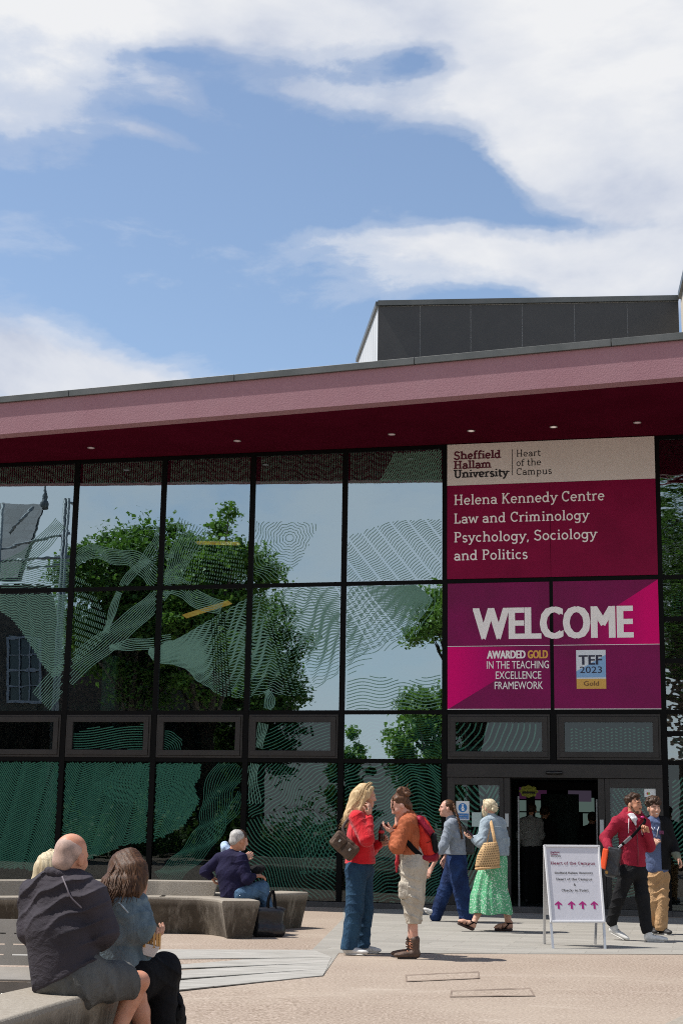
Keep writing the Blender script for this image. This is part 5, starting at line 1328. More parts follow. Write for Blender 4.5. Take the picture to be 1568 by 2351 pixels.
# ---------- 1 woman in the red sweatshirt
P = ZA(16.1)
J = dict(head=P(537, 260), fwd=(1, -.10, -.10), hs=1.0, neck=P(462, 455),
         arms=[(P(430, 520, -.16), P(545, 770, -.25), P(577, 505, -.12), (.074, .076, .052), ((.06, .06, 1), (-.9, .45, 0), 28, -1)),
               (P(470, 510, .17), P(590, 880, .22), P(690, 825, .10), (.08, .075, .052), ((.75, -.1, .55), (.15, -1, .1), 62, -1))],
         torso=[(P(450, 530), .165, .098), (P(468, 720), .19, .135), (P(468, 1040), .185, .160)],
         pelvis=(P(460, 1090), .165, .138),
         legs=[(P(425, 1150, -.085), P(405, 1600, -.10), P(338, 2065, -.10), (.116, .092, .084)), (P(500, 1150, .085), P(522, 1600, .10), P(490, 2050, .10), (.114, .088, .076))])
T, body, h, R = figure('blonde woman in red sweatshirt and jeans raising a hand to her mouth', gz(P(430, 2100)), J, m_skin,
    dict(name='sweatshirt', mat=m_red, hem=P(465, 1058), amp=.008, ff=24), dict(name='jeans', mat=m_denim, amp=.007, ff=22, cuts=[('half', (0, 0, .055), (0, 0, -1))]), m_hair_blonde, seed=3)
S = SDF(.006)
S.ell(h(0, -.028, .040), (.086, .094, .090), R, .02); S.ell(h(0, -.075, -.03), (.088, .060, .10), R, .03)
for sx in (-1, 1):
    S.cap(h(sx * .076, .008, .03), h(sx * .080, -.035, -.16), .022, .035, .03); S.cap(h(sx * .05, .055, .085), h(sx * .078, .030, -.02), .022, .018, .02)
S.chain([h(0, -.085, -.02), P(400, 430, 0), P(345, 500, -.03), P(310, 590, -.05)], [.085, .085, .060, .018], .03)
S.wr = ribs((0, 0, 0), (.55, 1, .1), 210, .0028); hr = S.build('hair', m_hair_blonde, T)
mb = MB(); gp = [[h(sx * .02, .03, .128), h(sx * .07, -.02, .07), h(sx * .085, -.05, -.06), P(395 + sx * -10, 440, -sx * .06), P(300, 600, -sx * .03)] for sx in (-1, -.6, -.2, .3, .8)]
strands(mb, None, gp, 190, .0045, 5, .016); mb.build('hair_locks', m_hair_blonde, hr, smooth=True)
shoe(T, gz(P(275, 2130, -.10)), (1, -.35), .27, m_shoe_white, m_sole_white, laces=m_lace)
shoe(T, gz(P(430, 2110, .10)), (1, -.12), .26, m_shoe_white, m_sole_white, laces=m_lace)
# rucksack-style brown bag on her hip
bag = thing('shoulder_bag', 'brown canvas shoulder bag with buckled pockets hanging behind the red sweatshirt', 'bag', P(280, 1000, -.22))
m_brown = cloth('brown_canvas', (.125, .085, .062), (.065, .044, .033), .5, 10, 300); m_brown_d = mat('leather_brown', (.05, .03, .022), .55); m_buckle = mat('buckle_steel', (.45, .43, .40), .35, metal=.8)
D2 = P(0, 0); RB = Matrix.Rotation(radians(40), 3, 'Y')
c = P(283, 845, -.21); S = SDF(.006); S.box(c, (.150, .055, .090), RB, .035); S.wr = folds(4, 40, .004); bo = S.build('bag_body', m_brown, bag)
for sx in (-1, 1):
    pc = c + RB @ Vector((sx * .068, -.058, -.018)); S = SDF(.006); S.box(pc, (.056, .026, .058), RB, .022); S.wr = folds(6, 50, .003); po = S.build('pocket', m_brown, bag)
    S = SDF(.006); S.box(c + RB @ Vector((sx * .068, -.075, .030)), (.060, .018, .028), RB, .012); fo = S.build('flap', m_brown, po)
    mb = MB(); q = c + RB @ Vector((sx * .068, -.095, .006)); mb.box(q, .018, .006, .03, RB); mb.build('buckle', m_buckle, po, bevel=.002)
mb = MB(); strap(mb, [c + RB @ Vector((-.06, .0, .09)), P(268, 640, -.19), P(330, 540, -.15), P(425, 455, -.10), P(485, 470, .02)], .032, up=Vector((0, 1, 0))); mb.build('strap', m_brown_d, bag, smooth=True)
# cola bottle in her hand
bt = thing('drink_bottle', 'small dark cola bottle with red label held by the woman in red', 'bottle', P(720, 790, .06))
b0 = P(718, 795, .045); M4 = Matrix.Translation(b0)
mb = MB(); mb.lathe([(.026, 0), (.031, .006), (.031, .05), (.028, .07), (.031, .09), (.030, .115), (.014, .15), (.012, .165)], 16, M4); bb = mb.build('bottle_body', mat('cola', (.022, .008, .006), .12), bt, smooth=True)
mb = MB(); mb.lathe([(.0318, .082), (.0318, .112)], 16, M4); mb.build('label', mat('label_red', (.50, .02, .03), .4), bt, smooth=True)
mb = MB(); mb.lathe([(.014, .163), (.0145, .183), (.010, .185)], 12, M4); mb.build('cap', mat('cap_dark', (.02, .02, .03), .4), bt, smooth=True)

# ---------- 2 woman with rucksack
P = ZA(15.74)
J = dict(head=P(935, 372), fwd=(-1, -.12, -.62), hs=.98, neck=P(1048, 520),
         arms=[(P(1018, 585, -.16), P(905, 860, -.21), P(866, 695, -.13), (.074, .068, .045), ((-.75, .1, .38), (.25, .25, .95), 30, 1)),
               (P(1005, 575, .16), P(885, 840, .16), P(900, 610, .02), (.072, .066, .042), ((.02, -.05, 1), (.8, .3, .1), 40, 1))],
         torso=[(P(1065, 560), .165, .088), (P(1055, 730), .175, .115), (P(1045, 930), .165, .130)],
         pelvis=(P(1092, 1020), .165, .150),
         legs=[(P(1080, 1120, -.085), P(1068, 1450, -.09), P(1112, 2030, -.09), (.122, .105)), (P(1112, 1120, .085), P(1095, 1450, .09), P(1070, 2010, .12), (.122, .103))])
kn = P(1068, 1450, -.09); kf = P(1095, 1450, .09)
T, body, h, R = figure('woman with hair bun, orange ribbed jumper and sand cropped trousers looking at a phone', gz(P(1090, 2150)), J, m_skin3,
    dict(name='jumper', mat=m_orange, hem=P(1045, 950), amp=.004, extra=ribs((0, 0, 0), (.95, .8, .25), 190, .005) + drapes(6, (.5, .2, 1), .09, .006)),
    dict(name='cropped_trousers', mat=m_sand, amp=.010, ff=34, dr=.011, adds=[(kn, P(1092, 1735, -.09), .105, .078, .03), (kf, P(1105, 1735, .10), .103, .074, .03)], cuts=[('half', P(1090, 1757), (0, 0, -1))]), m_hair_auburn, seed=5)
S = SDF(.006); S.ell(h(0, -.030, .040), (.083, .090, .086), R, .02); S.ell(h(0, -.07, -.03), (.074, .045, .075), R, .03)
S.ell(P(972, 228), (.072, .066, .060), None, .015)
rr = random.Random(2)
for k in range(14):
    a = rr.uniform(0, 6.28); q = P(972 + 52 * cos(a), 226 + 50 * sin(a), rr.uniform(-.06, .03)); S.ell(q, [.026, .024, .022], None, .012)
S.wr = folds(8, 120, .004); hr = S.build('hair', m_hair_auburn, T)
mb = MB()
for k in range(26):
    a = rr.uniform(0, 6.28); c = P(972 + 60 * cos(a), 226 + 55 * sin(a), rr.uniform(-.06, .03)); d = Vector((rr.gauss(0, .03), rr.gauss(0, .02), rr.gauss(0, .03))); mb.tube([c, c + d * .6 + Vector((0, 0, .008)), c + d], [.004, .003, .0012], 4)
for k in range(16):
    x, y = rr.uniform(855, 920), rr.uniform(270, 360); c = P(x, y, -.05); mb.tube([c, c + Vector((rr.uniform(-.02, .01), 0, -.03)), c + Vector((rr.uniform(-.03, .0), 0, -.075))], [.005, .004, .0015], 4)
mb.build('loose_strands', m_hair_auburn, hr, smooth=True)
shoe(T, gz(P(1168, 2178, -.09)), (-1, -.10), .265, m_boot, m_sole_dark, collar=.10, w=1.1, laces=m_lace_red, name='boot')
shoe(T, gz(P(1120, 2140, .13)), (-1, .02), .255, m_boot, m_sole_dark, collar=.10, w=1.1, laces=m_lace_red, name='boot')
S = SDF(.007); S.box(P(990, 1370, -.165), (.060, .022, .080), frame((-.35, -1, .0)), .02); S.wr = folds(3, 50, .004); S.build('leg_pocket', m_sand, T)
mb = MB(); strap(mb, [P(985, 900, -.185), P(960, 1040, -.215), P(935, 1190, -.205)], .013); mb.build('hanging_cord', m_strap, T, smooth=True)
S = SDF(.007); S.lim(P(912, 940, -.08), P(900, 1050, -.09), (.03, .02), (.026, .018), (0, 1, 0)); S.cap(P(900, 1050, -.09), P(898, 1150, -.09), .018, .012); S.build('tied_sleeve', cloth('tied_red', (.40, .03, .04), None, .5), T)
bp = thing('backpack', 'red and orange rucksack on the back of the woman in the orange jumper', 'bag', P(1250, 1020))
m_ruck_o = cloth('ruck_orange', (.60, .035, .020), (.44, .020, .014), .5, 5, 260, .6); m_ruck_r = cloth('ruck_crimson', (.29, .010, .032), (.19, .006, .020), .5, 5, 260, .6)
S = SDF(.007); S.chain([P(1165, 590), P(1215, 760), P(1250, 930)], [.085, .115, .10], .04); S.lim(P(1200, 620), P(1270, 920), (.13, .075), (.155, .085), (0, 1, 0), .04); S.wr = folds(12, 26, .005)
S.build('main_bag', m_ruck_o, bp)
S = SDF(.007); S.lim(P(1160, 540), P(1270, 700), (.13, .052), (.15, .050), (0, 1, 0), .03); S.wr = folds(13, 30, .005); S.build('lid', m_ruck_r, bp)
S = SDF(.007); S.lim(P(1205, 985), P(1330, 975), (.145, .045), (.14, .055), (0, 1, 0), .03); S.wr = folds(14, 30, .004); S.build('base', m_ruck_r, bp)
S = SDF(.007); S.lim(P(1320, 730, -.05), P(1345, 890, -.06), (.10, .038), (.10, .042), (0, 1, 0), .03); S.wr = folds(15, 40, .004); S.build('mesh_pocket', m_black, bp)
mb = MB(); strap(mb, [P(1140, 545, -.12), P(1070, 500, -.13), P(1005, 560, -.21), P(985, 700, -.19), P(1010, 800, -.17), P(1090, 880, -.16), P(1170, 960, -.12)], .040, up=Vector((0, 1, 0))); mb.build('shoulder_strap', mat('strap_red', (.20, .015, .02), .7), bp, smooth=True)
mb = MB(); strap(mb, [P(1010, 790, -.185), P(1090, 880, -.175), P(1180, 965, -.13)], .05, up=Vector((0, 1, 0))); mb.build('hip_belt', m_strap, bp, smooth=True)
for x0, y0, x1, y1 in ((1185, 600, 1300, 760), (1230, 820, 1300, 790), (1375, 780, 1380, 1090)):
    mb = MB(); strap(mb, [P(x0, y0, -.135), P((x0 + x1) / 2 + 8, (y0 + y1) / 2, -.155), P(x1, y1, -.13)], .014); mb.build('tie_strap', m_strap, bp, smooth=True)
mb = MB(); mb.tube([P(1165 + 28 * cos(t * pi / 8), 575 + 26 * sin(t * pi / 8), -.12) for t in range(17)], .006, 6); mb.build('grab_loop', m_ruck_r, bp, smooth=True)
def phone(label, c, along, nn, L=.15, W=.072):
    a = nrm(along); n = Vector(nn); n = (n - a * n.dot(a)).normalized(); b = a.cross(n); Rm = Matrix((b, a, n)).transposed()
    t = thing('phone', label, 'phone', c); mb = MB(); mb.box(c, W, L, .008, Rm); o = mb.build('case', m_phone, t, bevel=.003)
    mb = MB(); mb.box(c + n * .0046, W * .9, L * .93, .0012, Rm); mb.build('screen', mat('screen_black', (.02, .022, .028), .08), o); return t
phone('dark phone held flat by the woman in the orange jumper', P(805, 618, -.10), (-.85, .05, .50), (.45, .2, .85))

# ---------- 3 woman in blue-grey jumper
P = ZB(21.7)
J = dict(head=P(388, 250), fwd=(-1, -.10, .02), hs=1.0, neck=P(442, 385),
         arms=[(P(425, 455, -.15), P(350, 690, -.20), P(212, 950, -.17), (.076, .064, .050), ((-.5, 0, -.85), (.6, .6, 0), 25, 1)),
               (P(420, 450, .15), P(420, 660, .19), P(366, 835, .17), (.07, .06, .048), ((-.1, -.1, -1), (0, -1, 0), 25, -1))],
         torso=[(P(458, 430), .165, .092), (P(490, 590), .175, .125), (P(498, 775), .165, .142)],
         pelvis=(P(500, 855), .155, .138),
         legs=[(P(515, 920, -.08), P(562, 1230, -.08), P(625, 1555, -.07), (.125, .112, .098)), (P(475, 920, .08), P(372, 1215, .08), P(262, 1510, .08), (.12, .102, .088))])
T, body, h, R = figure('woman with long plait, blue grey jumper and wide dark jeans walking left', gz(P(450, 1600)), J, m_skin3,
    dict(name='jumper', mat=m_bluegrey, hem=P(498, 795), amp=.006), dict(name='jeans', mat=m_denim_blue, amp=.008, ff=24), m_hair_brown, seed=8)
S = SDF(.006); S.ell(h(0, -.026, .036), (.082, .092, .088), R, .015); S.ell(h(0, -.09, .0), (.05, .03, .05), R, .02); S.wr = ribs((0, 0, 0), (0, 1, .6), 260, .0018); hr = S.build('hair', m_hair_brown, T)
mb = MB(); B_ = [P(468, 195, -.04), P(490, 270, -.10), P(520, 360, -.14), P(545, 455, -.16), P(560, 550, -.165), P(570, 610, -.165)]
sp = [Vector(p) for p in spline([tuple(p) for p in B_], 8)]
for k in range(3):
    mb.tube([p + Vector((  .010 * cos(i * .75 + k * 2.09), .010 * sin(i * .75 + k * 2.09), 0)) for i, p in enumerate(sp)], [.0125 * (1 - .45 * i / len(sp)) * (1 + .25 * sin(i * 1.5)) for i in range(len(sp))], 6)
mb.build('plait', m_hair_brown, hr, smooth=True)
hl = P(292, 1618, .08); shoe(T, gz(P(292, 1618, .08), .02), (-1, -.12), .27, m_shoe_white, m_sole_white, pitch=28, w=1.05)
tp = P(655, 1622, -.07); shoe(T, gz(tp + Vector((.20, 0, 0)), .13), (-1, 0), .26, m_shoe_white, m_sole_white, pitch=-32)
hb = thing('handbag', 'soft black leather shoulder bag behind the woman in the blue grey jumper', 'bag', P(655, 790, .02))
S = SDF(.007); S.box(P(655, 675, .03), (.072, .055, .135), frame((.1, 1, 0)), .035); S.cap(P(620, 570, .03), P(700, 600, .03), .04, .03, .03); S.wr = folds(21, 30, .006); S.build('bag_body', mat('leather_black', (.012, .012, .014), .35, bump=.2, bscale=30), hb)
mb = MB(); strap(mb, [P(640, 555, -.02), P(590, 460, -.12), P(520, 385, -.10), P(440, 400, .02)], .016); mb.build('strap', m_strap, hb, smooth=True)

# ---------- 4 woman in the green skirt
P = ZB(19.9)
J = dict(head=P(880, 252), fwd=(-.72, .68, -.10), hs=.98, neck=P(908, 375),
         arms=[(P(850, 445, -.11), P(800, 655, -.20), P(715, 612, -.14), (.080, .074, .058), ((-.9, .25, .25), (.3, .1, .95), 30, 1)),
               (P(1012, 440, .10), P(1072, 640, .12), P(1070, 830, .10), (.075, .062, .052), ((0, 0, -1), (-1, 0, 0), 20, 1))],
         torso=[(P(930, 415), .165, .100), (P(948, 590), .172, .130), (P(968, 780), .152, .135)],
         pelvis=(P(975, 850), .13, .12),
         legs=[(P(930, 1000, -.05), P(850, 1300, .0), P(705, 1590, -.10), (.1, .07)), (P(1010, 1000, .05), P(1080, 1320, .06), P(1118, 1665, .05), (.1, .07))])
T, body, h, R = figure('blonde woman in pale denim jacket and long green patterned skirt walking left', gz(P(930, 1680)), J, m_skin,
    dict(name='denim_jacket', mat=m_denim_light, hem=P(968, 806), amp=.006, ff=30, collar=.45), None, m_hair_pale, seed=11, face=False)
m_skirt, nt = new_mat('green_print'); b = nd(nt, 'ShaderNodeBsdfPrincipled'); o = nd(nt, 'ShaderNodeOutputMaterial'); nt.links.new(b.outputs[0], o.inputs[0])
oc = nd(nt, 'ShaderNodeTexCoord').outputs['Object']
vo = nd(nt, 'ShaderNodeTexVoronoi'); vo.inputs['Scale'].default_value = 62; nt.links.new(mapping(nt, oc, (1, 1, .62)), vo.inputs['Vector'])
n1 = noise(nt, oc, 9, 4)
c = ramp(nt, mth(nt, 'ADD', vo.outputs['Distance'], mth(nt, 'MULTIPLY', mth(nt, 'SUBTRACT', n1, .5), .2)), [(.27, (.58, .66, .58)), (.36, (.105, .37, .19))])
nt.links.new(c, b.inputs['Base Color']); b.inputs['Roughness'].default_value = .75; b.inputs['Specular IOR Level'].default_value = .2
rings = [(975, 795, .125, 0), (968, 850, .150, .01), (930, 960, .185, .03), (905, 1100, .205, .05), (898, 1232, .222, .06), (898, 1242, .238, .075), (905, 1340, .255, .07), (912, 1420, .266, .075), (916, 1492, .272, .08)]
mb = MB(); N = 96; vs = []
for (x, y, r_, a_) in rings:
    c = P(x, y)
    for k in range(N):
        t = 2 * pi * k / N; f = 1 + a_ * (.6 * sin(9 * t + y * .004) + .5 * sin(14 * t + 1.3 + y * .002) + .3 * sin(23 * t))
        vs.append(c + Vector((r_ * f * cos(t), .78 * r_ * f * sin(t), (.012 * sin(5 * t + 1) if y > 1480 else 0))))
mb.add(vs, [(i * N + k, i * N + (k + 1) % N, (i + 1) * N + (k + 1) % N, (i + 1) * N + k) for i in range(len(rings) - 1) for k in range(N)])
sk_ = mb.build('skirt', m_skirt, T, smooth=True); so_ = sk_.modifiers.new('thick', 'SOLIDIFY'); so_.thickness = .004; sb_ = sk_.modifiers.new('sub', 'SUBSURF'); sb_.levels = 1; sb_.render_levels = 1
S = SDF(.006); S.ell(h(0, -.024, .036), (.083, .093, .087), R, .015); S.ell(h(0, -.095, -.005), (.050, .036, .046), R, .012); S.ell(h(-.062, .02, -.04), (.024, .045, .07), R, .02); S.ell(h(.062, -.01, -.03), (.022, .045, .06), R, .02)
rr = random.Random(6)
for k in range(9): S.ell(h(rr.gauss(0, .026), -.108 + rr.gauss(0, .01), rr.gauss(-.005, .024)), (.018, .014, .018), R, .010)
S.wr = ribs((0, 0, 0), (.8, .6, .5), 230, .0025); hr = S.build('hair', m_hair_pale, T)
mb = MB(); strands(mb, None, [[h(-.03, .05, .11), h(-.075, .02, .05), h(-.082, .03, -.04), h(-.07, .045, -.12)], [h(.01, .03, .125), h(-.06, -.04, .09), h(-.04, -.10, .02), h(.0, -.125, .0)], [h(.05, .03, .11), h(.08, -.02, .05), h(.05, -.09, .0), h(.0, -.12, -.02)]], 40, .006, 9, .008); mb.build('hair_locks', m_hair_pale, hr, smooth=True)
m_seam = mat('stitch_pale', (.34, .42, .48), .8)
mb = MB(); mb.tube([P(880, 470, -.15), P(960, 462, -.165), P(1040, 470, -.11)], .004, 5); mb.build('yoke_seam', m_seam, T, smooth=True)
def sandal(heel, d, pitch, L=.255):
    f = nrm((d[0], d[1], 0)); R = frame(f) @ Matrix.Rotation(radians(pitch), 3, 'X'); q = lambda x, y, z: Vector(heel) + R @ Vector((x, y, z))
    S = SDF(.006); S.lim(q(0, .04, .02), q(0, .225, .02), (.040, .02), (.046, .02), R @ Vector((1, 0, 0)), .01); S.lim(q(0, .03, .028), q(0, .05, .028), (.034, .02), (.034, .02), R @ Vector((1, 0, 0)), .01)
    o = S.build('sandal', mat('sandal_sole', (.035, .016, .012), .7), T)
    S = SDF(.006); S.chain([q(0, .035, .062), q(0, .10, .075), q(0, .18, .058), q(0, .215, .050)], [.028, .032, .033, .028], .02)
    for k in range(5): S.cap(q(-.03 + k * .015, .20, .050), q(-.033 + k * .0155, .245 - abs(k - 1) * .006, .046), .012, .0095, .006)
    S.cap(q(0, .045, .075), q(0, .045, .115), .033, .034, .02); S.build('foot', m_skin, body)
    mb = MB()
    for y, z, r_ in ((.19, .052, .044), (.14, .062, .044)):
        mb.tube([q(-r_ * cos(t * pi / 8), y, .025 + (z - .025) * sin(t * pi / 8) * 1.75) for t in range(9)], .009, 6, True, .5)
    mb.tube([q(.040 * cos(t * pi / 8), .055 + .042 * sin(t * pi / 8), .105) for t in range(17)], .008, 6)
    mb.tube([q(-.038, .06, .10), q(-.042, .12, .03)], .008, 6); mb.tube([q(.038, .06, .10), q(.042, .12, .03)], .008, 6)
    mb.build('sandal_strap', m_strap, o, smooth=True)
sandal(gz(P(712, 1712, -.12), .0), (-1, -.10), 22); sandal(gz(P(1172, 1742, .04), 0), (-1, .06), 0)
phone('phone held in front of the woman in the pale denim jacket', P(672, 556, -.16), (-.7, .1, .65), (.6, -.3, .6), .14)
sb = thing('straw_bag', 'woven straw tote with one handle on the shoulder of the woman in the green skirt', 'bag', P(868, 970, -.30))
m_straw, nt = new_mat('straw_weave'); b = nd(nt, 'ShaderNodeBsdfPrincipled'); o = nd(nt, 'ShaderNodeOutputMaterial'); nt.links.new(b.outputs[0], o.inputs[0])
oc = nd(nt, 'ShaderNodeTexCoord').outputs['Object']; sx = nd(nt, 'ShaderNodeSeparateXYZ'); nt.links.new(oc, sx.inputs[0]); cb = nd(nt, 'ShaderNodeCombineXYZ')
nt.links.new(mth(nt, 'ADD', sx.outputs[0], sx.outputs[1]), cb.inputs[0]); nt.links.new(sx.outputs[2], cb.inputs[1])
br = nd(nt, 'ShaderNodeTexBrick'); nt.links.new(mapping(nt, cb.outputs[0], (1, 1, 1), rot=(0, 0, -.10)), br.inputs['Vector']); br.inputs['Scale'].default_value = 1
br.inputs['Brick Width'].default_value = .026; br.inputs['Row Height'].default_value = .029; br.inputs['Mortar Size'].default_value = .0085; br.inputs['Mortar Smooth'].default_value = .3
br.inputs['Color1'].default_value = (.10, .055, .02, 1); br.inputs['Color2'].default_value = (.17, .095, .04, 1); br.inputs['Mortar'].default_value = (.52, .33, .155, 1)
n1 = noise(nt, oc, 160, 3); nt.links.new(mixc(nt, mth(nt, 'MULTIPLY', n1, .35), br.outputs[0], (.60, .40, .20)), b.inputs['Base Color']); b.inputs['Roughness'].default_value = .8
bn = nd(nt, 'ShaderNodeBump'); bn.inputs['Strength'].default_value = .8; bn.inputs['Distance'].default_value = .01; nt.links.new(br.outputs[1], bn.inputs['Height']); nt.links.new(bn.outputs[0], b.inputs['Normal'])
m_straw_p = mat('straw_plain', (.42, .25, .11), .8, (.58, .37, .18), 60, 4, .5, 120)
mb = MB(); N = 40; vs = []; prof = [(868, 965, .105, .04), (868, 958, .150, .065), (868, 900, .160, .075), (876, 800, .145, .075), (890, 720, .118, .07), (900, 655, .088, .058), (902, 648, .078, .05), (895, 690, .07, .045)]
for (x, y, a_, b_) in prof:
    c = P(x, y, -.29); tl = -.10
    for k in range(N):
        t = 2 * pi * k / N; dx_ = a_ * math.copysign(abs(cos(t)) ** .7, cos(t)); vs.append(c + Vector((dx_, b_ * sin(t), -dx_ * tl * (1.6 if y > 850 else 1.0))))
mb.add(vs, [(i * N + k, i * N + (k + 1) % N, (i + 1) * N + (k + 1) % N, (i + 1) * N + k) for i in range(len(prof) - 1) for k in range(N)] + [tuple(range(N - 1, -1, -1))])
mb.build('woven_body', m_straw, sb, smooth=True)
mb = MB(); pr = [p for p in range(2)]
mb.tube([P(868, 960, -.29) + Vector((.152 * math.copysign(abs(cos(t * pi / 20)) ** .7, cos(t * pi / 20)), .066 * sin(t * pi / 20), .016 * cos(t * pi / 20) + .012)) for t in range(41)], .014, 8); mb.build('base_band', m_straw_p, sb, smooth=True)
mb = MB(); strap(mb, [P(962, 690, -.30), P(945, 600, -.30), P(925, 500, -.25), P(905, 410, -.17), P(880, 385, -.05)], .042, up=Vector((0, 1, 0)), flat=.35); strap(mb, [P(845, 680, -.27), P(870, 560, -.21), P(885, 450, -.17), P(880, 385, -.05)], .036, up=Vector((0, 1, 0)), flat=.3); mb.build('handle', m_straw_p, sb, smooth=True)

# ---------- 5 man in the maroon hooded top
P = ZC(18.65)
J = dict(head=P(655, 342), fwd=(.70, -.70, .02), hs=1.0, jaw=1.12, neck=P(632, 525),
         arms=[(P(425, 590, -.06), P(255, 815, .02), P(315, 985, -.16), (.070, .062, .050), ((.25, -.1, -.95), (.8, .5, 0), 30, 1)),
               (P(808, 610, .08), P(880, 930, .02), P(850, 755, -.17), (.070, .064, .048), ((-.28, -.12, .95), (-.75, -.5, 0), 75, 1))],
         torso=[(P(625, 585), .168, .102), (P(632, 810), .172, .126), (P(640, 1180), .158, .124)],
         pelvis=(P(640, 1275), .165, .125),
         legs=[(P(560, 1330, -.05), P(440, 1650, -.04), P(345, 1985, .06), (.098, .078, .066)), (P(728, 1330, .05), P(778, 1650, -.06), P(835, 2090, -.14), (.096, .080, .072))])
T, body, h, R = figure('bearded man in maroon zipped hooded top and black jeans striding past the board', gz(P(640, 2100)), J, m_skin2,
    dict(name='hooded_top', mat=m_maroonh, hem=P(640, 1216), amp=.006, ff=26, adds=[(P(480, 520, .02), P(560, 455, .14), .05, .06, .03), (P(560, 455, .14), P(700, 470, .16), .06, .055, .03), (P(700, 470, .16), P(780, 545, .02), .055, .045, .03), (P(520, 500, -.02), P(600, 600, -.115), .035, .022, .02), (P(770, 530, .0), P(700, 600, -.115), .03, .022, .02)]),
    dict(name='trousers', mat=m_black, amp=.006, ff=32), m_hair_dark, seed=14)
S = SDF(.006); S.ell(h(0, -.030, .050), (.083, .088, .080), R, .015); S.ell(h(0, .045, .108), (.058, .042, .026), R, .02)
rr = random.Random(9)
for k in range(46):
    a = rr.uniform(0, 6.28); e = rr.uniform(.05, 1.4); S.ell(h(.080 * cos(a) * cos(e), -.020 + .088 * sin(a) * cos(e), .055 + .075 * sin(e)), [.017] * 3, None, .008)
S.wr = folds(31, 130, .0025); S.build('hair', m_hair_dark, T)
S = SDF(.005); S.ell(h(0, .050, -.086), (.049, .040, .030), R, .02)
for sx in (-1, 1): S.cap(h(sx * .055, .032, -.075), h(sx * .066, .005, -.02), .013, .010, .01)
S.cap(h(-.02, .090, -.054), h(.02, .090, -.054), .0055, .0055, .008); S.sub('e', h(0, .094, -.069), np.array([.020, .016, .008]), R, 0); S.wr = folds(32, 200, .0015); S.build('beard', hairmat('beard', (.05, .027, .016), (.16, .09, .055), (40, 40, 40)), T)
S = SDF(.006); S.lim(P(622, 490, -.075), P(660, 545, -.115), (.078, .026), (.055, .022), R @ Vector((1, 0, 0)), .02); S.lim(P(660, 545, -.115), P(680, 625, -.150), (.050, .018), (.008, .012), R @ Vector((1, 0, 0)), .02); S.wr = folds(4, 60, .002); S.build('undershirt', m_white_cloth, T)
mb = MB(); mb.tube([P(585, 540, -.135), P(582, 640, -.15), P(580, 745, -.155)], .005, 6); mb.build('drawstring', m_white_cloth, T, smooth=True)
mb = MB(); mb.tube([P(735, 640, -.145), P(760, 700, -.14), P(775, 765, -.13)], .005, 6); mb.build('drawstring', m_white_cloth, T, smooth=True)
mb = MB(); mb.tube([P(682, 620, -.150), P(705, 800, -.150), P(715, 1000, -.148), P(712, 1200, -.142)], .0055, 6); mb.build('zip', mat('zip_dark', (.10, .01, .02), .5), T, smooth=True)
S = SDF(.006); S.ell(P(775, 520, -.10), (.024, .012, .014), None, .01); S.build('badge', mat('pink_badge', (.55, .02, .18), .5), T)
shoe(T, gz(P(298, 2055, .10), .085), (.82, -.58), .275, m_shoe_white, m_sole_white, pitch=-22, laces=m_lace)
shoe(T, gz(P(805, 2190, -.14)), (.95, -.30), .28, m_shoe_white, m_sole_white, laces=m_lace)
mbg = thing('messenger_bag', 'black messenger bag with bright orange flap slung across the man in maroon', 'bag', P(350, 1340, -.22))
RB = Matrix.Rotation(radians(10), 3, 'Y') @ Matrix.Rotation(radians(-20), 3, 'Z')
S = SDF(.006); c = P(365, 1145, -.20); S.box(c, (.078, .062, .165), RB, .02); S.cap(P(290, 1320, -.20), P(420, 1330, -.20), .035, .03, .03); S.wr = folds(41, 28, .004); mo = S.build('bag_body', mat('bag_tarpaulin', (.016, .017, .020), .4, (.03, .03, .034), 9, 4), mbg)
S = SDF(.006); S.box(P(243, 1120, -.215), (.032, .055, .130), RB, .012); S.sub('half', P(200, 1240, -.2), Vector((-.35, 0, -1))); S.build('orange_flap', mat('flap_orange', (.90, .09, .015), .5), mbg)
S = SDF(.006); S.ell(P(272, 1295, -.245), (.018, .03, .022), None, .01); S.build('corner_patch', mat('patch_ochre', (.42, .22, .04), .6), mbg)
st_ = [P(420, 985, -.235), P(450, 945, -.235), P(560, 845, -.225), P(640, 780, -.215), P(720, 690, -.20), P(800, 600, -.16), P(815, 545, -.05)]
mb = MB(); strap(mb, st_, .036, up=Vector((0, 1, 0)), flat=.2); mb.build('strap', m_strap, mbg, smooth=True)
mb = MB(); mb.box(P(567, 840, -.245), .115, .018, .040, Matrix.Rotation(radians(-42), 3, 'Y')); mb.build('strap_pad', mat('pad_grey', (.17, .17, .175), .7), mbg, bevel=.008)
mb = MB(); mb.box(P(465, 925, -.25), .05, .012, .022, Matrix.Rotation(radians(-42), 3, 'Y')); mb.build('buckle', mat('buckle_white', (.6, .6, .6), .4), mbg, bevel=.003)

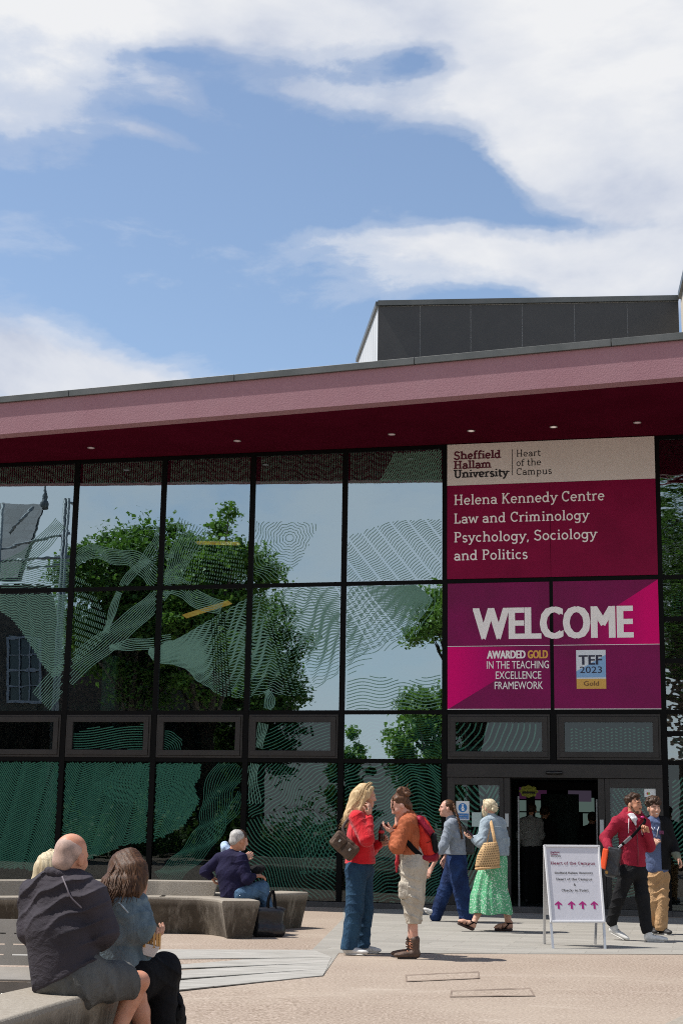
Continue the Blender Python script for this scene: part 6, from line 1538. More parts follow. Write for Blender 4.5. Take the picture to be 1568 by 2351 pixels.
# ---------- 6 curly-haired young man
P = ZC(19.87)
J = dict(head=P(938, 396), fwd=(.22, -1, .02), hs=.98, neck=P(948, 570),
         arms=[(P(800, 640, .02), P(800, 860, .05), P(905, 935, -.14), (.070, .060, .048), ((.35, -.3, .5), (.5, .5, 0), 50, -1)),
               (P(1095, 640, .02), P(1190, 900, .04), P(1272, 1075, -.08), (.080, .072, 0), ((.45, -.25, -.8), (-.6, .1, -.3), 40, 1))],
         torso=[(P(950, 620), .165, .100), (P(958, 860), .165, .118), (P(985, 1250), .140, .118)],
         pelvis=(P(990, 1320), .135, .115),
         legs=[(P(920, 1370, 0), P(928, 1680, -.02), P(935, 1990, .05), (.092, .078, .074)), (P(1058, 1370, 0), P(1050, 1700, -.06), P(1038, 2060, -.08), (.094, .080, .078))])
sh2, el2, wr2 = J['arms'][1][:3]
T, body, h, R = figure('smiling curly haired young man in blue top, open dark jacket and tan trousers', gz(P(980, 2100)), J, m_skin,
    dict(name='top', mat=m_bluetee, hem=P(985, 1300), amp=.006, ff=24), dict(name='trousers', mat=m_tan, amp=.009, ff=34, dr=.011, cuts=[('half', (0, 0, .05), (0, 0, -1))]), m_hair_dark, seed=18, smile=True)
S = SDF(.006); ax = Vector(sh2) - Vector(J['arms'][0][0])
S.lim(P(950, 612), P(962, 860), (.185, .118), (.185, .138), ax, .03); S.lim(P(962, 860), P(985, 1235, .01), (.185, .138), (.165, .135), ax, .03)
for a in J['arms']:
    S.cap(P(950, 600), a[0], .075, .088, .04); S.cap(a[0], a[1], .084, .074, .03); S.cap(a[1], Vector(a[1]).lerp(Vector(a[2]), .62), .074, .062, .03)
S.wr = folds(51, 24, .007); S.sub('b', P(935, 900, -.16), np.array([.105, .15, .46]), None, .01, 0); S.sub('half', P(985, 1255), (0, 0, -1));
S.build('jacket', m_black2, T)
S = SDF(.006); S.cap(P(1240, 1030, -.05), P(1268, 1080, -.08), .054, .048, .01); S.wr = folds(52, 60, .003); S.build('rolled_cuff', cloth('cuff_grey_green', (.19, .21, .16), None, .5), T)
for x0, x1, x2 in ((890, 930, 950), (1010, 990, 975)):
    mb = MB(); mb.tube([P(x0, 640 if x0 < 950 else 655, -.105), P(x1, 705, -.122), P(x2, 660 if x0 < 950 else 800, -.122)], .005, 6); mb.build('drawstring', m_white_cloth, T, smooth=True)
mb = MB()
for k in range(4): mb.box(P(1022 + k * 15, 735, -.128), .010, .004, .045)
mb.build('chest_print', mat('print_plum', (.20, .04, .12), .6), T)
S = SDF(.006); S.ell(h(0, -.024, .055), (.088, .094, .078), R, .015); rr = random.Random(12)
for k in range(150):
    a = rr.uniform(0, 6.28); e = rr.uniform(-.05, 1.5); q = h(.096 * cos(a) * cos(e), -.016 + .100 * sin(a) * cos(e), .062 + .088 * sin(e))
    if (R.transposed() @ (q - h(0, 0, 0))).z < .035 and (R.transposed() @ (q - h(0, 0, 0))).y > .03: continue
    S.ell(q, [rr.uniform(.014, .022)] * 3, None, .006)
S.wr = folds(33, 150, .003); S.build('hair', m_hair_dark, T)
shoe(T, gz(P(1010, 2120, .03)), (.35, -.94), .28, m_shoe_dark, m_sole_white, laces=m_shoe_white)
shoe(T, gz(P(925, 2040, .14)), (-.1, -1), .27, m_shoe_dark, m_sole_white)
# ---------- seated figures
# 7 man in the navy jumper on the far bench
P = ZE(18.62)
J = dict(head=P(606, 236), fwd=(.70, .72, -.16), hs=1.0, neck=P(538, 392),
         arms=[(P(385, 450, .08), P(215, 605, .10), P(292, 668, .16), (.066, .060, .045), ((.5, .3, -.7), (.5, 0, .5), 40, 1)),
               (P(640, 460, -.10), P(715, 690, -.16), P(795, 655, -.02), (.076, .068, .046), ((.95, .15, .05), (0, .3, -.9), 40, -1))],
         torso=[(P(525, 440), .170, .100), (P(522, 620), .195, .130), (P(560, 860), .185, .150)],
         pelvis=(P(585, 890), .165, .11),
         legs=[(P(640, 875, -.08), P(890, 790, .06), P(955, 1060, .10), (.105, .080, .066)), (P(560, 880, .10), P(860, 840, .28), P(890, 1120, .34), (.10, .080, .066))])
T, body, h, R = figure('grey haired man in navy jumper and jeans sitting with his back turned', gz(P(600, 1330)), J, m_skin2,
    dict(name='jumper', mat=m_navy, amp=.006, ff=22, collar=.12), dict(name='jeans', mat=m_jean_mid, amp=.006), m_hair_grey, seed=21, face=False)
S = SDF(.006); S.ell(h(0, -.028, .046), (.083, .092, .082), R, .015); S.ell(h(0, -.075, -.015), (.066, .040, .055), R, .02); S.wr = folds(61, 110, .002); S.build('hair', m_hair_grey, T)
shoe(T, P(945, 1095, .08), (.75, .6), .28, m_shoe_dark, m_sole_dark); shoe(T, gz(P(880, 1320, .40), .0), (.8, .5), .28, m_shoe_dark, m_sole_dark)
# 8 companion in the pale blue hooded top, mostly hidden behind him
P = ZE(19.45)
J = dict(head=P(628, 232), fwd=(.95, -.05, -.20), hs=1.0, neck=P(575, 385),
         arms=[(P(560, 440, .16), P(600, 680, .2), P(720, 660, .1), (.075, .07, .05), None, ),
               (P(590, 440, -.16), P(690, 650, -.22), P(668, 455, -.18), (.078, .072, .05), ((.75, -.1, .55), (.3, .7, .3), 45, 1))],
         torso=[(P(560, 440), .165, .100), (P(560, 620), .18, .125), (P(575, 850), .175, .14)],
         pelvis=(P(590, 890), .15, .11),
         legs=[(P(640, 890, -.08), P(860, 880, -.05), P(850, 1180, -.02), (.10, .08, .066)), (P(620, 890, .10), P(850, 880, .14), P(845, 1180, .14), (.10, .08, .066))])
T, body, h, R = figure('person in pale blue hooded top eating beside the grey haired man, mostly hidden', gz(P(600, 1230)), J, m_skin3,
    dict(name='hooded_top', mat=m_paleblue, amp=.007, adds=[(P(450, 300), P(470, 345), .055, .07, .03), (P(455, 330, -.08), P(540, 400, -.1), .05, .05, .03), (P(455, 330, .08), P(540, 400, .1), .05, .05, .03)]),
    dict(name='jeans', mat=m_denim, amp=.006), m_hair_dark, seed=24, face=False)
S = SDF(.006); S.ell(h(0, -.020, .046), (.086, .098, .084), R, .015); S.ell(h(0, -.08, -.03), (.07, .04, .075), R, .02); S.wr = folds(62, 90, .003); S.build('hair', m_hair_dark, T)
gb = thing('drink_bottle', 'small bright green bottle in the hand of the person in pale blue', 'bottle', P(698, 510, -.24))
b0 = P(698, 515, -.235); M4 = Matrix.Translation(b0)
mb = MB(); mb.lathe([(.022, 0), (.027, .005), (.027, .045), (.024, .055), (.012, .085), (.012, .10)], 14, M4); mb.build('bottle_body', mat('green_plastic', (.12, .60, .05), .3), gb, smooth=True)
mb = MB(); mb.lathe([(.0125, .098), (.014, .10), (.014, .115), (.008, .117)], 12, M4); mb.build('cap', m_white_cloth, gb, smooth=True)
lb = thing('lap_bag', 'black soft bag on the lap behind the navy jumper', 'bag', P(820, 590, -.1))
S = SDF(.007); S.lim(P(740, 590, -.1), P(895, 560, -.05), (.05, .035), (.035, .028), (0, 1, 0), .03); S.ell(P(820, 580, -.08), (.10, .08, .055), None, .03); S.wr = folds(63, 40, .004); S.build('bag_body', m_black, lb)
tb = thing('tote_bag', 'shiny black tote bag standing on the ground by the end of the far bench', 'bag', gz(P(960, 1370, -.25)))
m_tote = mat('tote_black', (.010, .010, .012), .30, (.018, .018, .022), 8, 4, .25, 18)
c0 = Vector((-.775, 18.32, 0)); RT = Matrix.Rotation(radians(12), 3, 'Z')
S = SDF(.006); q = lambda x, y, z: c0 + RT @ Vector((x, y, z))
S.lim(q(-.13, 0, .07), q(.13, 0, .07), (.075, .07), (.075, .07), RT @ Vector((0, 1, 0)), .02); S.lim(q(-.135, 0, .29), q(.12, 0, .29), (.035, .03), (.035, .03), RT @ Vector((0, 1, 0)), .10); S.box(q(0, 0, .18), (.165, .060, .15), RT, .04, .06)
S.wr = folds(71, 24, .007); S.sub('half', (0, 0, .004), (0, 0, -1)); S.build('bag_body', m_tote, tb)
for dy in (-.05, .05):
    mb = MB(); strap(mb, [q(-.02, dy, .31), q(-.015, dy * .8, .43), q(.03, dy * .4, .53), q(.055, dy * .6, .45), q(.07, dy, .31)], .024, up=Vector((0, 1, 0))); mb.build('handle', m_strap, tb, smooth=True)

# 9 bald man in the foreground
P = ZD(8.0)
J = dict(head=P(602, 250), fwd=(.48, .86, -.14), up=(.10, 0, 1), hs=1.0, jaw=1.1, neck=P(556, 418),
         arms=[(P(300, 580, .10), P(258, 870, .06), P(320, 1010, .34), (.082, .062, .052), ((.8, .5, 0), (0, 0, -1), 30, 1)),
               (P(770, 600, -.08), P(880, 870, -.06), P(850, 960, .16), (.084, .068, .054), ((.3, .9, 0), (-1, 0, .1), 45, -1))],
         torso=[(P(540, 520), .190, .118), (P(522, 850), .205, .155), (P(560, 1270), .190, .160)],
         pelvis=(P(590, 1340), .175, .12),
         legs=[(P(730, 1300, -.06), P(1172, 1298, .18), P(975, 1760, .12), (.125, .085), (-.01, .02, 0)), (P(620, 1330, .14), P(1150, 1420, .50), P(1235, 1860, .55), (.12, .085))])
k1 = P(1125, 1295, .17); k2 = P(1090, 1400, .47)
T, body, h, R = figure('bald man in charcoal fleece and grey shorts seen from behind on the near bench', gz(P(900, 1850)), J, skin('skin_sunned', (.58, .29, .19)),
    dict(name='fleece', mat=m_charcoal, amp=.006, ff=24, collar=-.7, extra=drapes(5, (-.55, .2, 1), .085, .014), cuts=[('half', P(560, 1255, -.1), (.46, 0, -.88))]), None, None, seed=33, face=False)
S = SDF(.007); pv = P(590, 1330); ax = Vector(J['arms'][1][0]) - Vector(J['arms'][0][0])
S.lim(P(565, 1270), pv, (.195, .155), (.19, .135), ax, .03)
S.cap(P(640, 1290, -.04), P(740, 1200, -.05), .12, .085, .03); S.cap(pv, P(730, 1300, -.06), .115, .112, .04); S.cap(P(730, 1300, -.06), k1, .112, .094, .02); S.cap(pv, P(620, 1340, .14), .11, .11, .04); S.cap(P(620, 1340, .14), k2, .105, .092, .02)
S.wr = folds(44, 30, .004) + drapes(9, (1, .3, .5), .11, .008); S.sub('half', P(1068, 1320, .15), P(1000, 1270, .1) - P(700, 1390, -.1)); S.build('shorts', m_greyshort, T)
mb = MB(); strap(mb, [P(525, 415, -.13), P(560, 500, -.165), P(600, 590, -.175), P(690, 680, -.175)], .008, up=Vector((0, 1, 0))); mb.build('piping', mat('piping_grey', (.14, .12, .14), .7), T, smooth=True)
S = SDF(.006); n_ = 18
for t in range(n_):
    a0, a1 = 2 * pi * t / n_, 2 * pi * (t + 1) / n_
    cc = lambda a: P(553, 412) + Vector((.090 * cos(a), .080 * sin(a), -.022 * cos(a) - .010 * sin(a)))
    S.cap(cc(a0), cc(a1), .021, .021, .01)
S.build('collar', m_charcoal, T)
S = SDF(.006); S.ell(h(0, -.016, .030), (.0755, .0945, .0835), R, .01); S.ell(h(0, -.062, -.03), (.061, .044, .055), R, .02); S.sub('half', h(0, 0, .045), R @ Vector((0, .45, 1))); S.sub('half', h(0, -.005, 0), R @ Vector((0, 1, .25)))
m_stub, nt = new_mat('cropped_hair'); b = nd(nt, 'ShaderNodeBsdfPrincipled'); o = nd(nt, 'ShaderNodeOutputMaterial'); nt.links.new(b.outputs[0], o.inputs[0])
oc = nd(nt, 'ShaderNodeTexCoord').outputs['Object']; n1 = noise(nt, oc, 170, 3, .6); n2 = noise(nt, oc, 16, 4, .6)
nt.links.new(ramp(nt, mth(nt, 'ADD', mth(nt, 'MULTIPLY', n1, .35), mth(nt, 'MULTIPLY', n2, .75)), [(.40, (.27, .19, .16)), (.68, (.50, .34, .28))]), b.inputs['Base Color']); b.inputs['Roughness'].default_value = .7
S.build('cropped_hair', m_stub, T)
# 10 fair-haired person beyond him
P = ZD(9.45)
J = dict(head=P(440, 375), fwd=(.5, .86, -.05), hs=.98, neck=P(440, 530),
         arms=[(P(330, 640, .05), P(330, 850, .1), P(450, 900, .3), (.07, .06, .045), None), (P(560, 640, -.08), P(600, 850, -.05), P(600, 900, .2), (.07, .06, .045), None)],
         torso=[(P(445, 640), .15, .095), (P(445, 800), .16, .115), (P(450, 1090), .16, .13)], pelvis=(P(450, 1140), .15, .12),
         legs=[(P(520, 1130, -.06), P(640, 1120, .35), P(640, 1560, .38), (.10, .08, .06)), (P(440, 1130, .08), P(540, 1120, .48), P(560, 1560, .5), (.10, .08, .06))])
T, body, h, R = figure('person with long straight fair hair almost hidden behind the bald man', gz(P(450, 1560)), J, m_skin, dict(name='jumper', mat=m_white_cloth, amp=.006), dict(name='trousers', mat=m_black, amp=.005), m_hair_pale, seed=37, face=False)
S = SDF(.006); S.ell(h(0, -.026, .036), (.084, .094, .088), R, .015); S.lim(h(0, -.05, .0), h(0, -.085, -.20), (.088, .06), (.095, .04), R @ Vector((1, 0, 0)), .03); S.lim(h(0, -.085, -.2), h(0, -.10, -.36), (.095, .04), (.07, .02), R @ Vector((1, 0, 0)), .03)
S.wr = ribs((0, 0, 0), (1, .55, 0), 260, .0022); hr = S.build('hair', m_hair_pale, T)
mb = MB(); strands(mb, None, [[h(x * .02, 0, .126), h(x * .07, -.05, .07), h(x * .09, -.075, -.05), h(x * .095, -.10, -.2), h(x * .085, -.11, -.36)] for x in (-1, -.6, -.2, .2, .6, 1)], 70, .006, 15); mb.build('hair_locks', m_hair_pale, hr, smooth=True)
# 11 brown-haired woman in the worn denim jacket
P = ZD(8.65)
J = dict(head=P(1082, 385), fwd=(.86, .48, -.22), hs=1.0, neck=P(1015, 560),
         arms=[(P(1020, 640, -.13), P(1175, 845, -.14), P(1172, 605, .0), (.088, .078, .052), ((.05, .15, 1), (-.5, .8, 0), 25, -1)),
               (P(960, 610, .17), P(1120, 930, .20), P(1200, 965, .10), (.09, .08, .052), ((.85, -.1, .35), (-.1, .2, .9), 40, 1))],
         torso=[(P(985, 620), .165, .110), (P(1000, 850), .19, .150), (P(1085, 1240), .185, .155)],
         pelvis=(P(1110, 1300), .16, .12),
         legs=[(P(1170, 1270, -.07), P(1375, 1200, .05), P(1335, 1800, .10), (.105, .090, .080)), (P(1150, 1270, .10), P(1385, 1200, .26), P(1370, 1800, .28), (.105, .09, .08))])
m_jk = m_denim_mid
T, body, h, R = figure('woman with long brown wavy hair in loose worn denim jacket eating on the near bench', gz(P(1200, 1800)), J, m_skin,
    dict(name='denim_jacket', mat=m_jk, amp=.011, ff=28, collar=.2, hem=P(1085, 1330)), dict(name='trousers', mat=m_black2, amp=.006, ff=20), m_hair_brown, seed=41, face=False)
GP = [[(1040, 225, .0), (960, 330, -.03), (890, 450, -.12), (845, 530, -.18), (800, 590, -.20)], [(1055, 220, -.03), (988, 330, -.085), (930, 450, -.16), (890, 540, -.21), (848, 625, -.22)],
      [(1070, 217, -.045), (1035, 330, -.115), (1000, 450, -.165), (965, 540, -.21), (925, 640, -.23)], [(1085, 218, -.045), (1085, 330, -.12), (1065, 450, -.165), (1045, 540, -.20), (1015, 640, -.22)],
      [(1100, 221, -.04), (1130, 325, -.115), (1128, 440, -.145), (1120, 530, -.165), (1105, 615, -.18)], [(1112, 228, -.02), (1165, 320, -.085), (1172, 400, -.11), (1158, 480, -.13), (1135, 560, -.15)]]
GP = [[P(*p) for p in g] for g in GP]
S = SDF(.006); S.ell(h(0, -.024, .036), (.087, .098, .088), R, .015)
for g in GP: S.chain([p + Vector((.01, .022, -.01)) for p in g], [.026, .032, .034, .028, .010], .03)
S.wr = ribs((0, 0, 0), (1, .5, .25), 260, .0010); hr = S.build('hair', m_hair_brown, T)
mb = MB()
wav = [[p + Vector((.006 * sin(i * 2.1 + k), 0, 0)) for i, p in enumerate(g)] for k, g in enumerate(GP)]
strands(mb, None, wav, 800, .0030, 25, .007); mb.build('hair_locks', m_hair_brown, hr, smooth=True)
mb = MB(); mb.tube([P(905, 600, -.20), P(1010, 640, -.235), P(1080, 720, -.245)], .005, 5); mb.build('shoulder_seam', m_seam, T, smooth=True)
tr = thing('food_tray', 'white paper tray of chips held by the woman in the worn denim jacket', 'food', P(1260, 1080, .0))
c = P(1262, 1035, -.10); RT = Matrix.Rotation(radians(14), 3, 'Y')
mb = MB(); q = lambda x, y, z: c + RT @ Vector((x, y, z))
mb.hexa([q(-.03, -.025, -.03), q(.03, -.025, -.03), q(.03, .025, -.03), q(-.03, .025, -.03)], [q(-.048, -.040, .032), q(.048, -.040, .032), q(.048, .040, .032), q(-.048, .040, .032)]); mb.build('paper_tray', mat('paper_tray', (.62, .60, .60), .6), tr, bevel=.003)
rr = random.Random(4); m_chip = mat('chip', (.50, .25, .07), .6, (.62, .36, .12), 30, 3)
for k in range(12):
    a = q(rr.uniform(-.035, .035), rr.uniform(-.03, .03), .025); mb = MB(); mb.box(a + Vector((rr.uniform(-.012, .02), 0, .03)), .011, .011, rr.uniform(.06, .09), frame((rr.gauss(0, .5), 1, rr.gauss(0, .3)))); mb.build('chip', m_chip, tr)
rk = thing('rucksack', 'small black rucksack on the ground beside the black trousers', 'bag', gz(P(1480, 1640, .2)))
S = SDF(.006); S.lim(P(1450, 1420, .2), P(1455, 1640, .2), (.06, .045), (.09, .07), (0, 1, 0), .04); S.lim(P(1480, 1470, .15), P(1490, 1580, .15), (.05, .04), (.06, .045), (0, 1, 0), .03); S.wr = folds(81, 60, .006); S.build('bag_body', m_black, rk)
mb = MB(); strap(mb, [P(1440, 1350, .18), P(1475, 1400, .16), P(1500, 1470, .1), P(1525, 1500, .1), P(1500, 1560, .1)], .03); mb.build('strap', m_strap, rk, smooth=True)

# ---------- people inside the lobby
P = ZF(26.7)
def inside_person(label, x, top, y, torsomat, bag=False, hs=1.0):
    s = lambda a, b, d=0.: P(x + a, top + b, y + d)
    J = dict(head=s(0, 45), fwd=(.3, 1, 0), hs=hs, neck=s(-8, 100),
         arms=[(s(-62, 130), s(-80, 215), s(-70, 290, .1), (.075, .062, .045), ((0, .3, -1), (1, 0, 0), 20, -1)), (s(48, 130), s(62, 215), s(48, 280, .15), (.075, .062, .045), ((0, .4, -1), (-1, 0, 0), 20, 1))],
         torso=[(s(-8, 125), .18, .11), (s(-10, 190), .185, .13), (s(-6, 270), .17, .13)], pelvis=(s(-6, 300), .16, .12),
         legs=[(s(-35, 320), s(-38, 470), s(-40, 630, .0), (.105, .08, .065)), (s(25, 320), s(25, 470), s(22, 630, .1), (.105, .08, .065))])
    T, body, h, R = figure(label, gz(s(0, 640)), J, m_skin2, dict(name='sweatshirt', mat=torsomat, amp=.006), dict(name='trousers', mat=m_black2, amp=.004), m_hair_dark, vox=.012, face=False)
    S = SDF(.010); S.ell(h(0, -.024, .04), (.085, .095, .088), R, .015); S.wr = folds(3, 60, .003); S.build('hair', m_hair_dark, T)
    for sx in (-1, 1): shoe(T, gz(s(sx * 30 - 8, 645, .05 * sx), .03), (.2, 1), .27, m_shoe_dark, m_sole_dark)
inside_person('person in grey sweatshirt standing with back turned just inside the doors', 613, 335, 0, cloth('grey_sweat', (.33, .31, .30), None, .4))
inside_person('dark dressed person standing inside the lobby behind the grey sweatshirt', 700, 352, .7, m_black)
inside_person('dark dressed person inside the lobby to the right of the screen', 1020, 392, 1.0, m_black, hs=.95)

# ================================================================ BENCHES AND STREET FURNITURE
m_conc, nt = new_mat('cast_concrete'); b = nd(nt, 'ShaderNodeBsdfPrincipled'); o = nd(nt, 'ShaderNodeOutputMaterial'); nt.links.new(b.outputs[0], o.inputs[0])
oc = nd(nt, 'ShaderNodeTexCoord').outputs['Object']; n1 = noise(nt, oc, 70, 4, .7); n2 = noise(nt, mapping(nt, oc, (1, 1, .25)), 5, 7, .72, .5); n3 = noise(nt, oc, 2.2, 5, .6); n4 = noise(nt, oc, 16, 6, .75)
sz = nd(nt, 'ShaderNodeSeparateXYZ'); nt.links.new(oc, sz.inputs[0])
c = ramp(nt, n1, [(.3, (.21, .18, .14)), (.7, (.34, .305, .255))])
lich_shade = mth(nt, 'MULTIPLY', ramp(nt, n2, [(.30, 0), (.50, 1)]), ramp(nt, sz.outputs[2], [(.33, 1), (.44, 0)]))
c = mixc(nt, mth(nt, 'MULTIPLY', lich_shade, .95), c, (.040, .029, .018)); c = mixc(nt, mth(nt, 'MULTIPLY', mth(nt, 'MULTIPLY', ramp(nt, n4, [(.50, 0), (.66, 1)]), ramp(nt, sz.outputs[2], [(.30, 1), (.42, .1)])), .7), c, (.085, .068, .048)); c = mixc(nt, ramp(nt, n3, [(.5, 0), (.75, .3)]), c, (.24, .20, .15))
nt.links.new(c, b.inputs['Base Color']); b.inputs['Roughness'].default_value = .9
bn = nd(nt, 'ShaderNodeBump'); bn.inputs['Strength'].default_value = .5; bn.inputs['Distance'].default_value = .01; nt.links.new(n1, bn.inputs['Height']); nt.links.new(bn.outputs[0], b.inputs['Normal'])
def bench(label, path, ztop, wt, wb, zb=0.0, group='cast concrete benches on the square', split=None, name='concrete_bench'):
    S = spline([(p[0], p[1]) for p in path], 8)
    if len(path[0]) > 2: pass
    T = thing(name, label, 'bench', (S[0][0], S[0][1], 0), group)
    segs = [S] if not split else [S[:split + 1], S[split:]]
    for sg in segs:
        mb = MB(); vs = []; n = len(sg)
        for i, (x, y) in enumerate(sg):
            a, b_ = sg[max(i - 1, 0)], sg[min(i + 1, n - 1)]; d = Vector((b_[0] - a[0], b_[1] - a[1], 0)).normalized(); nn = Vector((-d.y, d.x, 0)); c = Vector((x, y, 0))
            if split and i in (0, n - 1): c = c + d * (.006 if i == 0 else -.006)
            r = .019
            e = d * (0 if 0 < i < n - 1 else (.045 if i == n - 1 else -.045))          # ends lean outwards towards the top
            prof = [(-wb / 2, zb, 0), (-wt / 2 + .004, ztop - r * 1.6, 1), (-wt / 2 + .010, ztop - r * .5, 1), (-wt / 2 + r, ztop, .9), (wt / 2 - r, ztop, .9), (wt / 2 - .010, ztop - r * .5, 1), (wt / 2 - .004, ztop - r * 1.6, 1), (wb / 2, zb, 0)]
            for (o_, z, k) in prof: vs.append(c + nn * o_ + e * k + Vector((0, 0, z)))
        m_ = 8; fs = [(i * m_ + k, (i + 1) * m_ + k, (i + 1) * m_ + (k + 1) % m_, i * m_ + (k + 1) % m_) for i in range(n - 1) for k in range(m_)]
        fs += [tuple(range(m_)), tuple((n - 1) * m_ + k for k in range(m_ - 1, -1, -1))]
        mb.add(vs, fs); mb.build('bench_section', m_conc, T, bevel=.006)
    return T
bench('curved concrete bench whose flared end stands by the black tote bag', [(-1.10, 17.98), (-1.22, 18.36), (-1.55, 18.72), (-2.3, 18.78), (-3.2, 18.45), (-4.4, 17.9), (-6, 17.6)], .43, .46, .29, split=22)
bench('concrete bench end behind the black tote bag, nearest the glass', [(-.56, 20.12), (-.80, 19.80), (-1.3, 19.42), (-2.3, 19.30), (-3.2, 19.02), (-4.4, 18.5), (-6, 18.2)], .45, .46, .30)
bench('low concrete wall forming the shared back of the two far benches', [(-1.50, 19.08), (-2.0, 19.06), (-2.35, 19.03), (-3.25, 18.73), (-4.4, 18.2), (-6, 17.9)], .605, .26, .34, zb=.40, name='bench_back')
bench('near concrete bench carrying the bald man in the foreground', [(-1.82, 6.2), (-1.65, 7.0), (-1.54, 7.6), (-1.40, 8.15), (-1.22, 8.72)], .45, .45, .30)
bench('pale concrete bench corner cut off at the bottom right of the picture', [(1.62, 7.28), (2.1, 7.05), (2.7, 6.7)], .45, .50, .34)
# grey steel bench with slotted back
m_steel = mat('powder_grey_steel', (.20, .185, .165), .5, (.26, .24, .215), 3, 5)
st = thing('metal_bench', 'grey powder coated steel bench with slotted backrest at the left edge', 'bench', (-2.2, 9.6, 0))
tl = Vector((0, .10, 0)); bx0, bx1 = -2.75, -1.42
mb = MB(); rows = [(.43, .487), (.495, .548), (.556, .612), (.62, .70)]
def slab(mb, x0, x1, z0, z1): 
    k0, k1 = (z0 - .43) / .27, (z1 - .43) / .27; y0, y1 = 9.62 + .07 * k0, 9.62 + .07 * k1
    mb.hexa([(x0, y0, z0), (x1, y0, z0), (x1, y0 + .012, z0), (x0, y0 + .012, z0)], [(x0, y1, z1), (x1, y1, z1), (x1, y1 + .012, z1), (x0, y1 + .012, z1)])
for i, (z0, z1) in enumerate(rows):
    slab(mb, bx0, bx1, z0, z1)
    if i < 3:
        x = bx0
        while x < bx1: slab(mb, x, min(x + .05, bx1), z1, rows[i + 1][0]); x += .235
mb.build('backrest', m_steel, st)
mb = MB(); mb.hexa([(bx0, 9.20, .375), (bx1, 9.20, .375), (bx1, 9.625, .405), (bx0, 9.625, .405)], [(bx0, 9.20, .39), (bx1, 9.20, .39), (bx1, 9.625, .42), (bx0, 9.625, .42)]); mb.build('seat', m_steel, st, bevel=.004)
mb = MB(); mb.box(((bx0 + bx1) / 2, 9.21, .255), bx1 - bx0, .014, .235); mb.build('apron', m_steel, st)
for k in range(5):
    mb = MB(); mb.lathe([(.012, 0), (.012, .006), (.006, .010)], 10, Matrix.Translation((-2.08 + k * .135, 9.20, .30)) @ Matrix.Rotation(radians(90), 4, 'X')); mb.build('bolt', m_buckle, st, smooth=True)
for x in (bx0 + .05, bx1 - .05):
    mb = MB(); mb.box((x, 9.45, .20), .05, .42, .38); mb.build('leg', m_steel, st, bevel=.004)
# A-board
P = ZG(17.3)
ab = thing('sign_board', 'white A frame notice board with four magenta arrows standing before the doors', 'sign', (2.7, 17.5, 0))
m_alu = mat('aluminium', (.55, .55, .56), .35, metal=.6); m_alu_w = mat('board_frame', (.66, .66, .67), .4); m_poster = mat('poster', (.58, .575, .62), .35, bump=.35, bscale=4)
fL, fR, bL, bR = (gz(ZG(0)(0, 0)) if 0 else at_z(355 * .12695 + 1225, 2085 * .12695 + 1914.1), at_z(1295 * .12695 + 1225, 2090 * .12695 + 1914.1), at_z(195 * .12695 + 1225, 2005 * .12695 + 1914.1), at_z(1110 * .12695 + 1225, 2010 * .12695 + 1914.1))
tL, tR = at_y(192 * .12695 + 1225, 214 * .12695 + 1914.1, 17.50), at_y(1176 * .12695 + 1225, 219 * .12695 + 1914.1, 17.58)
N_ = (tR - tL).cross(fL - tL).normalized()
if N_.y > 0: N_ = -N_
def onplane(x, y):
    d = Vector(ray(x * .12695 + 1225, y * .12695 + 1914.1)); o_ = Vector((0, 0, CH)); return o_ + d * ((tL - o_).dot(N_) / d.dot(N_))
def bar(mb, a, c, w, t=.02, n=N_):
    d = (c - a).normalized(); s_ = d.cross(n).normalized() * w / 2; m_ = n * t
    mb.hexa([a - s_, a + s_, a + s_ - m_, a - s_ - m_], [c - s_, c + s_, c + s_ - m_, c - s_ - m_])
A0, A1, A2, A3 = onplane(195, 222), onplane(1165, 228), onplane(1270, 1590), onplane(312, 1590)
mb = MB(); mb.add([A0, A1, A2, A3, A0 - N_ * .012, A1 - N_ * .012, A2 - N_ * .012, A3 - N_ * .012], [(0, 3, 2, 1), (4, 5, 6, 7), (0, 1, 5, 4), (1, 2, 6, 5), (2, 3, 7, 6), (3, 0, 4, 7)]); po = mb.build('poster_panel', m_poster, ab)
for a, c in ((A0, A1), (A1, A2), (A2, A3), (A3, A0)):
    d = (c - a).normalized(); mb = MB(); bar(mb, a - d * .012 + N_ * .012, c + d * .012 + N_ * .012, .026, .026); mb.build('frame_rail', m_alu_w, ab, bevel=.005)
for a, c in ((A3, fL), (A2, fR)):
    mb = MB(); bar(mb, a - N_ * .01, c - N_ * .01, .028, .022); mb.build('leg', m_alu, ab, bevel=.003)
NB = Vector((0, 1, .3)).normalized()
mb = MB(); q0, q1 = tL.lerp(bL, .70), tR.lerp(bR, .70); mb.add([tL + NB * .004, tR + NB * .004, q1 + NB * .004, q0 + NB * .004, tL + NB * .02, tR + NB * .02, q1 + NB * .02, q0 + NB * .02], [(0, 1, 2, 3), (7, 6, 5, 4), (0, 4, 5, 1), (1, 5, 6, 2), (2, 6, 7, 3), (3, 7, 4, 0)]); mb.build('rear_panel', m_alu_w, ab)
for a, c in ((tL, bL), (tR, bR)):
    mb = MB(); bar(mb, a, c, .030, .022, -NB); mb.build('rear_leg', m_alu, ab, bevel=.003)
Ux = (A1 - A0).normalized(); Vy = N_.cross(Ux).normalized()
if Vy.z < 0: Vy = -Vy
def puv(x, y): p = onplane(x, y) - A3; return p.dot(Ux), p.dot(Vy)
plb = lambda u, v, l: A3 + Ux * u + Vy * v + N_ * (.0022 + l)
mb = MB()
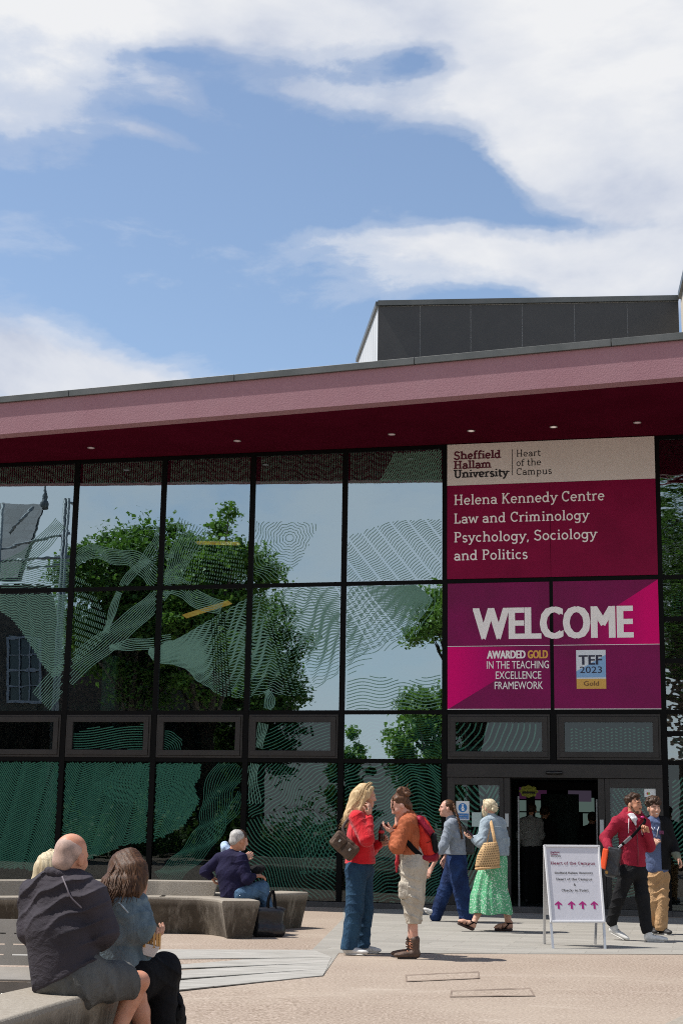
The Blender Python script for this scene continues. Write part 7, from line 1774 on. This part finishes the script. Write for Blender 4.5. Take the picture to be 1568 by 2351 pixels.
for t, x0, base, x1, cap, w, mi in (('Sheffield', 297, 350, 462, 322, .2, 0), ('Hallam', 297, 382, 432, 354, .2, 0), ('University', 300, 414, 488, 386, .2, 1), ('Heart of the Campus', 300, 555, 1105, 506, .22, 0), ('Sheffield Hallam University', 372, 724, 1065, 690, .21, 1), ('Heart of the Campus', 400, 841, 1056, 800, .20, 1), ('&', 715, 941, 765, 900, .17, 1), ('Check- in Point', 497, 1043, 990, 1001, .20, 1)):
    u0, v0 = puv(x0, base); u1 = puv(x1, base)[0]; c = puv(x0, cap)[1] - v0
    slab_text(mb, t, plb, u0, v0, c, u1, w, mat_i=mi)
for cx in (450, 688, 887, 1098):
    u0, v0 = puv(cx, 1360); v1 = puv(cx, 1218)[1]; s_ = v1 - v0; mb.cm = 2
    sh = [(-.14, 0), (.14, 0), (.14, .62), (.40, .46), (.52, .58), (0, 1.0), (-.52, .58), (-.40, .46), (-.14, .62)]
    mb.add([plb(u0 + x * s_, v0 + y * s_, 0) for x, y in sh], [(0, 1, 2, 8), (2, 3, 4, 5), (8, 2, 5), (8, 5, 6, 7)])
mb.cm = 0; mb.build('lettering', [mat('ink_wine', (.18, .006, .05), .5), m_ink_black, mat('arrow_magenta', (.36, .003, .16), .5)], po, recalc=False)
# flush access covers in the square
Z2 = lambda x, y: at_z(x * .5361 + 727.3, y * .5361 + 1760.9, .004)
m_joint = mat('cover_frame', (.14, .10, .075), .85, (.26, .20, .155), 5, 6)
for i, cs in enumerate((((381, 920), (697, 906), (692, 876), (378, 890)), ((568, 985), (934, 981), (915, 946), (574, 957)))):
    Q = [Z2(*c) for c in cs]; cen = sum(Q, Vector()) / 4
    t = thing('access_cover', ('long flush access cover in the gravel nearest the bottom edge', 'smaller flush access cover in the gravel behind the other cover')[1 - i], 'access cover', cen, 'access covers in the square')
    ex = (Q[1] - Q[0]).normalized(); ey = (Q[3] - Q[0]).normalized(); iy = (.075, .10)
    In = [Q[0] + ex * .016 + ey * iy[0], Q[1] - ex * .016 + ey * iy[0], Q[2] - ex * .016 - ey * iy[1], Q[3] + ex * .016 - ey * iy[1]]
    mb = MB(); mb.add([p + Vector((0, 0, .002)) for p in Q + In], [(k, (k + 1) % 4, 4 + (k + 1) % 4, 4 + k) for k in range(4)]); mb.build('frame', m_joint, t)
    mb = MB(); mb.add([p + Vector((0, 0, .001)) for p in In], [(0, 1, 2, 3)]); mb.build('infill', m_gravel, t)
